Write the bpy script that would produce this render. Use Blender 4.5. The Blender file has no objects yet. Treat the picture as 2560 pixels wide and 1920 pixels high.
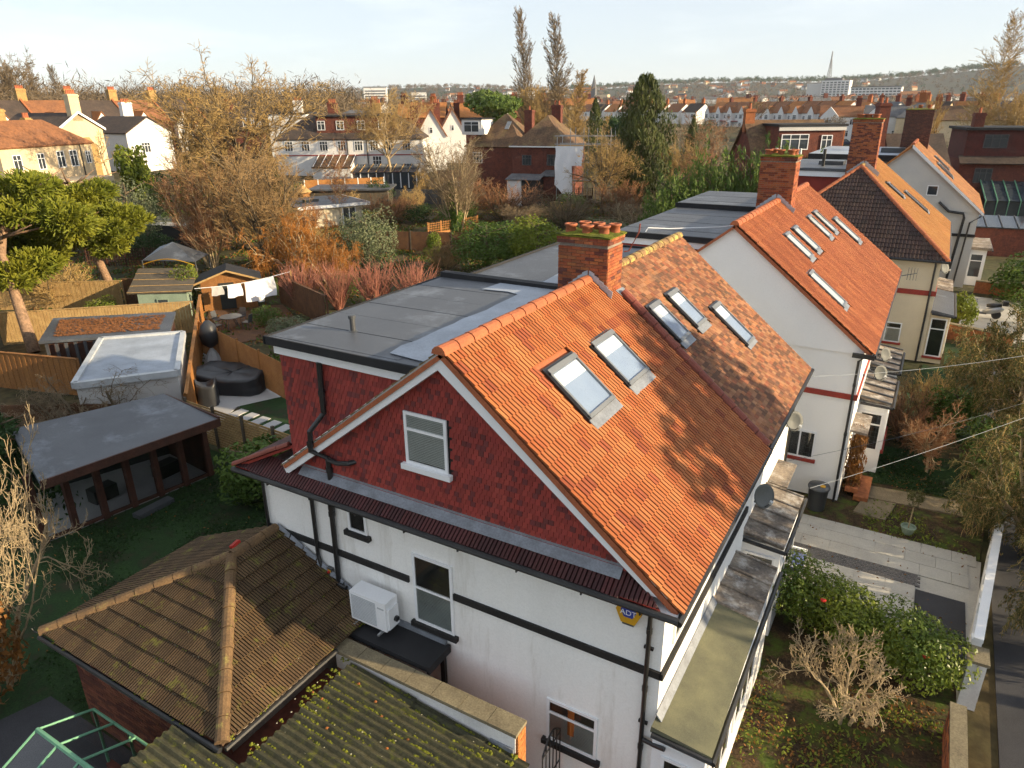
import bpy, math, random
import numpy as np
from mathutils import Matrix, Vector
random.seed(7); rng = np.random.default_rng(7)
SC = bpy.context.scene; COL = SC.collection
# ------------------------------------------------------------------ camera
cam_d = bpy.data.cameras.new('camera'); cam = bpy.data.objects.new('camera', cam_d); COL.objects.link(cam)
PITCH, YAW, ROLL = .375554, .530124, -.00919
fw = Vector((-math.sin(YAW)*math.cos(PITCH), math.cos(YAW)*math.cos(PITCH), -math.sin(PITCH)))
rt = Vector((math.cos(YAW), math.sin(YAW), 0)); up = rt.cross(fw)
r2 = math.cos(ROLL)*rt+math.sin(ROLL)*up; u2 = -math.sin(ROLL)*rt+math.cos(ROLL)*up
CAM = Vector((0, 0, 12.5))
cam.matrix_world = Matrix(((r2.x, u2.x, -fw.x, CAM.x), (r2.y, u2.y, -fw.y, CAM.y), (r2.z, u2.z, -fw.z, CAM.z), (0, 0, 0, 1)))
cam_d.sensor_width = 36; cam_d.lens = 1767.7/2560*36; cam_d.clip_start = .1; cam_d.clip_end = 20000
SC.camera = cam
# ------------------------------------------------------------------ sky, sun, exposure
SUN = Vector((.945, .19, .285)).normalized()
SUN_EL = math.asin(SUN.z); SUN_AZ = math.atan2(SUN.x, SUN.y)
world = bpy.data.worlds.new('World'); SC.world = world; world.use_nodes = True
wn = world.node_tree.nodes; wl = world.node_tree.links
for n in list(wn): wn.remove(n)
wo = wn.new('ShaderNodeOutputWorld'); wb = wn.new('ShaderNodeBackground'); sky = wn.new('ShaderNodeTexSky')
sky.sky_type = 'NISHITA'; sky.sun_disc = False; sky.sun_elevation = SUN_EL; sky.sun_rotation = SUN_AZ
sky.air_density = 1.0; sky.dust_density = .2; sky.ozone_density = 3; sky.altitude = 50
wb.inputs[1].default_value = .113
# thin high cirrus veil, everywhere in the sky
tc = wn.new('ShaderNodeTexCoord'); mp = wn.new('ShaderNodeMapping'); mp.inputs['Scale'].default_value = (1.2, 1.2, 7)
mp.inputs['Rotation'].default_value = (.12, -.16, .4)
nz = wn.new('ShaderNodeTexNoise'); nz.inputs['Scale'].default_value = 2.2; nz.inputs['Detail'].default_value = 7; nz.inputs['Roughness'].default_value = .55
cr = wn.new('ShaderNodeValToRGB'); cr.color_ramp.elements[0].position = .52; cr.color_ramp.elements[1].position = .74
cr.color_ramp.elements[0].color = (0, 0, 0, 1); cr.color_ramp.elements[1].color = (.8, .8, .8, 1)
mx = wn.new('ShaderNodeMix'); mx.data_type = 'RGBA'; mx.inputs['Factor'].default_value = .74
vc = wn.new('ShaderNodeMix'); vc.data_type = 'RGBA'; vc.inputs['A'].default_value = (3.95, 4.12, 4.3, 1); vc.inputs['B'].default_value = (5.3, 5.3, 5.3, 1)
wl.new(tc.outputs['Generated'], mp.inputs[0]); wl.new(mp.outputs[0], nz.inputs[0]); wl.new(nz.outputs[0], cr.inputs[0])
wl.new(cr.outputs[0], vc.inputs['Factor']); wl.new(vc.outputs['Result'], mx.inputs['B']); wl.new(sky.outputs[0], mx.inputs['A']); wl.new(mx.outputs['Result'], wb.inputs[0]); wl.new(wb.outputs[0], wo.inputs[0])
sun_d = bpy.data.lights.new('sun', 'SUN'); sun_o = bpy.data.objects.new('sun', sun_d); COL.objects.link(sun_o)
sun_d.energy = 5.0; sun_d.angle = math.radians(.6); sun_d.color = (1, .80, .52)
sun_o.rotation_euler = SUN.to_track_quat('Z', 'Y').to_euler(); sun_o.location = (60, 20, 60)
SC.view_settings.view_transform = 'Standard'; SC.view_settings.look = 'None'; SC.view_settings.gamma = 1
SC.view_settings.exposure = 1.0; SC.view_settings.use_curve_mapping = False
SC.cycles.max_bounces = 4; SC.cycles.diffuse_bounces = 3; SC.cycles.glossy_bounces = 2; SC.cycles.adaptive_threshold = .03; SC.cycles.use_light_tree = False; SC.cycles.transparent_max_bounces = 12; SC.cycles.volume_bounces = 0
SC.cycles.use_denoising = True
# ------------------------------------------------------------------ materials
MATS = {}
def pmat(name, c1, c2=None, scale=1.5, rough=.8, fine=.25, fscale=30, bump=0, bscale=60, spec=.3, metal=0, attr=False, moss=None, mscale=2, mlo=.55, mhi=.7, detail=5, streak=None, mstreak=False):
    """principled material; colour wanders between c1 and c2 with world-space noise; optional per-piece colour attribute; optional moss or lichen colour"""
    m = bpy.data.materials.new(name); m.use_nodes = True; MATS[name] = m
    N = m.node_tree.nodes; L = m.node_tree.links; b = N['Principled BSDF']
    g = N.new('ShaderNodeNewGeometry')
    vec = g.outputs['Position']
    if streak:
        mp = N.new('ShaderNodeMapping'); mp.inputs['Scale'].default_value = streak; L.new(vec, mp.inputs[0]); svec = mp.outputs[0]
    else: svec = vec
    n1 = N.new('ShaderNodeTexNoise'); n1.inputs['Scale'].default_value = scale; n1.inputs['Detail'].default_value = detail; n1.inputs['Roughness'].default_value = .6; L.new(svec, n1.inputs[0])
    mixn = N.new('ShaderNodeMix'); mixn.data_type = 'RGBA'
    mr = N.new('ShaderNodeMapRange'); mr.inputs[1].default_value = .35; mr.inputs[2].default_value = .65; L.new(n1.outputs[0], mr.inputs[0]); L.new(mr.outputs[0], mixn.inputs['Factor'])
    c2 = c2 or tuple(x*.75 for x in c1)
    if attr:
        a = N.new('ShaderNodeAttribute'); a.attribute_name = 'col'
        hs = N.new('ShaderNodeMix'); hs.data_type = 'RGBA'; hs.blend_type = 'MULTIPLY'; hs.inputs['Factor'].default_value = 1
        mixn.inputs['A'].default_value = (*c1, 1); mixn.inputs['B'].default_value = (*c2, 1)
        L.new(a.outputs['Color'], hs.inputs['A']); L.new(mixn.outputs['Result'], hs.inputs['B']); out = hs.outputs['Result']
    else:
        mixn.inputs['A'].default_value = (*c1, 1); mixn.inputs['B'].default_value = (*c2, 1); out = mixn.outputs['Result']
    n2 = N.new('ShaderNodeTexNoise'); n2.inputs['Scale'].default_value = fscale; n2.inputs['Detail'].default_value = 4; L.new(vec, n2.inputs[0])
    if fine:
        mr2 = N.new('ShaderNodeMapRange'); mr2.inputs[1].default_value = .3; mr2.inputs[2].default_value = .7; mr2.inputs[3].default_value = 1-fine; mr2.inputs[4].default_value = 1+fine*.6
        L.new(n2.outputs[0], mr2.inputs[0])
        mu = N.new('ShaderNodeMix'); mu.data_type = 'RGBA'; mu.blend_type = 'MULTIPLY'; mu.inputs['Factor'].default_value = 1
        L.new(out, mu.inputs['A']); L.new(mr2.outputs[0], mu.inputs['B']); out = mu.outputs['Result']
    if moss:
        n3 = N.new('ShaderNodeTexNoise'); n3.inputs['Scale'].default_value = mscale; n3.inputs['Detail'].default_value = 9; n3.inputs['Roughness'].default_value = .72; L.new(svec if mstreak else vec, n3.inputs[0])
        mr3 = N.new('ShaderNodeMapRange'); mr3.inputs[1].default_value = mlo; mr3.inputs[2].default_value = mhi; L.new(n3.outputs[0], mr3.inputs[0])
        mm = N.new('ShaderNodeMix'); mm.data_type = 'RGBA'; L.new(mr3.outputs[0], mm.inputs['Factor']); L.new(out, mm.inputs['A']); mm.inputs['B'].default_value = (*moss, 1); out = mm.outputs['Result']
    L.new(out, b.inputs['Base Color'])
    b.inputs['Roughness'].default_value = rough; b.inputs['Specular IOR Level'].default_value = spec; b.inputs['Metallic'].default_value = metal
    if bump:
        n4 = N.new('ShaderNodeTexNoise'); n4.inputs['Scale'].default_value = bscale; n4.inputs['Detail'].default_value = 5; L.new(vec, n4.inputs[0])
        bp = N.new('ShaderNodeBump'); bp.inputs['Strength'].default_value = bump; bp.inputs['Distance'].default_value = .02; L.new(n4.outputs[0], bp.inputs['Height']); L.new(bp.outputs[0], b.inputs['Normal'])
    return m
def leafmat(name, c1, c2, scale=1.2, trans=.25, rough=.6):
    m = pmat(name, c1, c2, scale=scale, rough=rough, fine=.35, fscale=9, spec=.2)
    N = m.node_tree.nodes; L = m.node_tree.links; b = N['Principled BSDF']
    t = N.new('ShaderNodeBsdfTranslucent'); src = b.inputs['Base Color'].links[0].from_socket; L.new(src, t.inputs[0])
    ms = N.new('ShaderNodeMixShader'); ms.inputs[0].default_value = trans; L.new(b.outputs[0], ms.inputs[1]); L.new(t.outputs[0], ms.inputs[2]); L.new(ms.outputs[0], N['Material Output'].inputs[0])
    return m
def glassmat(name, tint=(.94, .97, .97), refl=.04, rough=.03):
    m = bpy.data.materials.new(name); m.use_nodes = True; N = m.node_tree.nodes; L = m.node_tree.links; N.remove(N['Principled BSDF'])
    t = N.new('ShaderNodeBsdfTransparent'); t.inputs[0].default_value = (*tint, 1); gl = N.new('ShaderNodeBsdfGlossy'); gl.inputs['Roughness'].default_value = rough
    fr = N.new('ShaderNodeFresnel'); fr.inputs[0].default_value = 1.5; ad = N.new('ShaderNodeMath'); ad.inputs[1].default_value = refl; L.new(fr.outputs[0], ad.inputs[0])
    ms = N.new('ShaderNodeMixShader'); L.new(ad.outputs[0], ms.inputs[0]); L.new(t.outputs[0], ms.inputs[1]); L.new(gl.outputs[0], ms.inputs[2]); L.new(ms.outputs[0], N['Material Output'].inputs[0]); return m
M = {}
M['render'] = pmat('white_render', (.87, .86, .83), (.82, .81, .78), scale=.7, fine=.05, bump=.2, bscale=60, moss=(.58, .55, .49), mscale=1.5, mlo=.55, mhi=.8, streak=(1.6, 1.6, .22), mstreak=True)
M['render_bright'] = pmat('bright_white_render', (.88, .87, .85), (.84, .83, .81), scale=.5, fine=.04, bump=.12, bscale=90, moss=(.66, .65, .62), mscale=.9, mlo=.62, mhi=.95)
M['render_cream'] = pmat('cream_render', (.72, .62, .44), (.64, .55, .40), scale=.7, fine=.05, bump=.15)
M['render_grey'] = pmat('grey_render', (.60, .58, .54), (.52, .51, .49), scale=.6, fine=.06, bump=.15, moss=(.42, .41, .38), mscale=.8, mlo=.6, mhi=.9)
M['render_old'] = pmat('old_white_render', (.76, .75, .72), (.60, .59, .57), scale=1.6, fine=.08, bump=.2, moss=(.28, .27, .25), mscale=3.5, mlo=.66, mhi=.80)
M['band_black'] = pmat('black_band_paint', (.028, .026, .025), (.02, .02, .02), fine=.3, bump=.5, bscale=30, rough=.7)
M['band_red'] = pmat('red_band_paint', (.33, .045, .03), (.26, .04, .03), fine=.15, rough=.6)
M['tile_orange'] = pmat('orange_clay_tile', (1, 1, 1), (.60, .50, .47), attr=True, streak=(.35, 2.4, .35), scale=.9, fine=.2, fscale=45, bump=.15, bscale=120, rough=.75, moss=(.33, .24, .07), mscale=4.5, mlo=.64, mhi=.8)
M['tile_plain'] = pmat('brown_plain_tile', (1, 1, 1), (.72, .70, .70), attr=True, scale=.9, fine=.25, fscale=40, bump=.2, rough=.85, moss=(.09, .07, .05), mscale=1.0, mlo=.56, mhi=.72)
M['tile_hung'] = pmat('red_hung_tile', (1, 1, 1), (.88, .84, .84), attr=True, scale=1.3, fine=.16, fscale=60, rough=.7)
M['tile_pent'] = pmat('dark_red_pent_tile', (1, 1, 1), (.75, .75, .75), attr=True, scale=2, fine=.25, rough=.55)
M['tile_conc'] = pmat('mossy_concrete_tile', (1, 1, 1), (.7, .7, .7), attr=True, scale=1.4, fine=.3, fscale=35, bump=.3, rough=.9, moss=(.13, .125, .025), mscale=3.2, mlo=.56, mhi=.68)
M['tile_sand'] = pmat('sandy_brown_tile', (1, 1, 1), (.8, .78, .75), attr=True, scale=.5, fine=.2, rough=.85, moss=(.30, .26, .06), mscale=.9, mlo=.66, mhi=.8)
M['felt'] = pmat('grey_roof_felt', (.085, .092, .104), (.055, .06, .07), scale=.45, fine=.22, fscale=70, rough=.5, spec=.5, bump=.2, bscale=150, moss=(.24, .27, .31), mscale=.55, mlo=.55, mhi=.8)
M['felt_dark'] = pmat('black_roof_felt', (.022, .022, .024), (.03, .03, .032), fine=.3, fscale=60, rough=.8, bump=.3)
M['felt_green'] = pmat('greenish_bay_felt', (.17, .165, .10), (.11, .11, .075), scale=1.4, fine=.25, fscale=80, rough=.95, bump=.3, bscale=160)
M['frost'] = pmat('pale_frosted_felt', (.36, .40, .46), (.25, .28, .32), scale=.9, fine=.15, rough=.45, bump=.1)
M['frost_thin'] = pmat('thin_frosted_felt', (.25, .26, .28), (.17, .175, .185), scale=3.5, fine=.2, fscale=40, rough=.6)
M['lead'] = pmat('lead_sheet', (.24, .26, .29), (.16, .17, .19), scale=3, fine=.2, rough=.5, spec=.4)
M['lead_bright'] = pmat('bright_new_lead', (.46, .48, .51), (.36, .38, .41), scale=5, fine=.15, rough=.45, spec=.4)
M['lead_old'] = pmat('weathered_lead', (.27, .22, .17), (.10, .085, .075), scale=1.6, fine=.35, fscale=14, rough=.7, bump=.5, bscale=14, moss=(.42, .40, .37), mscale=2.4, mlo=.5, mhi=.66)
M['white'] = pmat('white_upvc', (.82, .83, .84), (.78, .79, .80), fine=.03, rough=.4)
M['black'] = pmat('black_plastic', (.016, .016, .017), (.024, .024, .025), fine=.15, rough=.35, spec=.5)
M['gutter'] = pmat('black_gutter', (.012, .012, .013), (.03, .03, .03), fine=.25, rough=.45, spec=.5)
M['dark_grey'] = pmat('dark_grey_metal', (.07, .075, .08), (.05, .052, .056), fine=.1, rough=.4, spec=.5)
M['frame_grey'] = pmat('slim_grey_frame', (.17, .18, .19), (.13, .14, .15), fine=.1, rough=.4, spec=.5)
M['grey_metal'] = pmat('grey_metal', (.28, .29, .30), (.22, .23, .24), fine=.1, rough=.4, metal=.6)
M['steel'] = pmat('galvanised_steel', (.45, .46, .47), (.38, .39, .40), fine=.1, rough=.45, metal=.7)
M['brick'] = pmat('red_brick', (1, 1, 1), (.8, .78, .76), attr=True, scale=4, fine=.3, fscale=50, bump=.3, bscale=80, rough=.9)
M['brick_far'] = pmat('dark_red_brick', (.17, .055, .035), (.11, .04, .03), scale=2.2, fine=.3, fscale=8, rough=.9)
M['brick_yellow'] = pmat('yellow_stock_brick', (.42, .27, .10), (.30, .19, .08), scale=2, fine=.3, fscale=8, rough=.9)
M['brick_orange'] = pmat('orange_brick', (.36, .13, .05), (.28, .10, .045), scale=2, fine=.3, fscale=9, rough=.9)
M['mortar'] = pmat('mortar', (.30, .25, .20), (.2, .17, .14), fine=.3, rough=.95)
M['clay'] = pmat('clay_pot', (.40, .13, .06), (.30, .10, .05), scale=4, fine=.2, rough=.8)
M['ridge'] = pmat('orange_ridge_tile', (.42, .13, .055), (.34, .11, .05), scale=3, fine=.25, rough=.75, moss=(.30, .20, .06), mscale=4, mlo=.64, mhi=.8)
M['ridge_red'] = pmat('dark_red_ridge_tile', (.24, .065, .04), (.18, .05, .035), scale=3, fine=.2, rough=.6)
M['ridge_moss'] = pmat('lichened_ridge_tile', (.26, .15, .07), (.20, .12, .06), scale=3, fine=.3, rough=.9, moss=(.40, .33, .10), mscale=4, mlo=.48, mhi=.6)
M['ridge_brown'] = pmat('mossy_brown_ridge_tile', (.19, .115, .055), (.13, .08, .042), scale=3, fine=.3, rough=.9, moss=(.28, .24, .07), mscale=5, mlo=.56, mhi=.7)
M['moss'] = pmat('moss', (.20, .21, .02), (.09, .105, .014), scale=6, fine=.5, fscale=60, rough=1, bump=1, bscale=70)
M['stone'] = pmat('stone_coping', (.25, .21, .13), (.17, .14, .09), scale=2, fine=.3, rough=.95, bump=.3)
M['asbestos'] = pmat('corrugated_cement', (.07, .067, .038), (.042, .042, .025), scale=1.5, fine=.35, fscale=20, rough=1, bump=.4, moss=(.11, .115, .02), mscale=4.2, mlo=.54, mhi=.66)
M['slab'] = pmat('pale_paving', (.46, .44, .39), (.38, .36, .32), scale=1.2, fine=.12, rough=.8, moss=(.22, .18, .12), mscale=1.3, mlo=.64, mhi=.82)
M['sett'] = pmat('grey_sett', (.15, .14, .135), (.11, .105, .10), scale=3, fine=.25, rough=.9)
M['slab_shade'] = pmat('grey_patio_slab', (.42, .41, .40), (.36, .355, .35), scale=.8, fine=.08, rough=.8)
M['concrete'] = pmat('old_concrete_path', (.24, .19, .12), (.16, .13, .08), scale=1.5, fine=.3, rough=.95, bump=.3)
M['asphalt'] = pmat('asphalt', (.055, .055, .06), (.04, .04, .044), scale=.8, fine=.3, fscale=60, rough=.9, bump=.3)
M['soil'] = pmat('leafy_soil', (.085, .05, .022), (.035, .024, .014), scale=1.8, fine=.6, fscale=22, rough=1, bump=1, bscale=18, moss=(.06, .09, .012), mscale=1.6, mlo=.48, mhi=.62)
M['grass'] = pmat('lawn_grass', (.024, .056, .013), (.013, .032, .009), scale=.9, fine=.5, fscale=30, rough=1, bump=.8, bscale=50, moss=(.045, .034, .018), mscale=.9, mlo=.52, mhi=.68)
M['ground'] = pmat('winter_gardens_ground', (.085, .058, .026), (.04, .048, .016), scale=.12, fine=.5, fscale=2.5, rough=1, detail=9, bump=.8, bscale=6)
M['farland'] = pmat('far_wooded_ground', (.06, .055, .035), (.04, .05, .032), scale=.012, fine=.5, fscale=.12, rough=1, detail=9)
M['timber'] = pmat('orange_timber', (.30, .135, .04), (.22, .095, .03), scale=2, fine=.3, fscale=20, rough=.8, streak=(1, 1, .2))
M['timber_bright'] = pmat('bright_slat_timber', (.40, .185, .055), (.31, .13, .035), scale=2, fine=.25, rough=.7)
M['timber_pale'] = pmat('pale_fence_timber', (.44, .29, .12), (.34, .21, .085), scale=3, fine=.3, rough=.9)
M['timber_grey'] = pmat('weathered_grey_timber', (.13, .105, .075), (.09, .075, .055), scale=3, fine=.3, rough=.95)
M['timber_dark'] = pmat('dark_stained_timber', (.085, .035, .022), (.055, .025, .016), scale=3, fine=.3, rough=.7)
M['timber_brown'] = pmat('brown_fence_timber', (.15, .075, .035), (.10, .05, .028), scale=2, fine=.3, rough=.9)
M['shed_green'] = pmat('pale_green_shed_paint', (.26, .33, .25), (.2, .26, .2), fine=.15, rough=.8)
M['leaves_dead'] = pmat('fallen_leaves', (.30, .11, .03), (.17, .07, .025), scale=5, fine=.6, fscale=28, rough=1, bump=1, bscale=30)
M['cover'] = pmat('black_cover_fabric', (.022, .023, .026), (.03, .032, .036), fine=.2, rough=.42, spec=.45, bump=.5, bscale=7)
M['cloth'] = pmat('white_cloth', (.82, .82, .83), (.78, .78, .8), fine=.03, rough=.9)
M['blue'] = pmat('blue_cloth', (.09, .12, .25), (.08, .10, .22), fine=.1, rough=.9)
M['green_metal'] = pmat('pale_green_frame', (.16, .36, .22), (.13, .30, .19), fine=.1, rough=.5)
M['bark'] = pmat('grey_brown_bark', (0.168, 0.126, 0.078), (0.108, 0.084, 0.054), scale=3, fine=.35, fscale=15, rough=1)
M['bark_pale'] = pmat('pale_bark', (.44, .34, .20), (.33, .25, .15), scale=3, fine=.3, rough=1)
M['bark_pine'] = pmat('pine_bark', (.32, .20, .12), (.22, .14, .09), scale=3, fine=.4, fscale=9, rough=1, bump=1, bscale=9)
M['twig'] = pmat('brown_twig', (.37, .235, .105), (.27, .175, .08), scale=.6, fine=.2, rough=1)
M['twig_grey'] = pmat('grey_brown_twig', (0.257, 0.189, 0.115), (0.189, 0.142, 0.088), scale=.6, fine=.2, rough=1)
M['twig_red'] = pmat('red_brown_twig', (0.336, 0.162, 0.078), (0.240, 0.120, 0.060), scale=.6, fine=.2, rough=1)
M['twig_gold'] = pmat('golden_twig', (.46, .31, .12), (.36, .24, .09), scale=.6, fine=.2, rough=1)
M['wood_far'] = pmat('far_bare_wood', (.17, .125, .075), (.12, .09, .06), scale=.05, fine=.2, fscale=.5, rough=1)
M['twig_orange'] = pmat('orange_willow_twig', (.42, .17, .035), (.33, .14, .035), scale=.6, fine=.2, rough=1)
M['twig_crimson'] = pmat('crimson_dogwood_twig', (.40, .16, .11), (.32, .15, .10), scale=.6, fine=.2, rough=1)
M['needle'] = leafmat('pine_needle', (.25, .25, .026), (.15, .18, .022), scale=.5)
M['leaf_dark'] = leafmat('dark_evergreen_leaf', (0.053, 0.098, 0.027), (0.033, 0.063, 0.021), scale=.8)
M['leaf_mid'] = leafmat('mid_green_leaf', (0.116, 0.174, 0.029), (0.065, 0.116, 0.023), scale=.8)
M['leaf_lawn'] = leafmat('lawn_blade', (.035, .075, .018), (.02, .045, .012), scale=1.1)
M['leaf_yellow'] = leafmat('yellow_green_leaf', (0.224, 0.252, 0.031), (0.112, 0.161, 0.022), scale=.9)
M['leaf_grey'] = leafmat('grey_green_leaf', (0.203, 0.223, 0.121), (0.135, 0.162, 0.081), scale=.6)
M['leaf_hedge'] = leafmat('glossy_hedge_leaf', (.20, .235, .03), (.09, .14, .024), scale=1.0, rough=.35)
M['leaf_autumn'] = leafmat('rusty_leaf', (.28, .12, .03), (.18, .09, .03), scale=1.2)
M['leaf_olive'] = leafmat('feathery_olive_leaf', (0.143, 0.137, 0.046), (0.098, 0.098, 0.033), scale=1)
M['leaf_cypress'] = leafmat('cypress_leaf', (.15, .21, .045), (.07, .12, .03), scale=.5)
M['leaf_conifer'] = leafmat('conifer_leaf', (0.094, 0.106, 0.027), (0.050, 0.069, 0.022), scale=.5)
M['glass'] = glassmat('window_glass')
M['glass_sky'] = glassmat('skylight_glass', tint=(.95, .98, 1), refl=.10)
M['glass_far'] = pmat('dark_window_pane', (.05, .06, .07), (.035, .045, .055), fine=.2, rough=.08, spec=.9)
M['dark_in'] = pmat('dark_interior', (.035, .037, .036), (.028, .03, .03), fine=.1, rough=.9)
M['lining'] = pmat('sky_reflection_blue', (.30, .37, .50), (.26, .33, .46), fine=.03, rough=.6)  # blue lining colour stands in for sky mirrored in the skylight glass
M['blind'] = pmat('white_blind', (.62, .64, .62), (.56, .58, .56), fine=.05, rough=.7)
M['blind_grey'] = pmat('grey_green_blind', (.42, .45, .44), (.30, .32, .31), fine=.05, rough=.7)
M['curtain'] = pmat('orange_curtain', (.5, .16, .04), (.4, .12, .03), fine=.15, rough=.9)
M['yellow'] = pmat('alarm_yellow', (.62, .33, .02), (.56, .30, .02), fine=.03, rough=.4)
M['alarm_blue'] = pmat('alarm_blue', (.03, .06, .35), fine=.02, rough=.4)
M['red'] = pmat('red_plastic', (.5, .03, .02), fine=.05, rough=.5)
M['roof_far'] = pmat('far_brown_roof', (.27, .115, .05), (.19, .085, .042), scale=.8, fine=.3, fscale=5, rough=.9)
M['roof_far_dark'] = pmat('far_dark_roof', (.085, .06, .045), (.055, .042, .035), scale=.8, fine=.3, fscale=5, rough=.9)
M['roof_far_orange'] = pmat('far_orange_roof', (.40, .165, .05), (.30, .12, .04), scale=.8, fine=.25, fscale=5, rough=.9)
M['roof_grey'] = pmat('far_slate_roof', (.14, .14, .145), (.09, .09, .095), scale=.8, fine=.25, fscale=5, rough=.8)
M['roof_moss'] = pmat('mossy_old_roof', (.17, .10, .055), (.10, .062, .04), scale=.8, fine=.35, fscale=5, rough=.95, moss=(.22, .17, .075), mscale=.7, mlo=.52, mhi=.72)
M['pebble'] = pmat('far_white_wall', (.74, .73, .71), (.66, .65, .63), scale=.3, fine=.05, fscale=4)
M['mansard'] = pmat('dark_red_mansard_tile', (.105, .03, .024), (.075, .025, .02), scale=1.5, fine=.3, fscale=9, rough=.8)
M['dish'] = pmat('grey_dish_mesh', (.13, .135, .13), (.10, .105, .10), fine=.1, rough=.6)
M['grille'] = pmat('pale_grey_grille', (.5, .52, .53), fine=.05, rough=.5)
M['stockwall'] = pmat('far_cream_wall', (.66, .52, .33), (.56, .44, .28), scale=.3, fine=.08, fscale=4)
# ------------------------------------------------------------------ mesh helper
class MB:
    def __init__(s): s.v = []; s.f = []; s.c = []; s.m = []; s.col = (1, 1, 1); s.mi = 0
    def add(s, vs, fs):
        k = len(s.v); s.v.extend([tuple(p) for p in vs])
        for f in fs: s.f.append(tuple(i+k for i in f)); s.c.append(s.col); s.m.append(s.mi)
        return s
    def box(s, x0, x1, y0, y1, z0, z1, T=None):
        vs = [(x0, y0, z0), (x1, y0, z0), (x1, y1, z0), (x0, y1, z0), (x0, y0, z1), (x1, y0, z1), (x1, y1, z1), (x0, y1, z1)]
        if T is not None: vs = [tuple(T @ Vector(p)) for p in vs]
        return s.add(vs, [(0, 3, 2, 1), (4, 5, 6, 7), (0, 1, 5, 4), (1, 2, 6, 5), (2, 3, 7, 6), (3, 0, 4, 7)])
    def poly(s, pts): return s.add(pts, [tuple(range(len(pts)))])
    def slab(s, pts, t, d=None):
        """polygon thickened by t against its normal (or along d)"""
        P = [Vector(p) for p in pts]; n = Vector(d) if d is not None else (P[1]-P[0]).cross(P[2]-P[0]).normalized()*-1
        Q = [p+n*t for p in P]; k = len(P)
        return s.add(P+Q, [tuple(range(k)), tuple(range(2*k-1, k-1, -1))]+[(i, i+k, (i+1) % k+k, (i+1) % k) for i in range(k)])
    def tube(s, pts, r, n=8, cap=True):
        P = [Vector(p) for p in pts]; rs = r if isinstance(r, (list, tuple)) else [r]*len(P)
        k0 = len(s.v); vs = []; fs = []
        for i, p in enumerate(P):
            d = (P[min(i+1, len(P)-1)]-P[max(i-1, 0)]).normalized()
            a = d.cross(Vector((0, 0, 1)) if abs(d.z) < .9 else Vector((1, 0, 0))).normalized(); b = d.cross(a)
            for j in range(n):
                t = 2*math.pi*j/n; vs.append(p+(a*math.cos(t)+b*math.sin(t))*rs[i])
        for i in range(len(P)-1):
            for j in range(n): fs.append((i*n+j, i*n+(j+1) % n, (i+1)*n+(j+1) % n, (i+1)*n+j))
        if cap: fs += [tuple(range(n-1, -1, -1)), tuple(range((len(P)-1)*n, len(P)*n))]
        return s.add(vs, fs)
    def lathe(s, prof, c=(0, 0, 0), n=12):
        vs = []; fs = []
        for r, z in prof:
            for j in range(n): t = 2*math.pi*j/n; vs.append((c[0]+r*math.cos(t), c[1]+r*math.sin(t), c[2]+z))
        for i in range(len(prof)-1):
            for j in range(n): fs.append((i*n+j, i*n+(j+1) % n, (i+1)*n+(j+1) % n, (i+1)*n+j))
        fs.append(tuple(range((len(prof)-1)*n, len(prof)*n)))
        return s.add(vs, fs)
    def T(s, M4): s.v = [tuple(M4 @ Vector(p)) for p in s.v]; return s
    def mesh(s, name, mats, smooth=False):
        me = bpy.data.meshes.new(name); me.from_pydata(s.v, [], s.f)
        if not isinstance(mats, (list, tuple)): mats = [mats]
        for m in mats: me.materials.append(m)
        if len(mats) > 1: me.polygons.foreach_set('material_index', s.m)
        setcol(me, s.c)
        if smooth: me.polygons.foreach_set('use_smooth', [True]*len(me.polygons))
        me.update(); return me
def setcol(me, cols):
    if not len(me.polygons): return
    ca = me.color_attributes.new('col', 'FLOAT_COLOR', 'CORNER')
    cnt = np.empty(len(me.polygons), int); me.polygons.foreach_get('loop_total', cnt)
    c = np.ones((len(me.polygons), 4)); c[:, :3] = np.array(cols, float).reshape(-1, 3)
    ca.data.foreach_set('color', np.repeat(c, cnt, axis=0).ravel())
WM = {}
def tag(o, label=None, cat=None, group=None, kind=None):
    if label: o['label'] = label
    if cat: o['category'] = cat
    if group: o['group'] = group
    if kind: o['kind'] = kind
    return o
def thing(name, label, cat, loc=(0, 0, 0), rz=0, group=None, kind=None, scale=None):
    o = bpy.data.objects.new(name, None); COL.objects.link(o); o.empty_display_size = .1
    o.location = loc; o.rotation_euler = (0, 0, rz)
    M4 = Matrix.Translation(loc) @ Matrix.Rotation(rz, 4, 'Z')
    if scale: o.scale = scale; M4 = M4 @ Matrix.Diagonal((*scale, 1))
    WM[o.name] = M4; tag(o, label, cat, group, kind); return o
I4 = Matrix.Identity(4)
def obj(name, mb, mat, parent=None, smooth=False, mtx=None, local=False, kind=None):
    """one mesh object; geometry is in world space (or in the parent's space when local)"""
    me = mb.mesh(name, mat, smooth) if isinstance(mb, MB) else mb
    o = bpy.data.objects.new(name, me); COL.objects.link(o)
    if parent is not None:
        o.parent = parent
        if not local: o.matrix_parent_inverse = WM[parent.name].inverted()
    W = mtx if mtx is not None else I4
    if mtx is not None: o.matrix_basis = mtx
    WM[o.name] = (WM[parent.name] @ W) if (parent is not None and local) else W
    if kind: o['kind'] = kind
    return o
def bx(*a, T=None): return MB().box(*a, T=T)
def frame4(O, U, V):
    U = Vector(U).normalized(); V = Vector(V); V = (V-U*V.dot(U)).normalized(); N = U.cross(V)
    return Matrix(((U.x, V.x, N.x, O[0]), (U.y, V.y, N.y, O[1]), (U.z, V.z, N.z, O[2]), (0, 0, 0, 1)))
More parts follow.
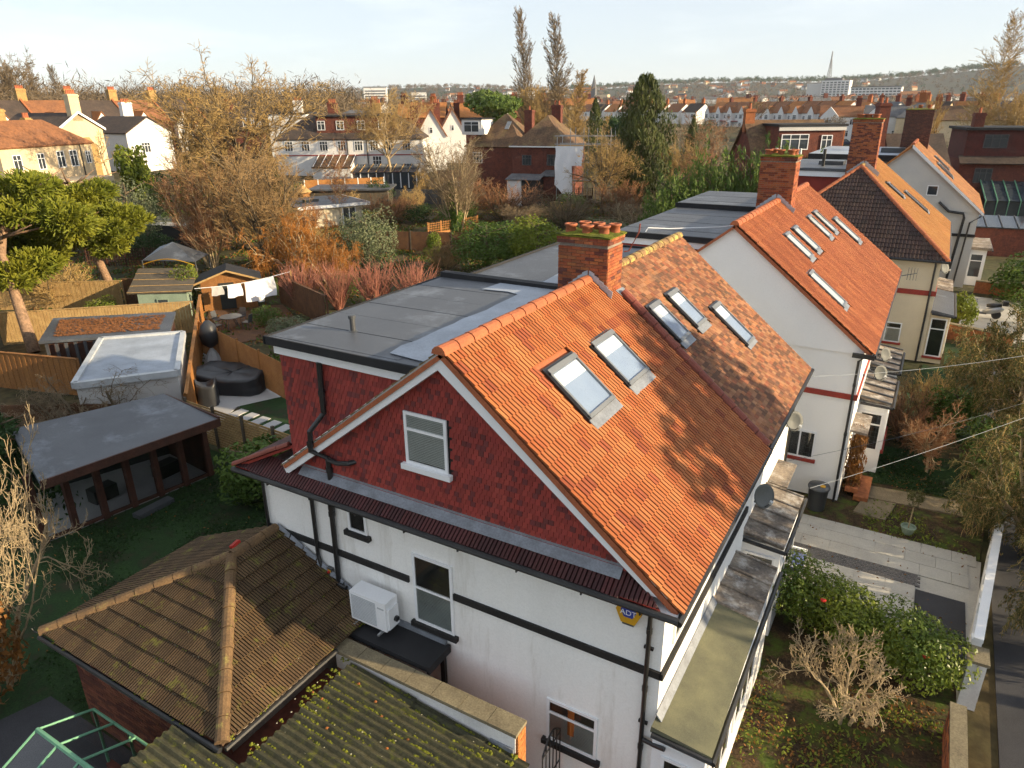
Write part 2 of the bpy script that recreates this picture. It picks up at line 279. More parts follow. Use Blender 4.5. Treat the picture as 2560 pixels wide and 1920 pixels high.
def gz(x, y):
    """the land climbs gently away from the house, a little more to the left"""
    d = math.hypot(x, y); a = max(0., min(1., (math.degrees(math.atan2(-x, y))-5)/45)); f = .45+.55*a
    k = ((0, 0), (50, 0), (70, .3), (85, 1.3), (110, 3.7), (150, 5.2), (260, 5.2), (600, 6), (1600, 16), (2600, 55), (6000, 80))
    for (d0, h0), (d1, h1) in zip(k, k[1:]):
        if d <= d1:
            h = h0+(h1-h0)*(d-d0)/(d1-d0); w = max(0, min(1, (d-150)/110)); return h*(f*(1-w)+w)
    return 80
# ------------------------------------------------------------------ tiles, bricks, windows
def jig(c, a): k = 1+random.uniform(-a, a); return tuple(max(0, x*k*(1+random.uniform(-a, a)*.25)) for x in c)
def grooved_tile(w, l, ribs, h, t, col, groove_tone=.46):
    mb = MB(); mb.col = col; s = (w-.004)/ribs; prof = []
    for i in range(ribs): prof += [(i*s, 0), (i*s+.10*s, h), (i*s+.78*s, h)]
    prof.append((w-.004, 0)); k = len(prof)
    vs = [(x, -.03, z+t) for x, z in prof]+[(x, l, z+.004) for x, z in prof]+[(0, -.03, 0), (w-.004, -.03, 0)]
    fs = [(i, i+1, k+i+1, k+i) for i in range(k-1)]+[tuple([2*k, 2*k+1]+list(range(k-1, -1, -1)))]
    mb.add(vs, fs); gr = tuple(x*groove_tone for x in col)                      # groove faces take a darker tone
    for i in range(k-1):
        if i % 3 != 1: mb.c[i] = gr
    return mb
def plain_tile(w, l, t, col, rnd=0):
    mb = MB(); mb.col = col; a, b = .004, w-.004
    vs = [(a, -.02, t), (b, -.02, t), (b, l, .003), (a, l, .003), (a, -.02, 0), (b, -.02, 0)]
    return mb.add(vs, [(0, 1, 2, 3), (4, 5, 1, 0), (5, 2, 1), (4, 0, 3)])
def roll_tile(w, l, h, t, col, rolls=2):
    mb = MB(); mb.col = col; prof = []; s = (w-.004)/rolls
    for i in range(rolls): prof += [(i*s, 0), (i*s+.45*s, 0), (i*s+.58*s, h), (i*s+.86*s, h)]
    prof.append((w-.004, 0)); k = len(prof)
    vs = [(x, -.03, z+t) for x, z in prof]+[(x, l, z+.004) for x, z in prof]+[(0, -.03, 0), (w-.004, -.03, 0)]
    return mb.add(vs, [(i, i+1, k+i+1, k+i) for i in range(k-1)]+[tuple([2*k, 2*k+1]+list(range(k-1, -1, -1)))])
def variants(fn, cols, n, a=.18): return [fn(jig(random.choice(cols), a)) for _ in range(n)]
def halfplanes(poly):
    H = []
    for (a, b), (c, d) in zip(poly, poly[1:]+poly[:1]): nx, ny = d-b, a-c; H.append((nx, ny, nx*a+ny*b))
    return H
def clip_face(pts, H):
    for nx, ny, c in H:
        out = []
        for i, p in enumerate(pts):
            q = pts[(i+1) % len(pts)]; dp = nx*p[0]+ny*p[1]-c; dq = nx*q[0]+ny*q[1]-c
            if dp <= 0: out.append(p)
            if (dp < 0 < dq) or (dq < 0 < dp): t = dp/(dp-dq); out.append(tuple(p[k]+(q[k]-p[k])*t for k in range(3)))
        pts = out
        if len(pts) < 3: return None
    return pts
def tile_field(parent, name, O, U, V, poly, tw, ga, temps, mat, nmax=300, holes=(), bond=0, wob=.004, rest=None):
    F = frame4(O, U, V); H = halfplanes(poly)
    us = [p[0] for p in poly]; vs_ = [p[1] for p in poly]; u0 = min(us); full = []; part = []
    nv = int(math.ceil((max(vs_)-min(vs_))/ga)); nu = int(math.ceil((max(us)-u0)/tw))+1
    for j in range(nv):
        v = min(vs_)+j*ga; off = (j % 2)*bond*tw
        for i in range(-1, nu+1):
            u = u0+i*tw-off; c = (u+tw/2, v+ga/2)
            if any(a-.3*tw < c[0] < b+.3*tw and p-.3*ga < c[1] < q+.2*ga for a, b, p, q in holes): continue
            cs = [(u, v), (u+tw, v), (u+tw, v+ga), (u, v+ga)]
            ins = [all(nx*x+ny*y <= k+1e-6 for nx, ny, k in H) for x, y in cs]
            if all(ins): full.append((u, v))
            elif clip_face([(x, y, 0) for x, y in cs], H): part.append((u, v))
    full.sort(key=lambda p: ((F @ Vector((p[0], p[1], 0)))-CAM).length)
    meshes = [t.mesh(name, mat) for t in temps] if nmax else []
    for u, v in full[:nmax]:
        m = F @ Matrix.Translation((u+tw/2, v+random.gauss(0, .004), random.uniform(0, wob))) @ Matrix.Rotation(random.gauss(0, .006), 4, 'Z') @ Matrix.Translation((-tw/2, 0, 0))
        obj(name, random.choice(meshes), None, parent, mtx=m)
    mb = MB()
    for u, v in full[nmax:]:
        t = random.choice(temps); dz = random.uniform(0, wob); mb.add([F @ Vector((x+u, y+v, z+dz)) for x, y, z in t.v], t.f); mb.c[-len(t.f):] = t.c
    for u, v in part:
        t = random.choice(temps)
        for f, fc in zip(t.f, t.c):
            mb.col = fc
            q = clip_face([(t.v[i][0]+u, t.v[i][1]+v, t.v[i][2]) for i in f], H)
            if q: mb.add([F @ Vector(p) for p in q], [tuple(range(len(q)))])
    if mb.f: obj(rest or (name.replace('_tile', '')+'_tiling'), mb, mat, parent, kind='stuff')
BR = [(.38, .12, .05), (.33, .095, .042), (.42, .15, .06), (.25, .075, .04), (.17, .06, .045), (.36, .125, .06)]
def brick_faces(parent, x0, x1, y0, y1, z0, z1, faces='fr', nmax=300, cols=BR, name='brick', bl=.225, bh=.075, mat=None):
    """courses of bricks standing proud of a mortar core; faces f(-Y) b(+Y) l(-X) r(+X)"""
    mat = mat or M['brick']; items = []
    temps = []
    for _ in range(8):
        mb = MB(); mb.col = jig(random.choice(cols), .2); mb.box(.005, bl-.005, -.012, .02, .005, bh-.005); temps.append(mb)
    for fc in faces:
        if fc == 'f': O, U, W = (x0, y0, z0), (1, 0, 0), x1-x0
        elif fc == 'b': O, U, W = (x1, y1, z0), (-1, 0, 0), x1-x0
        elif fc == 'r': O, U, W = (x1, y0, z0), (0, 1, 0), y1-y0
        else: O, U, W = (x0, y1, z0), (0, -1, 0), y1-y0
        U = Vector(U); N = Vector((-U.y, U.x, 0)); F = Matrix(((U.x, N.x, 0, O[0]), (U.y, N.y, 0, O[1]), (0, 0, 1, O[2]), (0, 0, 0, 1)))
        for j in range(int((z1-z0)/bh+.01)):
            u = -(j % 2)*bl/2
            while u < W-.01:
                a, b = max(0, u), min(W, u+bl)
                if b-a > .03: items.append((F, a, b, j*bh))
                u += bl
    items.sort(key=lambda q: ((q[0] @ Vector((q[1], 0, q[3])))-CAM).length)
    meshes = [t.mesh(name, mat) for t in temps]; mb = MB()
    for k, (F, a, b, z) in enumerate(items):
        S = Matrix.Translation((a, random.uniform(-.003, .002), z)) @ Matrix.Diagonal(((b-a)/bl, 1, 1, 1)); i = random.randrange(8)
        if k < nmax: obj(name, meshes[i], None, parent, mtx=F @ S)
        else:
            mb.col = temps[i].c[0]; mb.add([F @ S @ Vector(p) for p in temps[i].v], temps[i].f)
    if mb.f: obj('brickwork', mb, mat, parent, kind='stuff')
def pot(parent, x, y, z, r=.14, h=.3, mat=None):
    obj('chimney_pot', MB().lathe([(r*.95, 0), (r*.9, h*.72), (r*1.12, h*.76), (r*1.15, h*.97), (r*1.05, h), (r*.8, h), (r*.75, h*.5), (.001, h*.45)], (x, y, z), 14), mat or M['clay'], parent, True)
def chimney(parent, x0, x1, y0, y1, z0, z1, pots=(), nmax=300, faces='frlb', moss=True, cols=BR, cap=.07, potr=.14, poth=.3):
    core = MB().box(x0+.012, x1-.012, y0+.012, y1-.012, z0, z1)
    ch = obj('chimney', core, M['mortar'], parent)
    zc = z1-.15
    brick_faces(ch, x0, x1, y0, y1, z0, zc, faces, nmax, cols)
    brick_faces(ch, x0-.03, x1+.03, y0-.03, y1+.03, zc, z1, faces, 40 if nmax else 0, cols)
    obj('chimney_corbel', bx(x0-.02, x1+.02, y0-.02, y1+.02, zc, z1), M['mortar'], ch)
    mb = MB(); n = 9; e = cap
    W, D = x1-x0+2*e, y1-y0+2*e
    idx = lambda i, j: i*(n+1)+j
    vs = []
    for i in range(n+1):
        for j in range(n+1):
            b = min(i, n-i, j, n-j); vs.append((x0-e+W*i/n+random.uniform(-.02, .02), y0-e+D*j/n+random.uniform(-.02, .02), z1+.03+min(b, 3)*.02+random.uniform(0, .03)))
    fs = [(idx(i, j), idx(i+1, j), idx(i+1, j+1), idx(i, j+1)) for i in range(n) for j in range(n)]
    mb.add(vs, fs); mb.box(x0-e, x1+e, y0-e, y1+e, z1, z1+.028)
    obj('moss_cap', mb, M['moss'] if moss else M['mortar'], ch)
    for px, py in pots: pot(ch, px, py, z1+.06, potr, poth)
    return ch
def stepped_flashing(parent, x0, x1, y, z_mid, zr, rise, side):
    """saw-tooth lead pieces where a stack meets the ridge"""
    n = 5; xm = (x0+x1)/2; w = (x1-x0)/2/n
    for i in range(n):
        for s in (-1, 1):
            a = xm+s*i*w; b = xm+s*(i+1)*w; za = z_mid-i*w*rise; zb = z_mid-(i+1)*w*rise; yy = y-.02-.004*(i % 2)
            q = [(a, yy, za-.16), (b, yy, zb-.16), (b+s*w*.35, yy, zb+.10), (a+s*w*.2, yy, za+.07)]
            obj('flashing_step', MB().slab(q if s > 0 else q[::-1], .012, (0, 1, 0)), M['lead_bright'], parent)
def window(parent, O, U, w, h, bars=(), blind=None, sill=None, name='window', fmat=None, fwid=.06, pane='glass', lead=False, curtain=False, proud=.035):
    """O lower-left corner on the wall face, U along the wall (outward normal = U x up)"""
    U = Vector(U).normalized(); F = frame4(O, U, (0, 0, 1)); fmat = fmat or M['white']
    mb = MB(); a = fwid
    mb.box(0, w, 0, a, 0, proud).box(0, w, h-a, h, 0, proud).box(0, a, a, h-a, 0, proud).box(w-a, w, a, h-a, 0, proud)
    for b in bars:
        if b[0] == 'h': mb.box(b[2] if len(b) > 2 else a, b[3] if len(b) > 2 else w-a, b[1]-a*.45, b[1]+a*.45, 0, proud-.003)
        else: mb.box(b[1]-a*.45, b[1]+a*.45, b[2] if len(b) > 2 else a, b[3] if len(b) > 2 else h-a, 0, proud-.006)
    wd = obj(name, mb.T(F), fmat, parent)
    if pane == 'glass':
        obj('window_reveal', bx(a*.5, w-a*.5, a*.5, h-a*.5, .002, .005).T(F), M['dark_in'], wd)
        if blind:
            bm, y0, y1 = blind; sl = MB(); y = y0
            while y < y1: sl.box(a, w-a, y, y+.026, .007, .013); y += .034
            obj('blind', sl.T(F), bm, wd)
        if curtain: obj('curtain', MB().box(w*.42, w*.55, h*.3, h-a, .014, .016).T(F), M['curtain'], wd)
        if lead:
            lm = MB(); n = int(w/.14); m = int(h/.17)
            for i in range(1, n): lm.box(w*i/n-.006, w*i/n+.006, a, h-a, .021, .024)
            for j in range(1, m): lm.box(a, w-a, h*j/m-.006, h*j/m+.006, .0245, .027)
            obj('leaded_lattice', lm.T(F), M['dark_grey'], wd)
        obj('pane', quad(a*.8, w-a*.8, a*.8, h-a*.8, .02).T(F), M['glass'], wd)
    else: obj('pane', bx(a*.8, w-a*.8, a*.8, h-a*.8, .004, .012).T(F), M[pane], wd)
    if sill: obj('sill', bx(-.08, w+.08, -.11, -.003, 0, .10).T(F), sill, wd)
    return wd
def skylight(parent, O, U, V, u, v, w, l, apron=.16, top=.0, fm=None, blindf=.3, lin='lining'):
    """roof window lying on a slope: kerb frame, top cowl, glass, inner blind, lead apron"""
    F = frame4(O, U, V) @ Matrix.Translation((u, v, .025)); fm = fm or M['frame_grey']; a = .05
    mb = MB().box(0, w, 0, a*1.6, -.02, .065).box(0, a, a, l-a, -.02, .065).box(w-a, w, a, l-a, -.02, .065).box(0, w, l-.11, l, -.02, .08)
    sk = obj('skylight', mb.T(F), fm, parent)
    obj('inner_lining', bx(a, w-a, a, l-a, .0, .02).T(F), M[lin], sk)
    if blindf: obj('blind', bx(a+.02, w-a-.02, l-.12-(l-.2)*blindf, l-.13, .025, .035).T(F), M['white'], sk)
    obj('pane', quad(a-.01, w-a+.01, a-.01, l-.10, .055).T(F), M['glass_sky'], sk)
    obj('apron_flashing', bx(-.04, w+.04, -apron, -.004, .0, .022).T(F), M['lead'], sk)
    obj('side_flashing', MB().box(-.045, -.002, 0, l, -.02, .03).box(w+.002, w+.045, 0, l, -.02, .03).box(-.045, w+.045, l+.002, l+.06, -.02, .03).T(F), M['black'], sk)
    return sk
def quad(x0, x1, y0, y1, z): return MB().add([(x0, y0, z), (x1, y0, z), (x1, y1, z), (x0, y1, z)], [(0, 1, 2, 3)])
def ridge_run(parent, p0, p1, n, r, mat, name='ridge_tile'):
    p0, p1 = Vector(p0), Vector(p1); d = (p1-p0); L = d.length/n; F = frame4(p0, d, (0, 0, 1))
    mb = MB(); k = 7; vs = []
    for x, rr in ((0, r*1.06), (L*.96, r*.98)):
        for j in range(k): t = math.pi*j/(k-1); vs.append((x, math.sin(t)*rr-.3*r, math.cos(t)*rr))
    mb.add(vs, [(j+1, j, k+j, k+j+1) for j in range(k-1)]+[tuple(range(k)), tuple(range(2*k-1, k-1, -1))]); me = mb.mesh(name, mat)
    for i in range(n): obj(name, me, None, parent, mtx=F @ Matrix.Translation((i*L, random.uniform(-.006, .006), 0)))
def pipe(name, pts, r, parent, mat=None, collars=()):
    p = obj(name, MB().tube(pts, r, 10), mat or M['black'], parent, False)
    for c in collars: obj('pipe_collar', MB().tube([Vector(c)-Vector((0, 0, .05)), Vector(c)+Vector((0, 0, .05))], r*1.28, 10), mat or M['black'], p)
    return p
# ================================================================== HOUSE A (nearest) and HOUSE B: the semi-detached pair
OR = [(.44, .14, .042), (.42, .13, .04), (.45, .155, .05), (.40, .118, .038), (.46, .165, .055), (.41, .124, .04), (.33, .09, .036)]
PL = [(.30, .135, .065), (.25, .11, .055), (.34, .165, .085), (.20, .09, .05), (.15, .075, .045), (.36, .15, .065), (.28, .10, .05)]
HU = [(.29, .046, .036), (.31, .050, .037), (.28, .044, .035), (.27, .043, .035), (.15, .036, .034), (.30, .048, .036), (.305, .051, .038), (.24, .04, .034)]
PN = [(.085, .022, .022), (.10, .026, .024), (.065, .02, .021), (.12, .03, .027)]
RX, RZ, EX, EZ = -6.5, 8.8, -2.25, 5.3          # ridge and front eave of the pair
SL = Vector((RX-EX, 0, RZ-EZ)); SLL = SL.length
A = thing('semi_detached_house', 'nearest white house with bright orange tiled roof and red tile-hung gable', 'house', (-6.5, 12, 0))
wA = MB().box(-11.65, -2.52, 9.05, 15.09, 0, 5.28)
wA.slab([(-10.7, 9.07, 5.3), (-2.75, 9.07, 5.3), (RX, 9.07, 8.62)], 5.9, (0, 1, 0)); obj('wall', wA, M['render'], A)
obj('band', MB().box(-11.66, -7.71, 9.0, 9.048, 3.66, 3.80).box(-6.63, -2.5, 9.0, 9.048, 3.66, 3.80).box(-2.518, -2.46, 9.0, 15.0, 3.66, 3.80), M['band_black'], A)
# front slope
roofA = obj('roof', MB().slab([(EX, 8.8, EZ-.03), (EX, 15.2, EZ-.03), (RX, 15.2, RZ-.03), (RX, 8.8, RZ-.03)], .1).slab([(RX, 8.8, RZ-.04), (RX, 9.06, RZ-.04), (-10.66, 9.06, 5.62), (-10.66, 8.8, 5.62)], .08), M['ridge'], A)
FO = (EX+.02, 8.78, EZ-.015)
hA = [(1.78-.0, 2.96, 3.07, 4.33), (3.64, 4.80, 3.05, 4.32)]
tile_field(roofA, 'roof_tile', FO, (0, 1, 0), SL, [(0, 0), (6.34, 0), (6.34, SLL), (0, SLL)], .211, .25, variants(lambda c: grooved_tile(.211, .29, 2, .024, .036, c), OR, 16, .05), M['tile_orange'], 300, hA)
vt = plain_tile(.26, .3, .03, (.22, .17, .08)).mesh('verge_tile', M['tile_conc'])
for i in range(20): obj('verge_tile', vt, None, roofA, mtx=frame4((-10.68, 9.05, 5.62), (0, -1, 0), (RX+10.68, 0, RZ-5.62)) @ Matrix.Translation((0, i*.262, .0)))
ridge_run(roofA, (RX, 8.74, RZ-.01), (RX-.02, 14.6, RZ-.01), 13, .135, M['ridge'])
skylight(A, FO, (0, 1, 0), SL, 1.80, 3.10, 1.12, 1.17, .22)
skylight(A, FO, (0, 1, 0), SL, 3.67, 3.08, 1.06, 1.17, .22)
ridge_run(roofA, (EX-.02, 15.2, EZ+.07), (RX+.55, 15.35, RZ-.38), 13, .12, M['ridge_red'], 'party_ridge_tile')
# gable: hung tiles, barge boards, loft window
GW = 9.05
gb = obj('hung_tile_backing', MB().slab([(-10.55, GW-.002, 5.6), (-2.85, GW-.002, 5.6), (RX-.1, GW-.002, 8.62)], .02, (0, -1, 0)), M['band_black'], A)
hung = variants(lambda c: plain_tile(.1, .125, .03, c), HU, 30, .15)
tile_field(gb, 'hung_tile', (-10.6, GW-.024, 5.6), (1, 0, 0), (0, 0, 1), [(.1, 0), (7.6, 0), (4.05, 3.02)], .1, .105, hung, M['tile_hung'], 300, [(3.08, 4.03, .78, 1.87)], .5, .002, 'hung_tiling')
for q in ([(-10.6, 5.42), (-10.72, 5.64), (-6.6, 8.74), (-6.6, 8.44)], [(-2.72, 5.40), (-6.6, 8.44), (-6.6, 8.74), (-2.42, 5.42)]):
    obj('barge_board', MB().slab([(x, 8.83, z) for x, z in q], .03, (0, 1, 0)).slab([(x, 8.862, z) for x, z in q], .18, (0, 1, 0)), M['white'], A)
window(A, (-7.52, GW-.045, 6.42), (1, 0, 0), .93, 1.04, [('h', .70)], (M['blind'], .08, .97), M['white'])
# lower gable wall: windows with black sills
window(A, (-7.60, 9.047, 2.78), (1, 0, 0), .95, 1.62, [('h', .84)], (M['blind_grey'], .06, .82), M['band_black'])
window(A, (-4.60, 9.047, 1.24), (1, 0, 0), 1.03, .99, [('h', .68)], (M['blind_grey'], .06, .66), M['band_black'], curtain=True)
window(A, (-9.21, 9.047, 4.42), (1, 0, 0), .5, .62, [], None, M['band_black'])
# pent roof along the foot of the gable
pent = obj('pent_roof', MB().slab([(-12.0, 8.68, 5.30), (-2.5, 8.68, 5.30), (-3.0, 9.05, 5.56), (-11.6, 9.05, 5.56)], .06), M['band_red'], A)
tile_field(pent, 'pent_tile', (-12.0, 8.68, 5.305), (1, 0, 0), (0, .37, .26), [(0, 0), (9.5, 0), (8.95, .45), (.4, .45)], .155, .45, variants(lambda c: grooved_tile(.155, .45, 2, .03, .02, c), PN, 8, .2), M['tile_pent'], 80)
obj('lead_flashing', MB().slab([(-10.3, 8.85, 5.495), (-3.25, 8.85, 5.495), (-3.25, 9.015, 5.63), (-10.3, 9.015, 5.63)], .01, (0, .5, -.8)).slab([(-10.3, 9.012, 5.63), (-3.25, 9.012, 5.63), (-3.35, 9.012, 5.71), (-10.3, 9.012, 5.71)], .01, (0, -1, 0)), M['lead'], A)
rp = obj('rear_eave_roof', MB().slab([(-12.02, 8.68, 5.32), (-10.62, 9.06, 5.98), (-10.62, 15.1, 5.98), (-12.02, 15.1, 5.32)], .06), M['band_red'], A)
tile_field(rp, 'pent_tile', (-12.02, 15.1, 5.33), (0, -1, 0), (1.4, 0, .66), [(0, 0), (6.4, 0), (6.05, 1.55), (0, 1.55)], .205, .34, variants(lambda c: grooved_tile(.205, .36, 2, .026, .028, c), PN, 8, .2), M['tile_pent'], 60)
ridge_run(rp, (-12.05, 8.66, 5.37), (-10.66, 9.04, 6.02), 5, .07, M['ridge_red'], 'hip_tile')
# rear dormer with flat roof
dm = obj('dormer', MB().box(-10.58, -6.9, 9.1, 15.0, 5.7, 8.2), M['band_red'], A)
tile_field(dm, 'hung_tile', (-10.6, 9.075, 5.78), (1, 0, 0), (0, 0, 1), [(0, 0), (.2, 0), (3.15, 2.26), (0, 2.26)], .1, .105, hung, M['tile_hung'], 200, (), .5, .002, 'hung_tiling')
tile_field(dm, 'hung_tile', (-10.605, 15.0, 5.9), (0, -1, 0), (0, 0, 1), [(0, 0), (5.9, 0), (5.9, 2.1), (0, 2.1)], .1, .105, hung, M['tile_hung'], 0, (), .5, .002, 'side_tiling')
obj('fascia', MB().box(-10.66, -7.15, 8.98, 9.06, 8.02, 8.22).box(-10.68, -10.6, 9.06, 14.9, 8.02, 8.22), M['white'], dm)
fr = obj('flat_roof', MB().slab([(-10.74, 8.9, 8.36), (-7.0, 8.9, 8.40), (-6.75, 9.1, 8.42), (-6.75, 14.75, 8.42), (-10.74, 14.75, 8.36)], .13), M['felt'], dm)
obj('felt_edge', MB().box(-10.77, -7.04, 8.87, 8.9, 8.22, 8.385).box(-10.8, -10.74, 8.87, 14.78, 8.22, 8.375).box(-10.74, -6.75, 14.7, 14.95, 8.2, 8.50), M['felt_dark'], fr)
for i in range(6): obj('felt_sheet', MB().slab([(-10.7, 9.0+i*.95, 8.368+.004*(i % 2)), (-7.55, 9.0+i*.95, 8.40+.004*(i % 2)), (-7.55, 9.93+i*.95, 8.40+.004*(i % 2)), (-10.7, 9.93+i*.95, 8.368+.004*(i % 2))], .008), M['felt'], fr)
fp = [(-7.89, 9.18), (-7.3, 9.12), (-6.95, 9.1), (-6.62, 9.6), (-6.62, 14.68), (-8.9, 14.66), (-8.96, 13.92), (-8.3, 14.0), (-7.97, 13.9)]+[(-7.93+random.uniform(-.05, .05), 13.6-i*.4) for i in range(11)]
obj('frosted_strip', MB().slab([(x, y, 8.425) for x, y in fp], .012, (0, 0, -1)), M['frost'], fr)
obj('vent_pipe', MB().lathe([(.055, 0), (.055, .27), (.075, .27), (.075, .33), (.05, .34)], (-9.45, 9.95, 8.375), 12).lathe([(.12, 0), (.06, .03)], (-9.45, 9.95, 8.375), 12), M['dark_grey'], dm)
# chimney between the two houses
chA = chimney(A, -7.30, -6.08, 14.65, 15.5, 7.7, 9.72, [(-7.12, 14.9), (-6.95, 15.3), (-6.68, 14.85), (-6.6, 15.3), (-6.32, 14.95), (-6.2, 15.3)], potr=.13, poth=.19)
stepped_flashing(chA, -7.1, -5.95, 14.63, 8.92, 0, .8, 1)
obj('flashing', MB().slab([(-6.1, 14.45, 8.47), (-5.95, 14.4, 8.36), (-5.9, 15.6, 8.33), (-6.05, 15.6, 8.45)], .03), M['lead'], chA)
obj('aerial_bracket', MB().tube([(-6.05, 15.55, 9.3), (-5.95, 15.6, 9.32), (-5.75, 15.65, 9.75), (-5.73, 15.65, 9.95)], .018, 6), M['ridge_red'], chA)
# pipes and gutters
pipe('soil_pipe', [(-9.47, 8.98, 8.03), (-9.5, 8.98, 6.98), (-9.72, 8.78, 6.62), (-9.74, 8.76, 6.2), (-9.5, 8.95, 6.02), (-9.5, 8.96, 5.42)], .055, A, collars=[(-9.49, 8.98, 7.4), (-9.74, 8.77, 6.35), (-9.5, 8.96, 5.75)])
pipe('branch_pipe', [(-9.5, 8.94, 6.0), (-9.2, 8.9, 6.0), (-8.9, 8.9, 6.07), (-8.83, 9.04, 6.08)], .05, A)
obj('pipe_flashing', MB().slab([(-9.8, 8.7, 5.335), (-9.22, 8.7, 5.335), (-9.22, 9.0, 5.56), (-9.8, 9.0, 5.56)], .012, (0, -.5, .8)), M['lead'], A)
obj('gutter', MB().tube([(-12.06, 8.63, 5.25), (-2.2, 8.63, 5.25)], .06, 8), M['gutter'], A)
obj('gutter', MB().tube([(-2.19, 8.6, 5.235), (-2.19, 15.15, 5.235)], .06, 8), M['gutter'], A)
for x in (-11, -9.8, -8.6, -7.4, -6.2, -5, -3.8, -2.8): obj('gutter_bracket', bx(x-.012, x+.012, 8.60, 8.75, 5.15, 5.2), M['gutter'], A)
obj('soffit', MB().box(-12.0, -2.25, 8.68, 9.05, 5.2, 5.235).box(-2.53, -2.23, 9.05, 15.1, 5.16, 5.19), M['white'], A)
pipe('downpipe', [(-2.72, 8.98, 5.2), (-2.74, 8.98, 4.9), (-2.74, 8.98, 0)], .04, A, collars=[(-2.74, 8.98, 4.6), (-2.74, 8.98, 3.4), (-2.74, 8.98, 2.1)])
pipe('downpipe', [(-10.14, 8.98, 5.2), (-10.16, 8.98, 3.5), (-10.05, 8.96, 3.15), (-9.8, 8.93, 3.0), (-9.35, 8.9, 2.98)], .045, A)
pipe('soil_pipe', [(-9.58, 8.97, 5.28), (-9.62, 8.97, 2.7)], .055, A, collars=[(-9.58, 8.97, 4.85), (-9.59, 8.97, 4.7), (-9.62, 8.97, 3.0), (-9.62, 8.97, 2.9)])
pipe('downpipe', [(-11.6, 8.98, 5.2), (-11.64, 8.98, 3.6)], .035, A)
pipe('downpipe', [(-2.3, 8.9, 2.35), (-2.5, 8.94, 2.3), (-2.7, 8.96, 2.3)], .04, A)
# ground-floor bay along the front
bayA = obj('bay', MB().box(-2.53, -1.62, 8.95, 14.35, 0, 2.66), M['white'], A)
obj('bay_roof', MB().slab([(-2.52, 8.78, 2.86), (-1.5, 8.8, 2.72), (-1.55, 12.42, 2.74), (-2.52, 12.42, 2.92)], .12), M['felt_green'], bayA)
obj('bay_gutter', MB().tube([(-2.5, 8.75, 2.72), (-1.49, 8.78, 2.64)], .05, 8).tube([(-1.47, 8.75, 2.64), (-1.5, 14.45, 2.64)], .05, 8), M['gutter'], bayA)
for i in range(3): obj('lead_panel', MB().slab([(-2.54, 12.46+i*.66, 2.9), (-1.58, 12.46+i*.66, 2.74), (-1.58, 13.08+i*.66, 2.74), (-2.54, 13.08+i*.66, 2.9)], .1), M['lead_old'], bayA)
for i in range(4): obj('lead_roll', MB().tube([(-2.54, 12.43+i*.66, 2.92), (-1.58, 12.43+i*.66, 2.76)], .03, 6), M['lead_old'], bayA)
obj('wall_flashing', MB().slab([(-2.50, 8.95, 2.99), (-2.40, 8.95, 2.86), (-2.40, 12.4, 2.90), (-2.50, 12.4, 3.05)], .02), M['lead'], bayA)
window(bayA, (-2.35, 8.947, .9), (1, 0, 0), .65, 1.25, [('h', .95)], None)
window(bayA, (-1.617, 9.1, .9), (0, 1, 0), 1.7, 1.35, [('v', .57), ('v', 1.13), ('h', 1.0)], None)
window(bayA, (-1.617, 11.2, .9), (0, 1, 0), 1.7, 1.35, [('v', .57), ('v', 1.13), ('h', 1.0)], None)
window(A, (-2.517, 9.6, 3.95), (0, 1, 0), 1.6, 1.05, [('v', .8), ('h', .72)], None)
window(A, (-2.517, 12.4, 3.95), (0, 1, 0), 1.6, 1.05, [('v', .8), ('h', .72)], None)
# ---- house B
B = thing('semi_detached_house', 'white house with weathered brown plain-tiled roof joined behind the orange-roofed one', 'house', (-6.5, 18, 0))
wB = MB().box(-11.65, -2.6, 15.11, 20.95, 0, 5.28); wB.slab([(-10.7, 20.9, 5.3), (RX, 20.9, 8.62), (-2.75, 20.9, 5.3)], .2, (0, -1, 0)); obj('wall', wB, M['render'], B)
roofB = obj('roof', MB().slab([(EX-.02, 15.25, EZ-.03), (EX-.02, 21.1, EZ-.03), (RX, 21.25, RZ-.03), (RX, 15.3, RZ-.03)], .1).slab([(RX, 15.2, RZ-.04), (RX, 21.2, RZ-.04), (-11.6, 21.2, 5.0), (-11.6, 15.2, 5.0)], .08), M['ridge_moss'], B)
FB = (EX, 15.25, EZ-.015)
hB = [(.42, 1.30, 3.0, 4.25), (1.77, 2.68, 3.0, 4.25), (3.35, 4.22, 1.75, 3.2)]
tile_field(roofB, 'roof_tile', FB, (0, 1, 0), SL, [(0, 0), (5.85, 0), (6.0, SLL), (.05, SLL)], .165, .112, variants(lambda c: plain_tile(.165, .14, .022, c), PL, 24, .14), M['tile_plain'], 300, hB, .5, .006)
ridge_run(roofB, (RX, 15.55, RZ), (RX-.03, 21.3, RZ), 13, .13, M['ridge_moss'])
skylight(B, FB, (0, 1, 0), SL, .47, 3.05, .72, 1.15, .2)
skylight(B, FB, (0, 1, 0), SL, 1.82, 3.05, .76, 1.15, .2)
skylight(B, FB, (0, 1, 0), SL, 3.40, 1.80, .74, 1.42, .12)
dB = obj('dormer', MB().box(-9.95, -6.9, 15.0, 20.4, 6, 8.25), M['band_red'], B)
frB = obj('flat_roof', MB().slab([(-10.08, 14.98, 8.40), (-6.75, 14.98, 8.44), (-6.75, 20.5, 8.44), (-10.08, 20.5, 8.40)], .14), M['felt'], dB)
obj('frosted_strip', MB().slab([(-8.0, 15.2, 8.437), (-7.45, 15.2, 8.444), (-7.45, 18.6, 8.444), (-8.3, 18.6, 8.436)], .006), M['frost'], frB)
obj('felt_edge', MB().box(-10.12, -10.06, 14.96, 20.54, 8.3, 8.45).box(-10.08, -6.8, 20.47, 20.56, 8.3, 8.48), M['felt_dark'], frB)
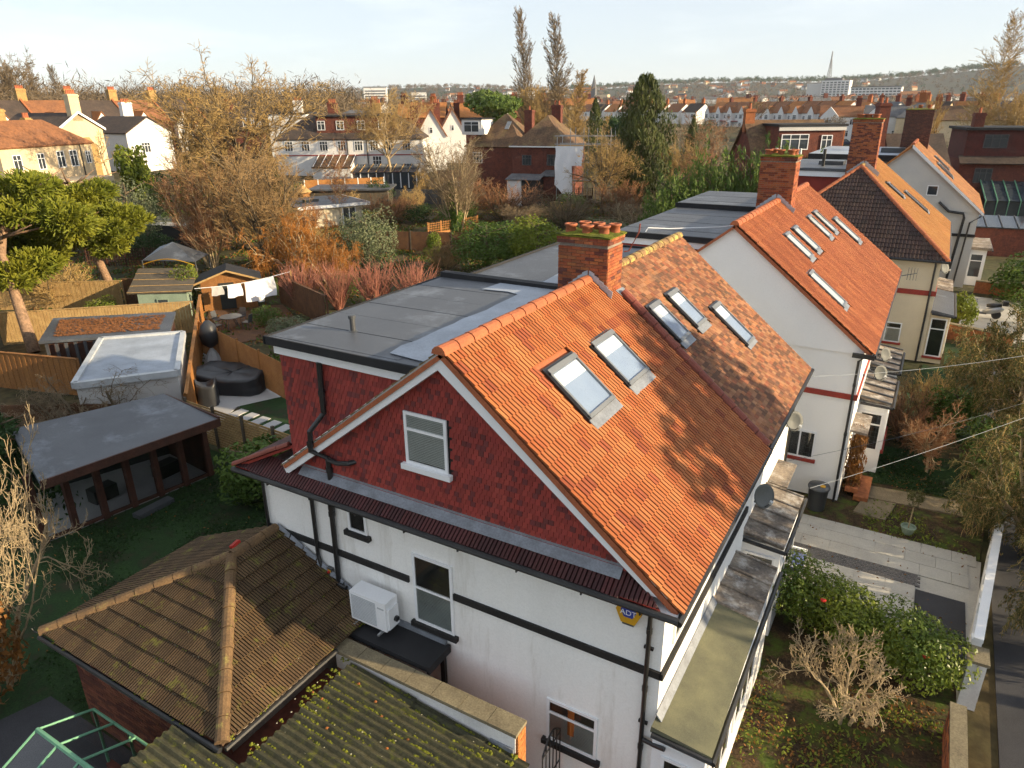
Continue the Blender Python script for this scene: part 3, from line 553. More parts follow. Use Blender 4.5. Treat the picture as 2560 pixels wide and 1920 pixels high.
obj('gutter', MB().tube([(-2.2, 15.2, 5.235), (-2.2, 21.1, 5.235)], .06, 8), M['gutter'], B)
bayB = obj('bay', MB().box(-2.61, -1.68, 15.5, 18.0, 0, 2.62), M['white'], B)
for i in range(4): obj('lead_panel', MB().slab([(-2.62, 15.42+i*.66, 2.88), (-1.6, 15.42+i*.66, 2.72), (-1.6, 16.04+i*.66, 2.72), (-2.62, 16.04+i*.66, 2.88)], .1), M['lead_old'], bayB)
for i in range(5): obj('lead_roll', MB().tube([(-2.62, 15.39+i*.66, 2.9), (-1.6, 15.39+i*.66, 2.74)], .03, 6), M['lead_old'], bayB)
obj('bay_gutter', MB().tube([(-1.55, 15.3, 2.62), (-1.55, 18.15, 2.62)], .05, 8).tube([(-2.55, 15.33, 2.68), (-1.55, 15.3, 2.62)], .05, 8), M['gutter'], bayB)
window(bayB, (-2.5, 15.497, 1.0), (1, 0, 0), .72, 1.3, [('h', .92)], (M['blind'], .06, .9))
window(bayB, (-1.677, 15.7, .9), (0, 1, 0), 2.0, 1.35, [('v', .66), ('v', 1.33), ('h', 1.0)], None)
obj('porch_canopy', MB().slab([(-2.61, 18.3, 2.82), (-2.08, 18.3, 2.76), (-2.08, 19.8, 2.76), (-2.61, 19.8, 2.82)], .08), M['lead_old'], B)
window(B, (-2.597, 16.0, 3.95), (0, 1, 0), 1.6, 1.05, [('v', .8), ('h', .72)], None)
pipe('downpipe', [(-2.5, 20.7, 5.2), (-2.55, 20.7, 0)], .04, B)
# ================================================================== HOUSES C and D (next pair)
RX2, RZ2, EX2 = -5.35, 8.93, -.80
SL2 = Vector((RX2-EX2, 0, RZ2-EZ)); SLL2 = SL2.length
OR2 = [(.38, .118, .042), (.40, .13, .046), (.37, .112, .04), (.41, .138, .05)]
def gable_wall(mb, x0, x1, rx, y, ez, rz, t): mb.slab([(x0, y, ez), (x1, y, ez), (rx, y, rz)], t, (0, 1, 0)); return mb
Cc = thing('semi_detached_house', 'white house with plain rendered gable, red bands and three near skylights', 'house', (-5.3, 26, 0))
Dd = thing('semi_detached_house', 'further half of the second orange-roofed pair, with three grouped skylights', 'house', (-5.3, 33, 0))
wC = MB().box(-10.5, -1.05, 23.4, 30.2, 0, 5.29); wC.slab([(-9.9, 23.34, 5.2), (-1.05, 23.34, 5.2), (-1.05, 23.34, 5.48), (RX2, 23.34, 8.8)], .5, (0, 1, 0)); obj('wall', wC, M['render_bright'], Cc)
obj('wall', gable_wall(MB().box(-10.5, -1.05, 30.21, 36.4, 0, 5.29), -9.9, -1.1, RX2, 36.3, 5.2, 8.8, .1), M['render'], Dd)
obj('band', MB().box(-3.4, -1.03, 23.35, 23.398, 3.66, 3.84).box(-1.048, -1.0, 23.35, 36.3, 3.66, 3.84), M['band_red'], Cc)
for H, y0, y1, holes, sks in ((Cc, 23.22, 30.25, [(1.4, 2.3, 1.35, 3.15), (3.05, 4.0, 3.25, 4.7), (4.6, 5.5, 3.25, 4.7)], [(1.45, 1.5, .75, 1.6), (3.1, 3.35, .78, 1.25), (4.65, 3.35, .78, 1.25)]),
                              (Dd, 30.25, 36.75, [(.75, 1.65, 3.25, 4.7), (2.25, 3.2, 3.25, 4.7), (4.1, 5.2, 2.1, 3.9)], [(.8, 3.35, .78, 1.25), (2.3, 3.35, .78, 1.25), (4.2, 2.3, .9, 1.5)])):
    rf = obj('roof', MB().slab([(EX2, y0, EZ-.03), (EX2, y1, EZ-.03), (RX2, y1, RZ2-.03), (RX2, y0, RZ2-.03)], .1).slab([(RX2, y0, RZ2-.04), (RX2, y1, RZ2-.04), (-9.9, y1, 5.3), (-9.9, y0, 5.3)], .08), M['ridge'], H)
    OO = (EX2+.02, y0, EZ-.015)
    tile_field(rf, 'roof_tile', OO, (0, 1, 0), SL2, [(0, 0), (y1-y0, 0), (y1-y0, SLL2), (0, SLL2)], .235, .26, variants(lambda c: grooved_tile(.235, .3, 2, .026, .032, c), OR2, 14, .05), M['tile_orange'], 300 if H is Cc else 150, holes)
    ridge_run(rf, (RX2, y0, RZ2), (RX2, y1, RZ2), 14, .14, M['ridge'])
    for u_, v_, w_, l_ in sks: skylight(H, OO, (0, 1, 0), SL2, u_, v_, w_, l_, .14, fm=M['grey_metal'], blindf=0, lin='blind')
    obj('gutter', MB().tube([(EX2+.06, y0, 5.23), (EX2+.06, y1, 5.23)], .06, 8), M['gutter'], H)
chC = chimney(Cc, -6.15, -4.85, 30.0, 30.95, 7.8, 10.55, [(-5.95, 30.25), (-5.8, 30.7), (-5.5, 30.3), (-5.1, 30.3), (-5.05, 30.7)], nmax=150, potr=.14, poth=.2)
stepped_flashing(chC, -6.1, -4.7, 29.98, 9.1, 0, .8, 1)
for H, y0, y1, z, x0 in ((Cc, 24.0, 31.0, 8.25, -9.75), (Dd, 31.0, 36.3, 8.45, -9.75)):
    dC = obj('dormer', MB().box(x0+.15, RX2-.2, y0+.12, y1, 6, z-.12), M['band_red'], H)
    tile_field(dC, 'hung_tile', (x0+.15, y0+.1, z-2.2), (1, 0, 0), (0, 0, 1), [(0, 0), (.6, 0), (3.4, 1.9), (0, 1.9)], .165, .12, variants(lambda c: plain_tile(.165, .14, .018, c), HU, 10), M['tile_hung'], 60 if H is Cc else 0, (), .5, .002, 'hung_tiling')
    obj('fascia', bx(x0+.06, RX2-.9, y0+.02, y0+.1, z-.38, z-.16), M['white'], dC)
    f_ = obj('flat_roof', MB().slab([(x0, y0, z), (RX2-.25, y0, z+.03), (RX2-.25, y1, z+.03), (x0, y1, z)], .15), M['felt'], dC)
    for i in range(int((y1-y0)/1.0)): obj('felt_sheet', bx(x0+.05, RX2-.35, y0+.05+i, y0+1.0+i, z+.031, z+.036+.004*(i % 2)), M['felt'], f_)
    obj('felt_edge', bx(x0-.03, RX2-.3, y0-.04, y0-.002, z-.16, z+.03), M['felt_dark'], f_)
obj('tv_cable', MB().tube([(-8.7, 24.2, 8.2), (-8.6, 24.3, 8.42), (-8.0, 24.8, 8.36), (-6.5, 26.0, 8.36), (-5.9, 27.0, 8.36)], .02, 5), M['white'], Cc)
window(Cc, (-3.0, 23.397, 1.32), (1, 0, 0), 1.0, 1.0, [('v', .5)], None, M['band_red'], lead=True)
window(Cc, (-6.2, 23.337, 6.98), (1, 0, 0), .42, .44, [], None)
pipe('downpipe', [(-.98, 23.2, 5.2), (-1.15, 23.28, 5.0), (-1.15, 23.28, 0)], .04, Cc, collars=[(-1.15, 23.28, 4.2), (-1.15, 23.28, 2.5)])
obj('gutter_return', bx(-1.35, -.72, 23.1, 23.22, 5.15, 5.28), M['gutter'], Cc)
for H, y0, y1 in ((Cc, 26.05, 28.9), (Dd, 29.85, 32.7)):
    b_ = obj('bay', MB().box(-1.06, -.1, y0+.1, y1-.1, 0, 2.62), M['white'], H)
    n = 4; L_ = (y1-y0)/n
    for i in range(n): obj('lead_panel', MB().slab([(-1.07, y0+i*L_+.03, 2.86), (-.02, y0+i*L_+.03, 2.72), (-.02, y0+(i+1)*L_-.03, 2.72), (-1.07, y0+(i+1)*L_-.03, 2.86)], .1), M['lead_old'], b_)
    for i in range(n+1): obj('lead_roll', MB().tube([(-1.07, y0+i*L_, 2.89), (-.02, y0+i*L_, 2.75)], .035, 6), M['dark_grey'], b_)
    obj('bay_gutter', MB().tube([(.04, y0-.05, 2.6), (.04, y1+.05, 2.6)], .055, 8).tube([(-1.0, y0-.03, 2.62), (.04, y0-.05, 2.6)], .05, 8), M['gutter'], b_)
    window(b_, (-.95, y0+.097, .85), (1, 0, 0), .75, 1.45, [('h', 1.0)], None, lead=True)
    window(b_, (-.097, y0+.3, .85), (0, 1, 0), y1-y0-.6, 1.45, [('h', 1.0), ('v', .75), ('v', 1.5)], None, M['band_red'])
obj('porch_canopy', MB().slab([(-1.05, 23.7, 2.52), (-.52, 23.7, 2.46), (-.52, 25.35, 2.46), (-1.05, 25.35, 2.52)], .08), M['lead_old'], Cc)
# ================================================================== HOUSE E (hipped, dark end) and F (grey gable)
E_ = thing('hipped_house', 'cream house with dark profiled-tile hip end and sandy brown front slope', 'house', (-3.8, 46, 0))
wE = MB().box(-8.4, .85, 40.3, 54, 0, 5.25); obj('wall', wE, M['render_cream'], E_)
xe0, xe1, ye0, ye1, ze, xr, yr, zr = -8.75, 1.1, 39.95, 54.0, 5.3, -3.83, 45.0, 9.2
rE = obj('roof', MB().slab([(xe0, ye0, ze-.04), (xe1, ye0, ze-.04), (xr, yr, zr-.04)], .1).slab([(xe1, ye0, ze-.04), (xe1, ye1, ze-.04), (xr, ye1, zr-.04), (xr, yr, zr-.04)], .1).slab([(xe0, ye1, ze-.04), (xe0, ye0, ze-.04), (xr, yr, zr-.04), (xr, ye1, zr-.04)], .1), M['roof_far_dark'], E_)
DK = [(.062, .036, .030), (.075, .042, .033), (.052, .032, .028), (.085, .05, .038)]
SD = [(.40, .19, .06), (.37, .17, .055), (.43, .21, .07), (.34, .155, .05)]
vE = Vector((0, yr-ye0, zr-ze)); LE = vE.length
tile_field(rE, 'roof_tile', (xe0, ye0, ze-.01), (1, 0, 0), vE, [(0, 0), (xe1-xe0, 0), (xr-xe0, LE)], .33, .30, variants(lambda c: roll_tile(.33, .34, .045, .035, c), DK, 8), M['tile_conc'] if False else M['tile_pent'], 300)
vE2 = Vector((xr-xe1, 0, zr-ze)); LE2 = vE2.length
tile_field(rE, 'front_roof_tile', (xe1, ye0, ze-.01), (0, 1, 0), vE2, [(0, 0), (ye1-ye0, 0), (ye1-ye0, LE2), (yr-ye0, LE2)], .33, .30, variants(lambda c: roll_tile(.33, .34, .02, .025, c), SD, 8, .07), M['tile_sand'], 250, [(6.5, 7.5, 3.3, 4.7), (9.0, 10.1, 1.6, 3.6)])
skylight(E_, (xe1, ye0, ze), (0, 1, 0), vE2, 6.6, 3.4, .8, 1.2, .12, blindf=0); skylight(E_, (xe1, ye0, ze), (0, 1, 0), vE2, 9.1, 1.7, .9, 1.8, .12, blindf=0)
ridge_run(rE, (xe1+.02, ye0-.02, ze+.02), (xr, yr, zr+.03), 20, .12, M['ridge'], 'hip_tile'); ridge_run(rE, (xe0, ye0-.02, ze+.02), (xr, yr, zr+.03), 20, .12, M['ridge'], 'hip_tile')
ridge_run(rE, (xr, yr, zr+.03), (xr, ye1, zr+.03), 18, .12, M['ridge_moss'])
chE = chimney(E_, -4.7, -3.25, 46.1, 47.2, 8.1, 11.6, [(-4.4, 46.4), (-4.0, 46.5), (-3.6, 46.4)], nmax=0, potr=.2, poth=.22); stepped_flashing(chE, -4.6, -3.0, 46.07, 9.35, 0, .8, 1)
dE = obj('dormer', bx(-9.2, -4.4, 46.6, 53.5, 6, 8.75), M['band_red'], E_)
obj('flat_roof', bx(-9.5, -4.2, 46.3, 53.8, 8.76, 8.92), M['felt'], dE); obj('fascia', bx(-9.4, -4.6, 46.35, 46.42, 8.45, 8.75), M['white'], dE)
obj('roof_box', bx(-6.6, -5.2, 49.0, 50.5, 8.93, 9.15), M['dark_grey'], dE)
for x in (-9.0, -7.6, -6.2): pipe('vent_pipe', [(x, 48, 8.9), (x, 48, 9.9)], .09, dE, M['steel'] if x < -7 else M['black'])
obj('band', MB().box(-1.4, .86, 40.25, 40.298, 3.45, 3.70).box(.852, .9, 40.25, 53, 3.45, 3.70), M['band_red'], E_)
obj('gutter', MB().tube([(xe0, ye0-.05, ze-.07), (xe1+.05, ye0-.05, ze-.07)], .07, 8).tube([(xe1+.05, ye0-.05, ze-.07), (xe1+.05, ye1, ze-.07)], .07, 8), M['gutter'], E_)
window(E_, (-1.05, 40.297, .85), (1, 0, 0), .75, 1.05, [('h', .75)], (M['blind'], .06, .72), M['band_red'])
pipe('downpipe', [(.6, 40.1, 5.2), (.62, 40.2, 5.0), (.62, 40.2, 0)], .05, E_)
bE = obj('bay', bx(.86, 1.72, 40.35, 45.4, 0, 2.55), M['render_cream'], E_)
obj('bay_roof', MB().slab([(.86, 40.1, 2.8), (1.85, 40.1, 2.64), (1.85, 45.3, 2.64), (.86, 45.3, 2.8)], .14), M['felt'], bE)
obj('bay_gutter', MB().tube([(1.92, 40.05, 2.56), (1.92, 45.4, 2.56)], .06, 8).tube([(.9, 40.06, 2.62), (1.92, 40.05, 2.56)], .06, 8), M['gutter'], bE)
for i in range(4): obj('lead_panel', MB().slab([(.86, 45.5+i*.8, 2.8), (1.8, 45.5+i*.8, 2.66), (1.8, 46.22+i*.8, 2.66), (.86, 46.22+i*.8, 2.8)], .12), M['lead_old'], bE)
window(bE, (.92, 40.347, .35), (1, 0, 0), .72, 2.0, [('h', 1.45)], None, M['band_red'], pane='glass')
window(bE, (1.723, 40.6, .5), (0, 1, 0), 4.2, 1.85, [('h', 1.3), ('v', 1.4), ('v', 2.8)], None)
F_ = thing('gabled_house', 'grey rendered house with plain gable and ochre roof beyond the hipped one', 'house', (-2, 65, 0))
xf, zf = -1.98, 9.72
wF = MB().box(-7, 2.85, 59.4, 72, 0, 5.3); gable_wall(wF, -7.0, 2.85, xf, 59.35, 5.3, 9.6, .3); obj('wall', wF, M['render_grey'], F_)
rF = obj('roof', MB().slab([(3.1, 59.1, 5.26), (3.1, 72.1, 5.26), (xf, 72.1, zf-.04), (xf, 59.1, zf-.04)], .15).slab([(xf, 59.1, zf-.04), (xf, 72.1, zf-.04), (-7.1, 72.1, 5.2), (-7.1, 59.1, 5.2)], .12), M['roof_far_orange'], F_)
vF = Vector((xf-3.1, 0, zf-5.3))
tile_field(rF, 'roof_tile', (3.1, 59.1, 5.29), (0, 1, 0), vF, [(0, 0), (13, 0), (13, vF.length), (0, vF.length)], .3, .28, variants(lambda c: plain_tile(.3, .32, .03, c), [(.36, .16, .055), (.31, .13, .05), (.40, .19, .065), (.27, .12, .05)], 10, .2), M['tile_sand'], 0, [(2.5, 4.8, 2.9, 4.6)], .5)
ridge_run(rF, (xf, 59.0, zf+.02), (xf, 72, zf+.02), 16, .14, M['ridge'])
obj('verge_trim', MB().slab([(3.1, 59.06, 5.1), (3.1, 59.06, 5.3), (xf, 59.06, zf), (xf, 59.06, zf-.25)], .05, (0, 1, 0)), M['white'], F_)
for i in range(3): skylight(F_, (3.1, 59.1, 5.29), (0, 1, 0), vF, 2.6+i*.75, 3.0, .55, 1.5, .1, fm=M['grey_metal'], blindf=0)
for i in range(2): skylight(F_, (3.1, 59.1, 5.29), (0, 1, 0), vF, 6.6+i*.75, 3.4, .5, 1.5, .1, fm=M['grey_metal'], blindf=0)
dF = obj('dormer', bx(-8.6, -2.2, 60.5, 71, 6, 8.7), M['render_grey'], F_); obj('flat_roof', bx(-8.9, -2.0, 60.2, 71.3, 8.71, 8.9), M['frost'], dF); obj('roof_lantern', bx(-4.2, -2.6, 63, 64.6, 8.91, 9.25), M['dark_grey'], dF); obj('felt_edge', bx(-8.92, -2.2, 60.1, 60.19, 8.45, 8.9), M['felt_dark'], dF)
chimney(F_, -3.1, -1.2, 66.0, 67.1, 8.3, 11.9, [(-2.2, 66.5), (-1.6, 66.5)], nmax=0, cols=[(.12, .06, .045), (.16, .075, .05), (.1, .05, .04)], moss=True)
obj('band', bx(1.0, 2.9, 59.3, 59.348, 3.6, 3.8), M['band_black'], F_)
window(F_, (-.6, 59.047+.3, 6.3), (1, 0, 0), .7, .7, [], None, pane='glass_far')
pipe('downpipe', [(.3, 59.2, 5.9), (1.0, 59.2, 5.3), (1.9, 59.2, 5.2), (2.0, 59.2, 4.9), (1.7, 59.2, 0)], .09, F_)
pipe('downpipe', [(3.0, 59.1, 5.1), (2.4, 59.2, 4.6), (2.2, 59.2, 0)], .06, F_)
bF = obj('bay', bx(2.86, 3.9, 60.5, 64.5, 0, 2.6), M['white'], F_); obj('bay_roof', bx(2.86, 4.15, 60.2, 64.8, 2.61, 2.8), M['lead_old'], bF)
obj('bay_gutter', MB().tube([(4.2, 60.2, 2.6), (4.2, 64.8, 2.6)], .06, 6), M['gutter'], bF)
window(bF, (2.95, 60.497, .6), (1, 0, 0), .8, 1.7, [('h', 1.2)], None, pane='glass_far')
# ================================================================== GROUND, STREET, GARDENS
def ground_mesh():
    mb = MB(); rings = [0, 6, 12, 20, 30, 40, 50, 60, 70, 85, 100, 120, 150, 190, 260, 380, 600, 1000, 1600, 2100, 2600, 4000, 8000]; n = 72
    vs = [(0, 0, -.06)]; idx = {}
    for i, r in enumerate(rings[1:]):
        for j in range(n):
            t = 2*math.pi*j/n; x, y = r*math.sin(t), r*math.cos(t); h = gz(x, y) if abs(((t+math.pi) % (2*math.pi))-math.pi) < 1.75 else min(gz(x, y), 10)
            vs.append((x, y, h-.06+(math.sin(x*.004)*math.cos(y*.003)*6 if r > 1500 else 0)))
    fs = [(0, 1+(j+1) % n, 1+j) for j in range(n)]
    for i in range(len(rings)-2):
        for j in range(n): a = 1+i*n; b = a+n; fs.append((a+j, a+(j+1) % n, b+(j+1) % n, b+j))
    fs = [tuple(reversed(f)) for f in fs]; mb.add(vs, fs)
    for k, f in enumerate(mb.f):
        mb.m[k] = 1 if max(f) > 1+15*n else 0
    return mb
tag(obj('ground', ground_mesh(), [M['ground'], M['farland']]), kind='structure')
def sheet(name, pts, z, mat, kind='structure'): return tag(obj(name, MB().slab([(x, y, z) for x, y in pts], .05, (0, 0, -1)), mat), kind=kind)
sheet('lawn', [(-23.8, 4), (-12, 4), (-11.7, 15.3), (-24, 15.6), (-24.5, 12)], -.02, M['grass'])
sheet('lawn', [(-19, 15.9), (-11.7, 15.6), (-11.7, 21), (-25, 21.4), (-25.6, 19.2), (-24.5, 18.4)], -.02, M['grass'])
sheet('patio', [(-24.0, 15.95), (-24.6, 16.05), (-33.3, 23.2), (-24.6, 20.9), (-25.5, 19.0)], -.012, M['slab_shade'])
sheet('deck', [(-36.0, 25.2), (-40.4, 29.2), (-37.2, 32.6), (-31.0, 29.0), (-33.2, 25.0)], -.01, M['timber_brown'])
sheet('lawn', [(-50, 57.5), (-42.5, 56.0), (-45.0, 64), (-54.5, 65)], .12, M['grass'])
for i, (x, y) in enumerate(((-24.85, 18.55), (-24.1, 18.5), (-23.35, 18.45), (-22.6, 18.4), (-21.85, 18.35))):
    tag(obj('stepping_stone', bx(x-.24, x+.24, y-.5, y+.35, -.04, .012), M['slab_shade']), 'pale stepping stone, %s from the patio, on the shaded lawn' % ('first', 'second', 'third', 'fourth', 'fifth')[i], 'stepping stone', 'stepping stones across the neighbour lawn')
# front gardens and street
sheet('garden_soil', [(-2.5, 2), (2.5, 2), (2.6, 17.5), (-2.5, 17.6)], -.03, M['soil'])
sheet('garden_soil', [(-2.6, 21.9), (3.0, 21.7), (3.4, 26), (-1, 26)], -.03, M['soil'])
sheet('front_lawn', [(-.3, 25.4), (2.5, 25.5), (2.6, 28.6), (-.2, 28.8)], -.018, M['grass'])
sheet('front_lawn', [(0, 30.5), (3.2, 30.5), (3.6, 39.5), (1.0, 40)], -.018, M['grass'])
sheet('front_lawn', [(1.9, 40.2), (3.8, 40.2), (3.6, 44.2), (1.9, 44.6)], -.014, M['grass'])
sheet('pavement', [(3.0, 1), (6.2, 1), (6.2, 110), (4.8, 110), (3.3, 24)], -.02, M['asphalt'])
sheet('road', [(6.45, -20), (13.5, -20), (13.5, 140), (6.45, 140)], -.11, M['asphalt'])
tag(obj('kerb', bx(6.2, 6.45, -20, 140, -.16, -.005), M['stone']), kind='structure')
sheet('verge', [(13.6, -30), (60, -30), (60, 140), (13.6, 140)], -.04, M['ground'])
# paved front drive of house B: pale slabs, a strip of grey setts, a dark mat slab
drive = sheet('paved_drive', [(-2.55, 17.6), (2.75, 16.6), (3.05, 21.75), (-2.55, 21.95)], -.02, M['slab'])
sl = bx(.006, .894, .006, .594, -.02, .012).mesh('paving_slab', M['slab'])
for j in range(7):
    if j == 3: continue
    for i in range(8):
        y = 17.75+j*.6; xm = 1.43 if j < 3 else 2.62+.1*(j-3); x0 = max(-2.5, -2.5+i*.8-(.4 if j % 2 else 0)); x1 = min(xm, -2.5+(i+1)*.8-(.4 if j % 2 else 0))
        if x1-x0 > .12: obj('paving_slab', sl, None, drive, mtx=Matrix.Translation((x0, y, 0)) @ Matrix.Diagonal(((x1-x0)/.9, 1, 1, 1)))
st = bx(.004, .146, .004, .096, -.02, .014).mesh('sett', M['sett'])
for j in range(6):
    for i in range(27): obj('sett', st, None, drive, mtx=Matrix.Translation((-2.5+i*.15-(j % 2)*.07, 19.55+j*.1, random.uniform(-.002, .002))))
tag(obj('drain_mat', bx(1.45, 2.62, 16.75, 19.4, -.02, .016), M['asphalt']), 'dark grey rectangular slab in the pale drive beside the street wall', 'slab')
tag(obj('garden_path', MB().slab([(-.5, 22.9, .03), (.45, 22.8, .03), (.7, 24.1, .03), (-.3, 24, .03)], .12, (0, 0, -1)).slab([(-.3, 24.1, .02), (2.6, 24.3, .02), (2.6, 25.3, .02), (-.3, 25.0, .02)], .12, (0, 0, -1)), M['concrete']), 'worn brown concrete path stepping up to the second house', 'path')
stp = thing('brick_steps', 'red tiled doorstep beside the climbing plant', 'steps', (-.4, 24.5, 0))
obj('tread', bx(-.6, -.15, 23.7, 25.4, 0, .16), M['brick_orange'], stp); obj('tread', bx(-.9, -.5, 23.9, 25.4, .16, .32), M['brick_orange'], stp)
# street wall: white rendered wall with recessed panels, pillar, then low brick wall
wl_ = thing('street_wall', 'white rendered garden wall with open panels along the pavement', 'wall', (2.9, 19, 0))
wd = Vector((.72, 6.5, 0)).normalized()
def along(p, q, w, z0, z1, mb=None):
    p, q = Vector((*p, 0)), Vector((*q, 0)); n = Vector((q.y-p.y, p.x-q.x, 0)).normalized()*w/2; mb = mb or MB()
    mb.slab([(*(p-n).xy, z0), (*(p+n).xy, z0), (*(q+n).xy, z0), (*(q-n).xy, z0)], z1-z0, (0, 0, 1)); return mb
obj('wall_body', along((2.56, 15.9), (3.32, 22.4), .2, -.05, .62), M['render_old'], wl_)
obj('wall_rail', along((2.66, 16.5), (3.32, 22.4), .2, .94, 1.04), M['white'], wl_)
for t in (.12, .36, .58, .8, 1): p = Vector((2.56, 15.9))+(Vector((3.32, 22.4))-Vector((2.56, 15.9)))*t; obj('wall_post', bx(p.x-.11, p.x+.11, p.y-.11, p.y+.11, .62, .94), M['white'], wl_)
pl = thing('gate_pillar', 'white rendered pillar with flat coping at the end of the street wall', 'pillar', (2.6, 15.6, 0))
obj('shaft', bx(2.42, 2.76, 15.35, 15.85, -.05, 1.2), M['render_old'], pl); obj('coping', bx(2.38, 2.8, 15.31, 15.89, 1.2, 1.27), M['stone'], pl)
lb = thing('low_brick_wall', 'low orange brick garden wall by the pavement at the bottom corner', 'wall', (2.35, 12, 0))
obj('wall_core', bx(2.18, 2.40, 7.5, 14.3, -.05, .78), M['mortar'], lb)
brick_faces(lb, 2.17, 2.41, 7.5, 14.3, -.05, .775, 'lr', 300, BR); obj('coping', bx(2.14, 2.44, 7.5, 14.32, .781, .85), M['stone'], lb)
for i, (p, q, lab) in enumerate((((1.9, 45.6), (4.9, 44.4), 'low red brick wall beside the parked scooter, the nearer one'), ((3.5, 58.2), (7.5, 58.0), 'low red brick boundary wall across the drive beyond the scooter'))):
    t_ = thing('boundary_wall', lab, 'wall', (*p, 0)); obj('wall_body', along(p, q, .25, -.05, .8), M['brick_orange'], t_); obj('coping', along(p, q, .32, .802, .87), M['stone'], t_)
sheet('brick_drive', [(2.4, 46.2), (6.5, 45.8), (6.8, 57.6), (3.2, 57.8)], -.012, M['slab'])
# ================================================================== SIDE EXTENSION with mossy hipped roof
X = thing('hipped_extension', 'brick side extension with mossy brown hipped tile roof', 'extension', (-11.4, 7, 0))
xa, xb, yf, zl, xrr, yrr, zrr, yw = -14.22, -8.72, 5.14, 2.53, -11.36, 7.75, 3.78, 9.0
obj('wall', bx(-13.88, -9.02, 5.47, 9.0, 0, 2.42), M['mortar'], X)
xw = obj('brick_skin', bx(-13.87, -9.03, 5.46, 5.475, 0, 2.4), M['mortar'], X); brick_faces(xw, -13.9, -9.0, 5.45, 9, 0, 2.4, 'f', 300, [(.20, .07, .04), (.17, .06, .035), (.23, .085, .045), (.14, .05, .035)])
CT = [(.125, .078, .038), (.115, .07, .034), (.135, .085, .042), (.105, .066, .034)]
xr_ = obj('roof', MB().slab([(xa, yf, zl), (xb, yf, zl), (xrr, yrr, zrr)], .08).slab([(xb, yf, zl), (xb, yw, zl), (xrr, yw, zrr), (xrr, yrr, zrr)], .08).slab([(xa, yw, zl), (xa, yf, zl), (xrr, yrr, zrr), (xrr, yw, zrr)], .08), M['roof_moss'], X)
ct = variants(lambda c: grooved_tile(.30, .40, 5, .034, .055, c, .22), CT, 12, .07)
v1 = Vector((0, yrr-yf, zrr-zl)); v2 = Vector((xrr-xb, 0, zrr-zl)); v3 = Vector((xrr-xa, 0, zrr-zl))
tile_field(xr_, 'roof_tile', (xa, yf, zl+.01), (1, 0, 0), v1, [(0, 0), (xb-xa, 0), (xrr-xa, v1.length)], .30, .335, ct, M['tile_conc'], 150)
tile_field(xr_, 'roof_tile', (xb, yf, zl+.01), (0, 1, 0), v2, [(0, 0), (yw-yf, 0), (yw-yf, v2.length), (yrr-yf, v2.length)], .30, .335, ct, M['tile_conc'], 150)
tile_field(xr_, 'roof_tile', (xa, yw, zl+.01), (0, -1, 0), v3, [(0, 0), (yw-yf, 0), (yw-yrr, v3.length), (0, v3.length)], .30, .335, ct, M['tile_conc'], 100)
ridge_run(xr_, (xb, yf, zl+.06), (xrr, yrr, zrr+.06), 9, .12, M['ridge_brown'], 'hip_tile'); ridge_run(xr_, (xa, yf, zl+.06), (xrr, yrr, zrr+.06), 10, .12, M['ridge_brown'], 'hip_tile')
ridge_run(xr_, (xrr, yrr, zrr+.05), (xrr, yw-.02, zrr+.05), 3, .13, M['ridge_brown'])
obj('gutter', MB().tube([(xa, yf-.06, zl-.06), (xb, yf-.06, zl-.06)], .055, 8).tube([(xb+.06, yf, zl-.06), (xb+.06, 7.8, zl-.06)], .05, 8), M['gutter'], X)
for i in range(7): t = i/7; obj('flashing_step', MB().slab([(xrr+.05+2.6*t, 8.995, zrr+.14-1.23*t), (xrr+.05+2.6*t+.34, 8.995, zrr+.14-1.23*(t+.13)), (xrr+.05+2.6*t+.34, 8.93, zrr+.02-1.23*(t+.13)), (xrr+.05+2.6*t, 8.93, zrr+.04-1.23*t)], .012), M['lead'], xr_)
obj('roof_vent', MB().slab([(-11.62, 7.9, 3.86), (-11.45, 7.85, 3.95), (-11.5, 8.1, 3.95), (-11.68, 8.15, 3.86)], .06), M['red'], xr_)
fin = obj('hip_finial', MB().tube([(xa-.02, yf-.02, zl), (xa-.1, yf-.08, zl+.06), (xa-.13, yf-.1, zl+.14), (xa-.08, yf-.06, zl+.16)], .012, 6), M['gutter'], xr_)
# moss cushions and lichen on both roofs
def cushions(pts, name, parent, mat, s0=.02, s1=.05):
    mb = MB()
    for p in pts:
        r = random.uniform(s0, s1); n = 5; a0 = random.random()*6
        mb.add([(p[0]+math.cos(a0+i*1.2566)*r*random.uniform(.7, 1.2), p[1]+math.sin(a0+i*1.2566)*r*random.uniform(.7, 1.2), p[2]) for i in range(n)]+[(p[0], p[1], p[2]+r*.6)], [(i, (i+1) % n, n) for i in range(n)])
    return obj(name, mb, mat, parent, kind='stuff')
M['lichen'] = pmat('pale_lichen', (.42, .40, .30), (.36, .33, .2), fine=.2, rough=1)
def on_hip(a, b, s_):
    if s_:
        if a+b > 1: a, b = 1-a, 1-b
        return Vector((xa, yf, zl))+Vector((xb-xa, 0, 0))*a+Vector((xrr-xa, yrr-yf, zrr-zl))*b
    P = Vector((xb, yf, zl))+Vector((0, yw-yf, 0))*a+v2*b
    return P if (P.y-yf) >= b*(yrr-yf) else None
pts = []; lich = []
for _ in range(150):                                   # moss gathers in runs along the laps between courses
    s_ = random.random() < .62; b = round(random.random()**1.4*8.6)/8.6; a = random.random()*(1-b if s_ else 1); L_ = random.uniform(.01, .06)
    for k in range(int(8+L_*300)):
        P = on_hip(min(.99, a+random.random()*L_), min(.97, b+random.gauss(0, .012)), s_)
        if P: pts.append((P.x, P.y, P.z+.055))
for _ in range(700):
    P = on_hip(random.random(), random.random(), random.random() < .5)
    if P: lich.append((P.x, P.y, P.z+.06))
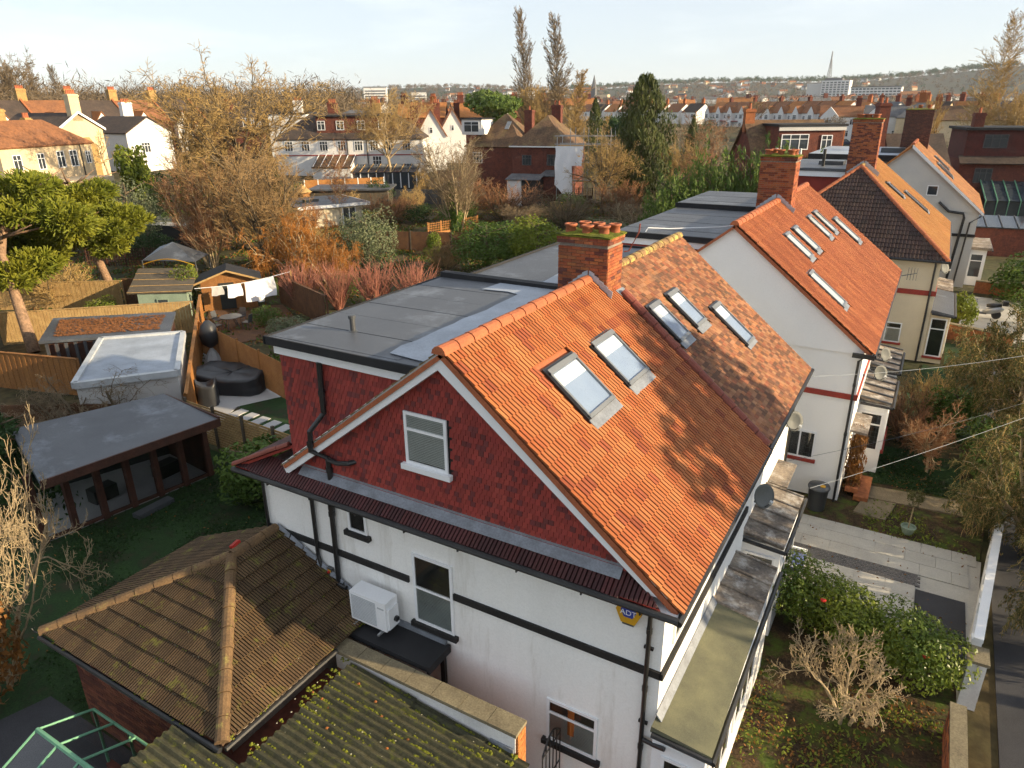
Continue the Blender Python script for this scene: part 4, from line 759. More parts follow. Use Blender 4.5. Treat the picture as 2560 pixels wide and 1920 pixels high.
cushions(pts, 'moss_cushion', xr_, M['moss'], .012, .036); cushions(lich, 'lichen_spot', xr_, M['lichen'], .007, .018)
# ---- garage: corrugated cement roof, parapet with coping stones
G = thing('garage', 'garage with mossy corrugated cement roof below the white gable wall', 'garage', (-6.8, 5, 0))
obj('wall', bx(-9.3, -4.66, 1.2, 7.82, 0, 1.86), M['brick_far'], G)
def corr_z(x): return 2.36+(x+8.7)*-.075
def sheet_mesh(w, l):
    n = 6; k = 6; vs = []
    for s in (0, 1):
        for i in range(n*k+1): vs.append((s*l, i*w/(n*k), math.sin(i*2*math.pi/k)*.03))
    return MB().add(vs, [(i, n*k+1+i, n*k+2+i, i+1) for i in range(n*k)])
cm = sheet_mesh(.9, 1.62).mesh('corrugated_sheet', M['asbestos'])
ang = math.atan(-.075)
for i, x in enumerate((-9.85, -8.3, -6.75, -5.9)):
    for j in range(7):
        y = 7.8-(j+1)*.9
        if x < -9 and y+.9 > 5.15: continue
        obj('corrugated_sheet', cm, None, G, mtx=Matrix.Translation((x, y, corr_z(x)+.0-.03*i+.05)) @ Matrix.Rotation(-ang, 4, 'Y') @ Matrix.Rotation(random.gauss(0, .006), 4, 'X'))
pts = []; loose = []
for _ in range(420):                                   # moss lies in the troughs of the corrugation
    x, k = random.uniform(-9.7, -4.6), random.randrange(42); y = 7.8-(k+.25)*.15; L_ = random.uniform(.05, .5)
    if x < -8.55 and y > 5.0: continue
    for i in range(int(4+L_*26)):
        xx = min(-4.55, x+random.random()*L_); pts.append((xx, y+random.gauss(0, .022), corr_z(xx)+.022+random.uniform(-.008, .008)-.03*((xx > -8.3)+(xx > -6.75))))
for _ in range(220):
    x, y = random.uniform(-9.6, -4.6), random.uniform(1.8, 7.7)
    if not (x < -8.55 and y > 5.0): loose.append((x, y, corr_z(x)+.05-.03*((x > -8.3)+(x > -6.75))))
cushions(pts, 'moss_cushion', G, M['moss'], .014, .042); cushions(loose[:60], 'fallen_leaf', G, M['leaves_dead'], .02, .045); cushions(loose[60:], 'lichen_spot', G, M['lichen'], .008, .02)
P_ = thing('parapet_wall', 'narrow parapet wall with brown coping stones between garage and house', 'wall', (-6.7, 8, 0))
obj('wall_body', bx(-8.74, -4.58, 7.87, 8.12, 0, 2.4), M['brick_orange'], P_); obj('render_face', bx(-8.74, -4.6, 7.84, 7.868, 2.0, 2.38), M['render_old'], P_)
obj('render_patch', bx(-5.1, -4.62, 7.80, 7.838, 1.92, 2.1), M['lead'], P_)
brick_faces(P_, -4.62, -4.56, 7.86, 8.13, .3, 2.4, 'r', 300, [(.42, .16, .05), (.38, .14, .045), (.46, .19, .06)])
for i in range(7): obj('coping_stone', bx(-8.78+i*.605, -8.78+i*.605+.595, 7.80, 8.18, 2.402, 2.475+random.uniform(-.004, .004)), M['stone'], P_)
fl_ = thing('porch_roof', 'small black felt flat roof under the tall side window', 'roof', (-7.9, 8.7, 0))
obj('roof_deck', bx(-9.0, -6.82, 8.3, 9.0, 2.38, 2.50), M['felt_dark'], fl_); obj('edge_trim', bx(-6.81, -6.74, 8.28, 9.0, 2.36, 2.54), M['felt_dark'], fl_); obj('support_post', bx(-6.95, -6.85, 8.9, 8.98, 0, 2.37), M['band_black'], fl_); obj('upstand', bx(-9.0, -6.85, 8.97, 9.03, 2.5, 2.62), M['lead'], fl_)
gt = thing('iron_gate', 'black arched iron gate in the gap beside the garage', 'gate', (-4.3, 8.5, 0))
for i in range(6): y = 8.2+i*.14; obj('bar', MB().tube([(-4.25, y, 0), (-4.25, y, 1.75+.25*math.sin(math.pi*i/5))], .012, 6), M['black'], gt)
obj('arch', MB().tube([(-4.25, 8.2+.7*i/10, 1.75+.27*math.sin(math.pi*i/10)) for i in range(11)], .018, 6), M['black'], gt)
for z in (.3, 1.0, 1.7): obj('rail', MB().tube([(-4.25, 8.2, z), (-4.25, 8.9, z)], .014, 6), M['black'], gt)
obj('air_vent', MB().box(-5.75, -5.52, 9.02, 9.048, .95, 1.1).box(-5.74, -5.53, 9.015, 9.02, .98, .99).box(-5.74, -5.53, 9.015, 9.02, 1.04, 1.05), M['grille'], A)
for z in (1.2, 2.6, 4.2): obj('pipe_bracket', bx(-2.82, -2.66, 9.0, 9.045, z, z+.05), M['black'], A)
# ---- fittings on the gable wall
AC = thing('air_conditioner', 'white outdoor air-conditioning unit bracketed to the gable wall', 'air conditioner', (-8.4, 8.7, 2.6))
obj('casing', bx(-8.88, -7.95, 8.52, 8.9, 2.68, 3.36), M['white'], AC); obj('side_cover', bx(-7.948, -7.90, 8.56, 8.86, 2.72, 3.2), M['white'], AC)
for i in range(16): obj('grille_slat', bx(-8.84, -8.2, 8.508, 8.519, 2.74+i*.036, 2.755+i*.036), M['grille'], AC)
for x in (-8.75, -8.1): obj('bracket', MB().box(x-.025, x+.025, 8.42, 9.04, 2.60, 2.64).box(x-.025, x+.025, 9.0, 9.04, 2.3, 2.6), M['steel'], AC)
obj('name_badge', bx(-8.15, -7.99, 8.512, 8.519, 3.2, 3.23), M['grille'], AC); obj('valve_cap', MB().tube([(-7.9, 8.75, 2.9), (-7.84, 8.75, 2.9)], .06, 8), M['black'], AC)
AL = thing('alarm_box', 'yellow hexagonal alarm box with blue label under the eaves', 'alarm box', (-3.1, 8.99, 4.7))
hx = [(-.22, .05), (-.16, .2), (.16, .2), (.22, .05), (.12, -.18), (-.12, -.18)]
obj('case', MB().slab([(-3.1+a, 8.95, 4.80+b) for a, b in hx], .09, (0, 1, 0)), M['yellow'], AL)
obj('label_plate', MB().slab([(-3.1+a*.62, 8.945, 4.84+b*.55) for a, b in hx], .004, (0, 1, 0)), M['alarm_blue'], AL)
def text_obj(body, size, mtx, mat, parent, name='lettering'):
    cu = bpy.data.curves.new(name, 'FONT'); cu.body = body; cu.size = size; cu.align_x = 'CENTER'; cu.align_y = 'CENTER'; cu.extrude = .001; cu.materials.append(mat)
    tmp = bpy.data.objects.new(name, cu); me = bpy.data.meshes.new_from_object(tmp); bpy.data.objects.remove(tmp); bpy.data.curves.remove(cu)
    o = bpy.data.objects.new(name, me); COL.objects.link(o); o.parent = parent; o.matrix_parent_inverse = WM[parent.name].inverted(); o.matrix_basis = mtx; WM[o.name] = mtx; return o
text_obj('ADT', .14, frame4((-3.1, 8.942, 4.83), (1, 0, 0), (0, 0, 1)), M['white'], AL)
obj('strobe_lens', bx(-3.2, -3.0, 8.955, 9.03, 4.58, 4.615), M['dark_grey'], AL)
SW = thing('isolator_switch', 'small red and yellow isolator switch beside the black pipe', 'switch', (-9.86, 9, 3.1)); obj('case', bx(-9.93, -9.79, 8.96, 9.04, 3.1, 3.26), M['dark_grey'], SW); obj('plate', bx(-9.91, -9.81, 8.955, 8.959, 3.13, 3.23), M['yellow'], SW); obj('knob', MB().tube([(-9.86, 8.955, 3.18), (-9.86, 8.92, 3.18)], .03, 8), M['red'], SW)
def dish(name_label, p, aim, r=.27):
    t = thing('satellite_dish', name_label, 'satellite dish', p); P = Vector(p); a = Vector(aim).normalized()
    F = frame4(P, a.cross((0, 0, 1)), (0, 0, 1)) if False else Matrix.Translation(P) @ a.to_track_quat('Z', 'Y').to_matrix().to_4x4()
    obj('reflector', MB().lathe([(.001, 0), (r*.4, .012), (r*.75, .045), (r, .09), (r*1.01, .10), (r*.75, .06), (.001, .012)], n=18).T(F), M['dish'], t, True)
    obj('feed_arm', MB().tube([(0, -r*.9, .06), (0, -r*.5, r*1.0)], .014, 6).T(F), M['dark_grey'], t); obj('feed_head', MB().tube([(0, -r*.55, r*.95), (0, -r*.35, r*1.12)], .04, 8).T(F), M['grille'], t)
    obj('mount', MB().tube([(0, 0, 0), (0, -.03, -.14), (0, -.18, -.24)], .02, 6).T(F), M['dark_grey'], t)
dish('grey satellite dish at the gutter beside the nearest lead bay roof', (-2.12, 14.3, 4.55), (.75, -.55, .35))
dish('grey satellite dish under the eave above the leaded side window', (-2.25, 18.7, 4.55), (.75, -.6, .3))
dish('grey satellite dish above the front of the striped lead bay roof', (-.6, 25.6, 3.95), (.7, -.65, .3))
dish('grey satellite dish tucked below the gutter of the second pair', (-.62, 28.4, 3.75), (.8, -.5, .3))
dish('small satellite dish on the cream house above its bay', (1.1, 45.5, 3.9), (.8, -.5, .3), .33)
AE = thing('tv_aerial', 'thin rooftop aerial bracket at the far eave of the second pair', 'aerial', (-.7, 36.4, 5)); obj('boom', MB().tube([(-.8, 36.3, 5.1), (-.1, 36.6, 5.25)], .02, 5), M['dark_grey'], AE)
for i in range(4): obj('element', MB().tube([(-.45+i*.12, 36.4, 4.95), (-.45+i*.12, 36.5, 5.5)], .012, 4), M['dark_grey'], AE)
# wires from the eaves to street poles
def wire(label, p, q, sag, r=.012, mat=None):
    p, q = Vector(p), Vector(q); n = 14
    tag(obj('overhead_wire', MB().tube([p.lerp(q, i/n)-Vector((0, 0, sag*4*(i/n)*(1-i/n))) for i in range(n+1)], r, 4), mat or M['white']), label, 'wire')
wire('pale overhead wire from the second gable to the street trees', (-2.2, 20.9, 5.1), (9, 27.5, 7.4), .5, .006, M['grille'])
wire('grey overhead wire sloping from the orange roof corner past the bays', (-2.2, 14.9, 5.0), (9, 27.4, 7.2), .55, .005, M['dark_grey'])
wire('lower grey wire crossing the front lawn toward the street', (-1.5, 18.1, 3.0), (9, 27.4, 6.9), .3, .006, M['grille'])
# front garden furniture
bn = thing('garden_bench', 'white garden bench with blue cushion beside the bay', 'bench', (-1.6, 18.4, 0))
for x, y in ((-1.85, 17.95), (-1.4, 17.95), (-1.85, 18.85), (-1.4, 18.85)): obj('leg', bx(x-.03, x+.03, y-.03, y+.03, 0, .6), M['white'], bn)
obj('seat', bx(-1.86, -1.38, 17.92, 18.9, .38, .43), M['white'], bn); obj('cushion', bx(-1.8, -1.36, 18.0, 18.82, .431, .52), M['blue'], bn); obj('backrest', bx(-1.93, -1.87, 17.9, 18.92, .4, .9), M['white'], bn)
for y in (17.93, 18.87): obj('armrest', bx(-1.9, -1.36, y-.03, y+.03, .6, .65), M['white'], bn)
wbn = thing('wheelie_bin', 'dark grey round dustbin beside the second house corner', 'bin', (-1.6, 22.55, 0))
obj('body', MB().lathe([(.26, 0), (.31, .75), (.34, .76), (.34, .8)], (-1.6, 22.55, 0), 18), M['dark_grey'], wbn, True); obj('lid', MB().lathe([(.35, .8), (.33, .86), (.1, .92), (.001, .93)], (-1.6, 22.55, 0), 18), M['dark_grey'], wbn, True); obj('lid_label', bx(-1.55, -1.4, 22.35, 22.5, .9, .915), M['yellow'], wbn)
pp = thing('potted_standard', 'clipped standard shrub in a pale green pot', 'potted plant', (1.1, 22.35, 0))
obj('pot', MB().lathe([(.14, 0), (.2, .22), (.22, .23), (.22, .26), (.18, .26), (.17, .2), (.001, .2)], (1.1, 22.35, 0), 14), M['shed_green'], pp); obj('stem', MB().tube([(1.1, 22.35, .2), (1.12, 22.35, 1.0)], .02, 6), M['bark_pale'], pp)
# scooter parked on the drive
sx, sy = 3.9, 51.2
scm = thing('motor_scooter', 'silver and black motor scooter parked on the brick drive', 'scooter', (sx, sy, 0))
for x in (-.62, .62): obj('wheel', MB().tube([(sx+x, sy-.06, .26), (sx+x, sy+.06, .26)], .26, 14), M['black'], scm)
obj('body', MB().tube([(sx-.1, sy, .35), (sx+.35, sy, .5), (sx+.75, sy, .62), (sx+.95, sy, .6)], [.14, .22, .2, .1], 8), M['steel'], scm, True)
obj('leg_shield', MB().slab([(sx-.4, sy-.22, .3), (sx-.4, sy+.22, .3), (sx-.55, sy+.2, .95), (sx-.55, sy-.2, .95)], .05), M['steel'], scm); obj('footboard', bx(sx-.45, sx+.1, sy-.16, sy+.16, .26, .33), M['dark_grey'], scm)
obj('seat', MB().tube([(sx+.02, sy, .78), (sx+.35, sy, .82), (sx+.8, sy, .86)], [.1, .15, .1], 8), M['black'], scm, True); obj('handlebar', MB().tube([(sx-.5, sy-.33, 1.05), (sx-.56, sy, 1.0), (sx-.5, sy+.33, 1.05)], .02, 6), M['black'], scm)
obj('fork', MB().tube([(sx-.62, sy, .26), (sx-.55, sy, 1.0)], .04, 6), M['steel'], scm); obj('headlight', MB().tube([(sx-.58, sy, .98), (sx-.68, sy, .97)], .09, 10), M['white'], scm); obj('top_box', bx(sx+.82, sx+1.12, sy-.16, sy+.16, .88, 1.14), M['black'], scm)
# ================================================================== BACK GARDENS: garden room, sheds, fences, furniture
GR = thing('garden_room', 'timber garden room with grey felt flat roof and glass doors', 'garden building', (-22.5, 12, 0))
gf0, gf1, gb1, gb0 = Vector((-21.95, 8.75)), Vector((-21.1, 14.15)), Vector((-23.9, 14.5)), Vector((-25.3, 10.2))
obj('roof', MB().slab([(-20.85, 8.6, 2.52), (-20.0, 14.1, 2.52), (-23.55, 14.5, 2.62), (-25.2, 10.0, 2.62)], .16), M['felt'], GR)
obj('roof_edge', along((-20.83, 8.6), (-19.98, 14.1), .06, 2.26, 2.545), M['timber_dark'], GR); obj('roof_edge', along((-20.0, 14.12), (-23.5, 14.53), .06, 2.28, 2.6), M['timber_dark'], GR)
obj('floor', MB().slab([(*gf0, .06), (*gf1, .06), (*gb1, .06), (*gb0, .06)], .1), M['slab_shade'], GR)
obj('back_wall', along(gb0, gb1, .12, 0, 2.45), M['dark_in'], GR); obj('side_wall', along(gb1, gf1+(gb1-gf1)*.03, .1, 0, 2.4), M['timber_dark'], GR)
for i in range(7):
    p = gf0.lerp(gf1, i/6); obj('post', bx(p.x-.09, p.x+.09, p.y-.09, p.y+.09, 0, 2.36), M['timber_dark'], GR)
    if i < 6:
        q = gf0.lerp(gf1, (i+1)/6); a_, b_ = p.lerp(q, .08), p.lerp(q, .92); obj('glass_door', MB().add([(*a_, .12), (*b_, .12), (*b_, 2.3), (*a_, 2.3)], [(0, 1, 2, 3)]), M['glass'], GR); obj('door_rail', along(p.lerp(q, .09), p.lerp(q, .91), .07, .03, .14), M['timber_dark'], GR)
for t, a_ in ((.45, .9), (.85, .5)): p = gf0.lerp(gf1, t); obj('indoor_seat', bx(p.x-1.5, p.x-1.0, p.y-.4, p.y+.4, .07, .55), M['black'], GR)
tag(obj('doorstep', bx(-20.95, -20.6, 11.0, 12.3, -.02, .14), M['dark_grey']), 'dark timber doorstep in front of the garden room', 'step')
tag(obj('surfboard', MB().lathe([(.001, -.8), (.18, -.5), (.22, 0), (.18, .5), (.001, .8)], (-21.0, 14.6, 1.0), 10).T(Matrix.Diagonal((1, 1, 1, 1))), M['slab_shade']), 'pale upright board leaning at the end of the garden room', 'board') if False else None
WG = thing('garden_studio', 'pale studio with white frosted flat roof behind the garden room', 'garden building', (-29, 17, 0))
wq = [(-27.85, 13.6), (-25.54, 16.5), (-30.05, 20.1), (-32.6, 17.6)]
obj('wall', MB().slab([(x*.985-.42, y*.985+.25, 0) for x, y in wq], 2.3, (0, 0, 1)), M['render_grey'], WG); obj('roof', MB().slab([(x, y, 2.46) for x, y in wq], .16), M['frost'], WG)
for i in range(4): obj('roof_kerb', along(wq[i], wq[(i+1) % 4], .22, 2.3, 2.56), M['grille'], WG)
for i in range(9): t = i/9; p = Vector(wq[0]).lerp(Vector(wq[1]), t); obj('cladding_joint', bx(p.x-.42, p.x-.40, p.y+.2, p.y+.22, .1, 2.2), M['render_grey'], WG) if False else None
LS = thing('leaf_covered_shed', 'long low shed with grey felt roof under rusty fallen leaves', 'shed', (-35, 19, 0))
lq = [(-35.2, 16.1), (-31.1, 20.1), (-34.1, 22.6), (-38.7, 18.7)]
obj('wall', MB().slab([(x, y, 0) for x, y in [(-35.2, 16.35), (-31.3, 20.15), (-34.1, 22.4), (-38.4, 18.7)]], 2.2, (0, 0, 1)), M['timber_dark'], LS); obj('roof', MB().slab([(x, y, 2.36) for x, y in lq], .12), M['felt'], LS)
for i in range(14): p = Vector(lq[0]).lerp(Vector(lq[1]), (i+.5)/14); obj('cladding_board', along(p+Vector((-.12, -.12))*-0.2, p+Vector((.12, .12)), .05, .1, 2.2), M['dark_grey'], LS)
def leaf_litter(name, quad, n, z, parent, zj=.05):
    mb = MB(); a, b, c, d = [Vector(q) for q in quad]
    for _ in range(n):
        s, t = random.random(), random.random(); s = abs(math.sin(s*3.1))*s if random.random() < .4 else s; p = a.lerp(b, s).lerp(d.lerp(c, s), t); r = random.uniform(.05, .14); th = random.random()*6; e = random.uniform(0, zj)
        mb.add([(p.x+math.cos(th)*r, p.y+math.sin(th)*r, z+e), (p.x+math.cos(th+1.7)*r*.6, p.y+math.sin(th+1.7)*r*.6, z+e*.3), (p.x-math.cos(th)*r, p.y-math.sin(th)*r, z+.01), (p.x-math.cos(th+1.7)*r*.6, p.y-math.sin(th+1.7)*r*.6, z+e*.6)], [(0, 1, 2, 3)])
    o = obj(name, mb, M['leaves_dead'], parent, kind='stuff'); return o
leaf_litter('leaf_litter', [(-35.3, 16.9), (-32.0, 20.1), (-34.0, 21.9), (-38.0, 18.7)], 2200, 2.37, LS)
GS = thing('green_shed', 'pale green timber shed with brown felt roof', 'shed', (-42, 27.5, 0))
obj('wall', MB().slab([(-41.9, 25.4, 0), (-39.6, 27.2, 0), (-42.8, 30.2, 0), (-45.6, 28.2, 0)], 1.75, (0, 0, 1)), M['shed_green'], GS)
obj('roof', MB().slab([(-42.3, 25.0, 1.85), (-39.2, 27.3, 1.85), (-42.9, 30.7, 2.3), (-46.4, 28.6, 2.3)], .08), M['timber_grey'], GS)
for i in range(4): t = i/4; p = Vector((-42.3, 25.0, 1.87)).lerp(Vector((-46.4, 28.6, 2.32)), t); q = Vector((-39.2, 27.3, 1.87)).lerp(Vector((-42.9, 30.7, 2.32)), t); obj('felt_strip', MB().tube([p, q], .025, 4), M['timber_pale'], GS)
window(GS, (-41.0, 26.05, .8), (2.3, 1.8, 0), .7, .6, [], None, fmat=M['shed_green'], pane='glass_far')
SH = thing('summerhouse', 'orange timber summerhouse with gabled felt roof beside the deck', 'summerhouse', (-39.5, 30.3, 0))
s0, s1 = Vector((-40.3, 28.8)), Vector((-38.2, 31.4)); dr = (s1-s0).normalized(); nn = Vector((-dr.y, dr.x))*2.2
mid = (s0+s1)/2
obj('wall', MB().slab([(*s0, 0), (*s1, 0), (*(s1+nn), 0), (*(s0+nn), 0)], 1.9, (0, 0, 1)).slab([(*s0, 1.9), (*s1, 1.9), (*mid, 2.5)], 2.2, (*(nn.normalized()), 0)), M['timber'], SH)
o_ = dr*.45; fo = -nn.normalized()*.35
for a_, b_ in ((s0-o_, mid), (s1+o_, mid)): obj('roof_slope', MB().slab([(*(a_+fo), 1.86), (*(b_+fo), 2.62), (*(b_+nn), 2.62), (*(a_+nn), 1.86)], .06, (0, 0, 1)), M['felt_dark'], SH); obj('barge_board', MB().slab([(*(a_+fo*1.05), 1.82), (*(b_+fo*1.05), 2.58), (*(b_+fo*1.05), 2.7), (*(a_+fo*1.05), 1.94)], .04, (*fo.normalized(), 0)), M['timber_pale'], SH)
p = s0.lerp(s1, .32); q = s0.lerp(s1, .6); obj('doorway', along(p, q, .05, .05, 1.8, None).T(Matrix.Translation((-nn.normalized().x*.03, -nn.normalized().y*.03, 0))), M['dark_in'], SH)
# canopy tent with curved poles
CN = thing('canopy_tent', 'grey fabric canopy tent on curved poles behind the sheds', 'tent', (-52, 34.5, 0))
cq = [Vector((-50.6, 31.6, 1.9)), Vector((-54.6, 35.9, 1.9)), Vector((-48.2, 35.6, 1.9)), Vector((-46.6, 33.2, 1.9))]; ctop = Vector((-50.3, 34.2, 2.9))
for i in range(4): obj('roof_panel', MB().add([cq[i], cq[(i+1) % 4], ctop], [(0, 1, 2)]), M['felt'] if i else M['frost'], CN)
for i, c in enumerate(cq): obj('pole', MB().tube([(c.x, c.y, 0), c], .05, 6), M['dark_grey'], CN)
obj('hoop', MB().tube([cq[0].lerp(cq[3], i/10)+Vector((0, 0, .45*math.sin(math.pi*i/10)-.3)) for i in range(11)], .04, 5), M['yellow'], CN)
OS = thing('open_shed', 'dark open-fronted shed with mossy flat roof beyond the canopy tent', 'shed', (-62, 42, .2))
obj('wall', bx(-64.5, -58.5, 41.5, 45.5, 0, 2.3), M['dark_in'], OS); obj('roof', MB().slab([(-65, 40.6, 2.5), (-57.8, 43.0, 2.5), (-59.5, 47, 2.6), (-66.5, 44.5, 2.6)], .14), M['felt_green'], OS); obj('edge_trim', along((-65, 40.6), (-57.8, 43.0), .08, 2.3, 2.56), M['white'], OS)
# fences
def fence(name, label, p, q, h, style, mat, pmat_=None, z=0, pitch=.13, post=1.85, solid=None, nmax=300):
    p, q = Vector((*p,)), Vector((*q,)); L_ = (q-p).length; d = (q-p)/L_; a = math.atan2(d.y, d.x)
    t = thing(name, label, 'fence', (p.x, p.y, z), a)
    n = max(1, round(L_/post))
    for i in range(n+1): obj('post', bx(i*L_/n-.05, i*L_/n+.05, -.05, .05, 0, h+.06), pmat_ or mat, t, local=True)
    if style == 'slat':
        sp = pitch; m = int((h-.05)/sp); me = bx(0, L_/n-.1, -.012, .012, 0, sp*.72).mesh('slat', mat)
        for i in range(n):
            for j in range(m): obj('slat', me, None, t, mtx=Matrix.Translation((i*L_/n+.05, -.03, .05+j*sp)), local=True)
    elif style == 'board':
        k = int(L_/pitch); me = bx(0, pitch*.9, -.012, .012, 0, h).mesh('board', mat)
        for i in range(k):
            obj('board', me, None, t, mtx=Matrix.Translation((i*pitch, -.07-.012*(i % 2), random.uniform(-.015, .015))), local=True)
        obj('rail', MB().box(0, L_, -.05, -.02, h*.3, h*.3+.07).box(0, L_, -.05, -.02, h*.75, h*.75+.07), mat, t, local=True); obj('cap_rail', bx(-.05, L_+.05, -.12, .03, h+.02, h+.06), mat, t, local=True)
    elif style == 'panel':
        for i in range(n): obj('panel', bx(i*L_/n+.05, (i+1)*L_/n-.05, -.025, .025, .05, h), mat, t, local=True)
    elif style == 'trellis':
        if solid: obj('panel', bx(0, L_, -.02, .02, 0, solid), mat, t, local=True)
        z0 = solid or .1; k = int(L_/.22)
        for i in range(k+1): obj('lath', bx(i*.22-.02, i*.22+.02, -.02, 0, z0, h), mat, t, local=True)
        for j in range(int((h-z0)/.22)+1): obj('lath', bx(0, L_, .001, .02, z0+j*.22-.02, z0+j*.22+.02), mat, t, local=True)
    return t
fence('garden_fence', 'horizontal slatted fence with grey posts beside the shaded lawn', (-14, 15.4), (-24.4, 15.85), 1.75, 'slat', M['timber_pale'], M['timber_grey'], pitch=.11)
fence('garden_fence', 'tall bright timber fence running from the patio to the summerhouse', (-24.5, 15.95), (-37.8, 26.8), 1.85, 'board', M['timber_bright'], M['timber'], pitch=.14)
fence('garden_fence', 'orange horizontal slat screen behind the covered patio furniture', (-33.2, 23.2), (-24.0, 20.6), 1.85, 'slat', M['timber_bright'], M['timber'], pitch=.075, post=2.3)
fence('garden_fence', 'sunlit pale vertical-board fence behind the pine trunk', (-60, 17.5), (-46.0, 27.0), 1.8, 'board', M['timber_pale'], pitch=.16)
fence('garden_fence', 'brown vertical-board fence beside the green shed', (-46.0, 27.1), (-42.5, 29.2), 1.9, 'board', M['timber_brown'], pitch=.14)
fence('garden_fence', 'pale capped board fence behind the leaf-covered shed', (-44.5, 18.6), (-36.9, 25.6), 1.85, 'board', M['timber_pale'], pitch=.16)
fence('garden_fence', 'orange board fence at the foot of the leaning pine', (-40.5, 14.2), (-32.8, 16.4), 1.8, 'board', M['timber'], pitch=.16)
fence('garden_fence', 'brown board fence enclosing the summerhouse deck', (-37.6, 32.9), (-30.6, 30.2), 1.9, 'board', M['timber_brown'], pitch=.16)
fence('garden_fence', 'shaded low fence behind the garden room under bare creeper', (-31.5, 11.5), (-24.6, 15.6), 1.6, 'panel', M['timber_brown'])
fence('garden_fence', 'dark board fence behind the dogwoods with pale posts', (-46, 49.2), (-30.0, 55.6), 1.9, 'panel', M['timber_brown'], M['timber_grey'])
fence('trellis_fence', 'golden trellis-topped fence beside the small green lawn', (-42.3, 56.2), (-40.6, 62.5), 1.9, 'trellis', M['timber_bright'], solid=.9)
fence('trellis_fence', 'dark trellis panel above the fence by the building site', (-43, 80.5), (-36.3, 81.8), 2.2, 'trellis', M['timber_brown'], solid=1.3, z=.8)
fence('garden_fence', 'reddish brown panel fence left of the building site', (-57, 76), (-43.4, 80.2), 1.9, 'panel', M['timber_brown'], M['timber_grey'], z=.9)
fence('garden_fence', 'bright orange panel fence below the white terrace', (-68.5, 66), (-62, 73.5), 2.1, 'panel', M['timber_bright'], M['white'], z=1.9, post=1.6)
fence('garden_fence', 'dark grey panel fence below the conservatories', (-61.5, 67.0), (-50.5, 72.5), 1.9, 'panel', M['dark_grey'], z=1.2)
fence('garden_fence', 'dark trellis fence left of the canopy tent', (-60.5, 33), (-54.8, 36.2), 1.7, 'trellis', M['timber_dark'])
fence('garden_fence', 'brown panel fence along the gardens behind the second pair', (-16.0, 40), (-21.5, 66), 1.9, 'panel', M['timber_brown'])
# patio things
SF = thing('covered_sofa', 'large black covered garden sofa set on the patio', 'covered furniture', (-27.8, 20.6, 0))
def cover(parent, cx, cy, a, L_, W_, h, n=16, jit=.06):
    mb = MB(); m = 10; vs = []
    for i in range(m+1):
        t = i/m
        for j in range(n):
            th = 2*math.pi*j/n; k = (abs(math.cos(th))**9+abs(math.sin(th))**9)**(-1/9)
            r = (1-.06*t) if t < .7 else (1-.06*.7)*(1-((t-.7)/.3)**1.6)
            z = h*(t/.7)*(1+.16*math.sin(th*2+1)) if t < .7 else h*(1+.16*math.sin(th*2+1)*(1-(t-.7)/.3)*1.0)-h*.18*((t-.7)/.3)
            x = L_/2*math.cos(th)*k*r; y = W_/2*math.sin(th)*k*r
            vs.append((cx+x*math.cos(a)-y*math.sin(a)+random.uniform(-jit, jit)*.6, cy+x*math.sin(a)+y*math.cos(a)+random.uniform(-jit, jit)*.6, max(0, z+random.uniform(-jit, jit)*(t > 0))))
    fs = [(i*n+j, i*n+(j+1) % n, (i+1)*n+(j+1) % n, (i+1)*n+j) for i in range(m) for j in range(n)]
    return obj('fabric_cover', mb.add(vs, fs), M['cover'], parent, True)
cover(SF, -27.7, 20.7, .42, 3.5, 2.6, .85, 28); obj('tie_cord', MB().tube([(-28.6, 19.4, .25), (-27.8, 19.3, .5), (-27.0, 19.9, .3)], .02, 5), M['black'], SF)
EG = thing('hanging_chair', 'hanging egg chair under a black cover on a metal stand', 'hanging chair', (-31.3, 22.2, 0))
obj('fabric_cover', MB().lathe([(.1, .9), (.42, 1.15), (.5, 1.6), (.36, 2.1), (.12, 2.35), (.001, 2.38)], (-31.2, 22.3, 0), 14), M['cover'], EG, True)
obj('stand', MB().tube([(-31.5, 22.5, 0), (-31.6, 22.6, 1.5), (-31.45, 22.5, 2.3), (-31.2, 22.3, 2.5)], .04, 6).tube([(-32.0, 22.0, .03), (-30.6, 22.9, .03)], .04, 6).tube([(-31.9, 22.9, .03), (-30.7, 21.7, .03)], .04, 6), M['black'], EG); obj('liner_bag', MB().lathe([(.5, 0), (.42, .3), (.2, .7), (.05, .9)], (-31.2, 22.3, 0), 9), M['grille'], EG)
BQ = thing('covered_barbecue', 'small barbecue under a black cover beside the slatted fence', 'barbecue', (-26.9, 18.4, 0)); cover(BQ, -26.8, 18.55, .7, .9, .7, 1.1, 14, .03)
BS = thing('parasol_base', 'black cross-shaped parasol base on the patio', 'parasol base', (-29.3, 20.3, 0)); obj('arm', along((-29.9, 20.0), (-28.8, 20.6), .12, 0, .06), M['black'], BS); obj('cross_arm', along((-29.6, 20.8), (-29.1, 19.8), .12, .061, .1), M['black'], BS)
TB = thing('patio_table', 'round glass-topped metal table on the summerhouse deck', 'table', (-35.7, 27.2, 0)); obj('table_top', MB().lathe([(.65, .7), (.65, .73), (.001, .735)], (-35.7, 27.2, 0), 20), M['dark_grey'], TB)
for i in range(4): a = i*1.57+.4; obj('leg', MB().tube([(-35.7+.5*math.cos(a), 27.2+.5*math.sin(a), 0), (-35.7+.2*math.cos(a), 27.2+.2*math.sin(a), .7)], .025, 5), M['dark_grey'], TB)
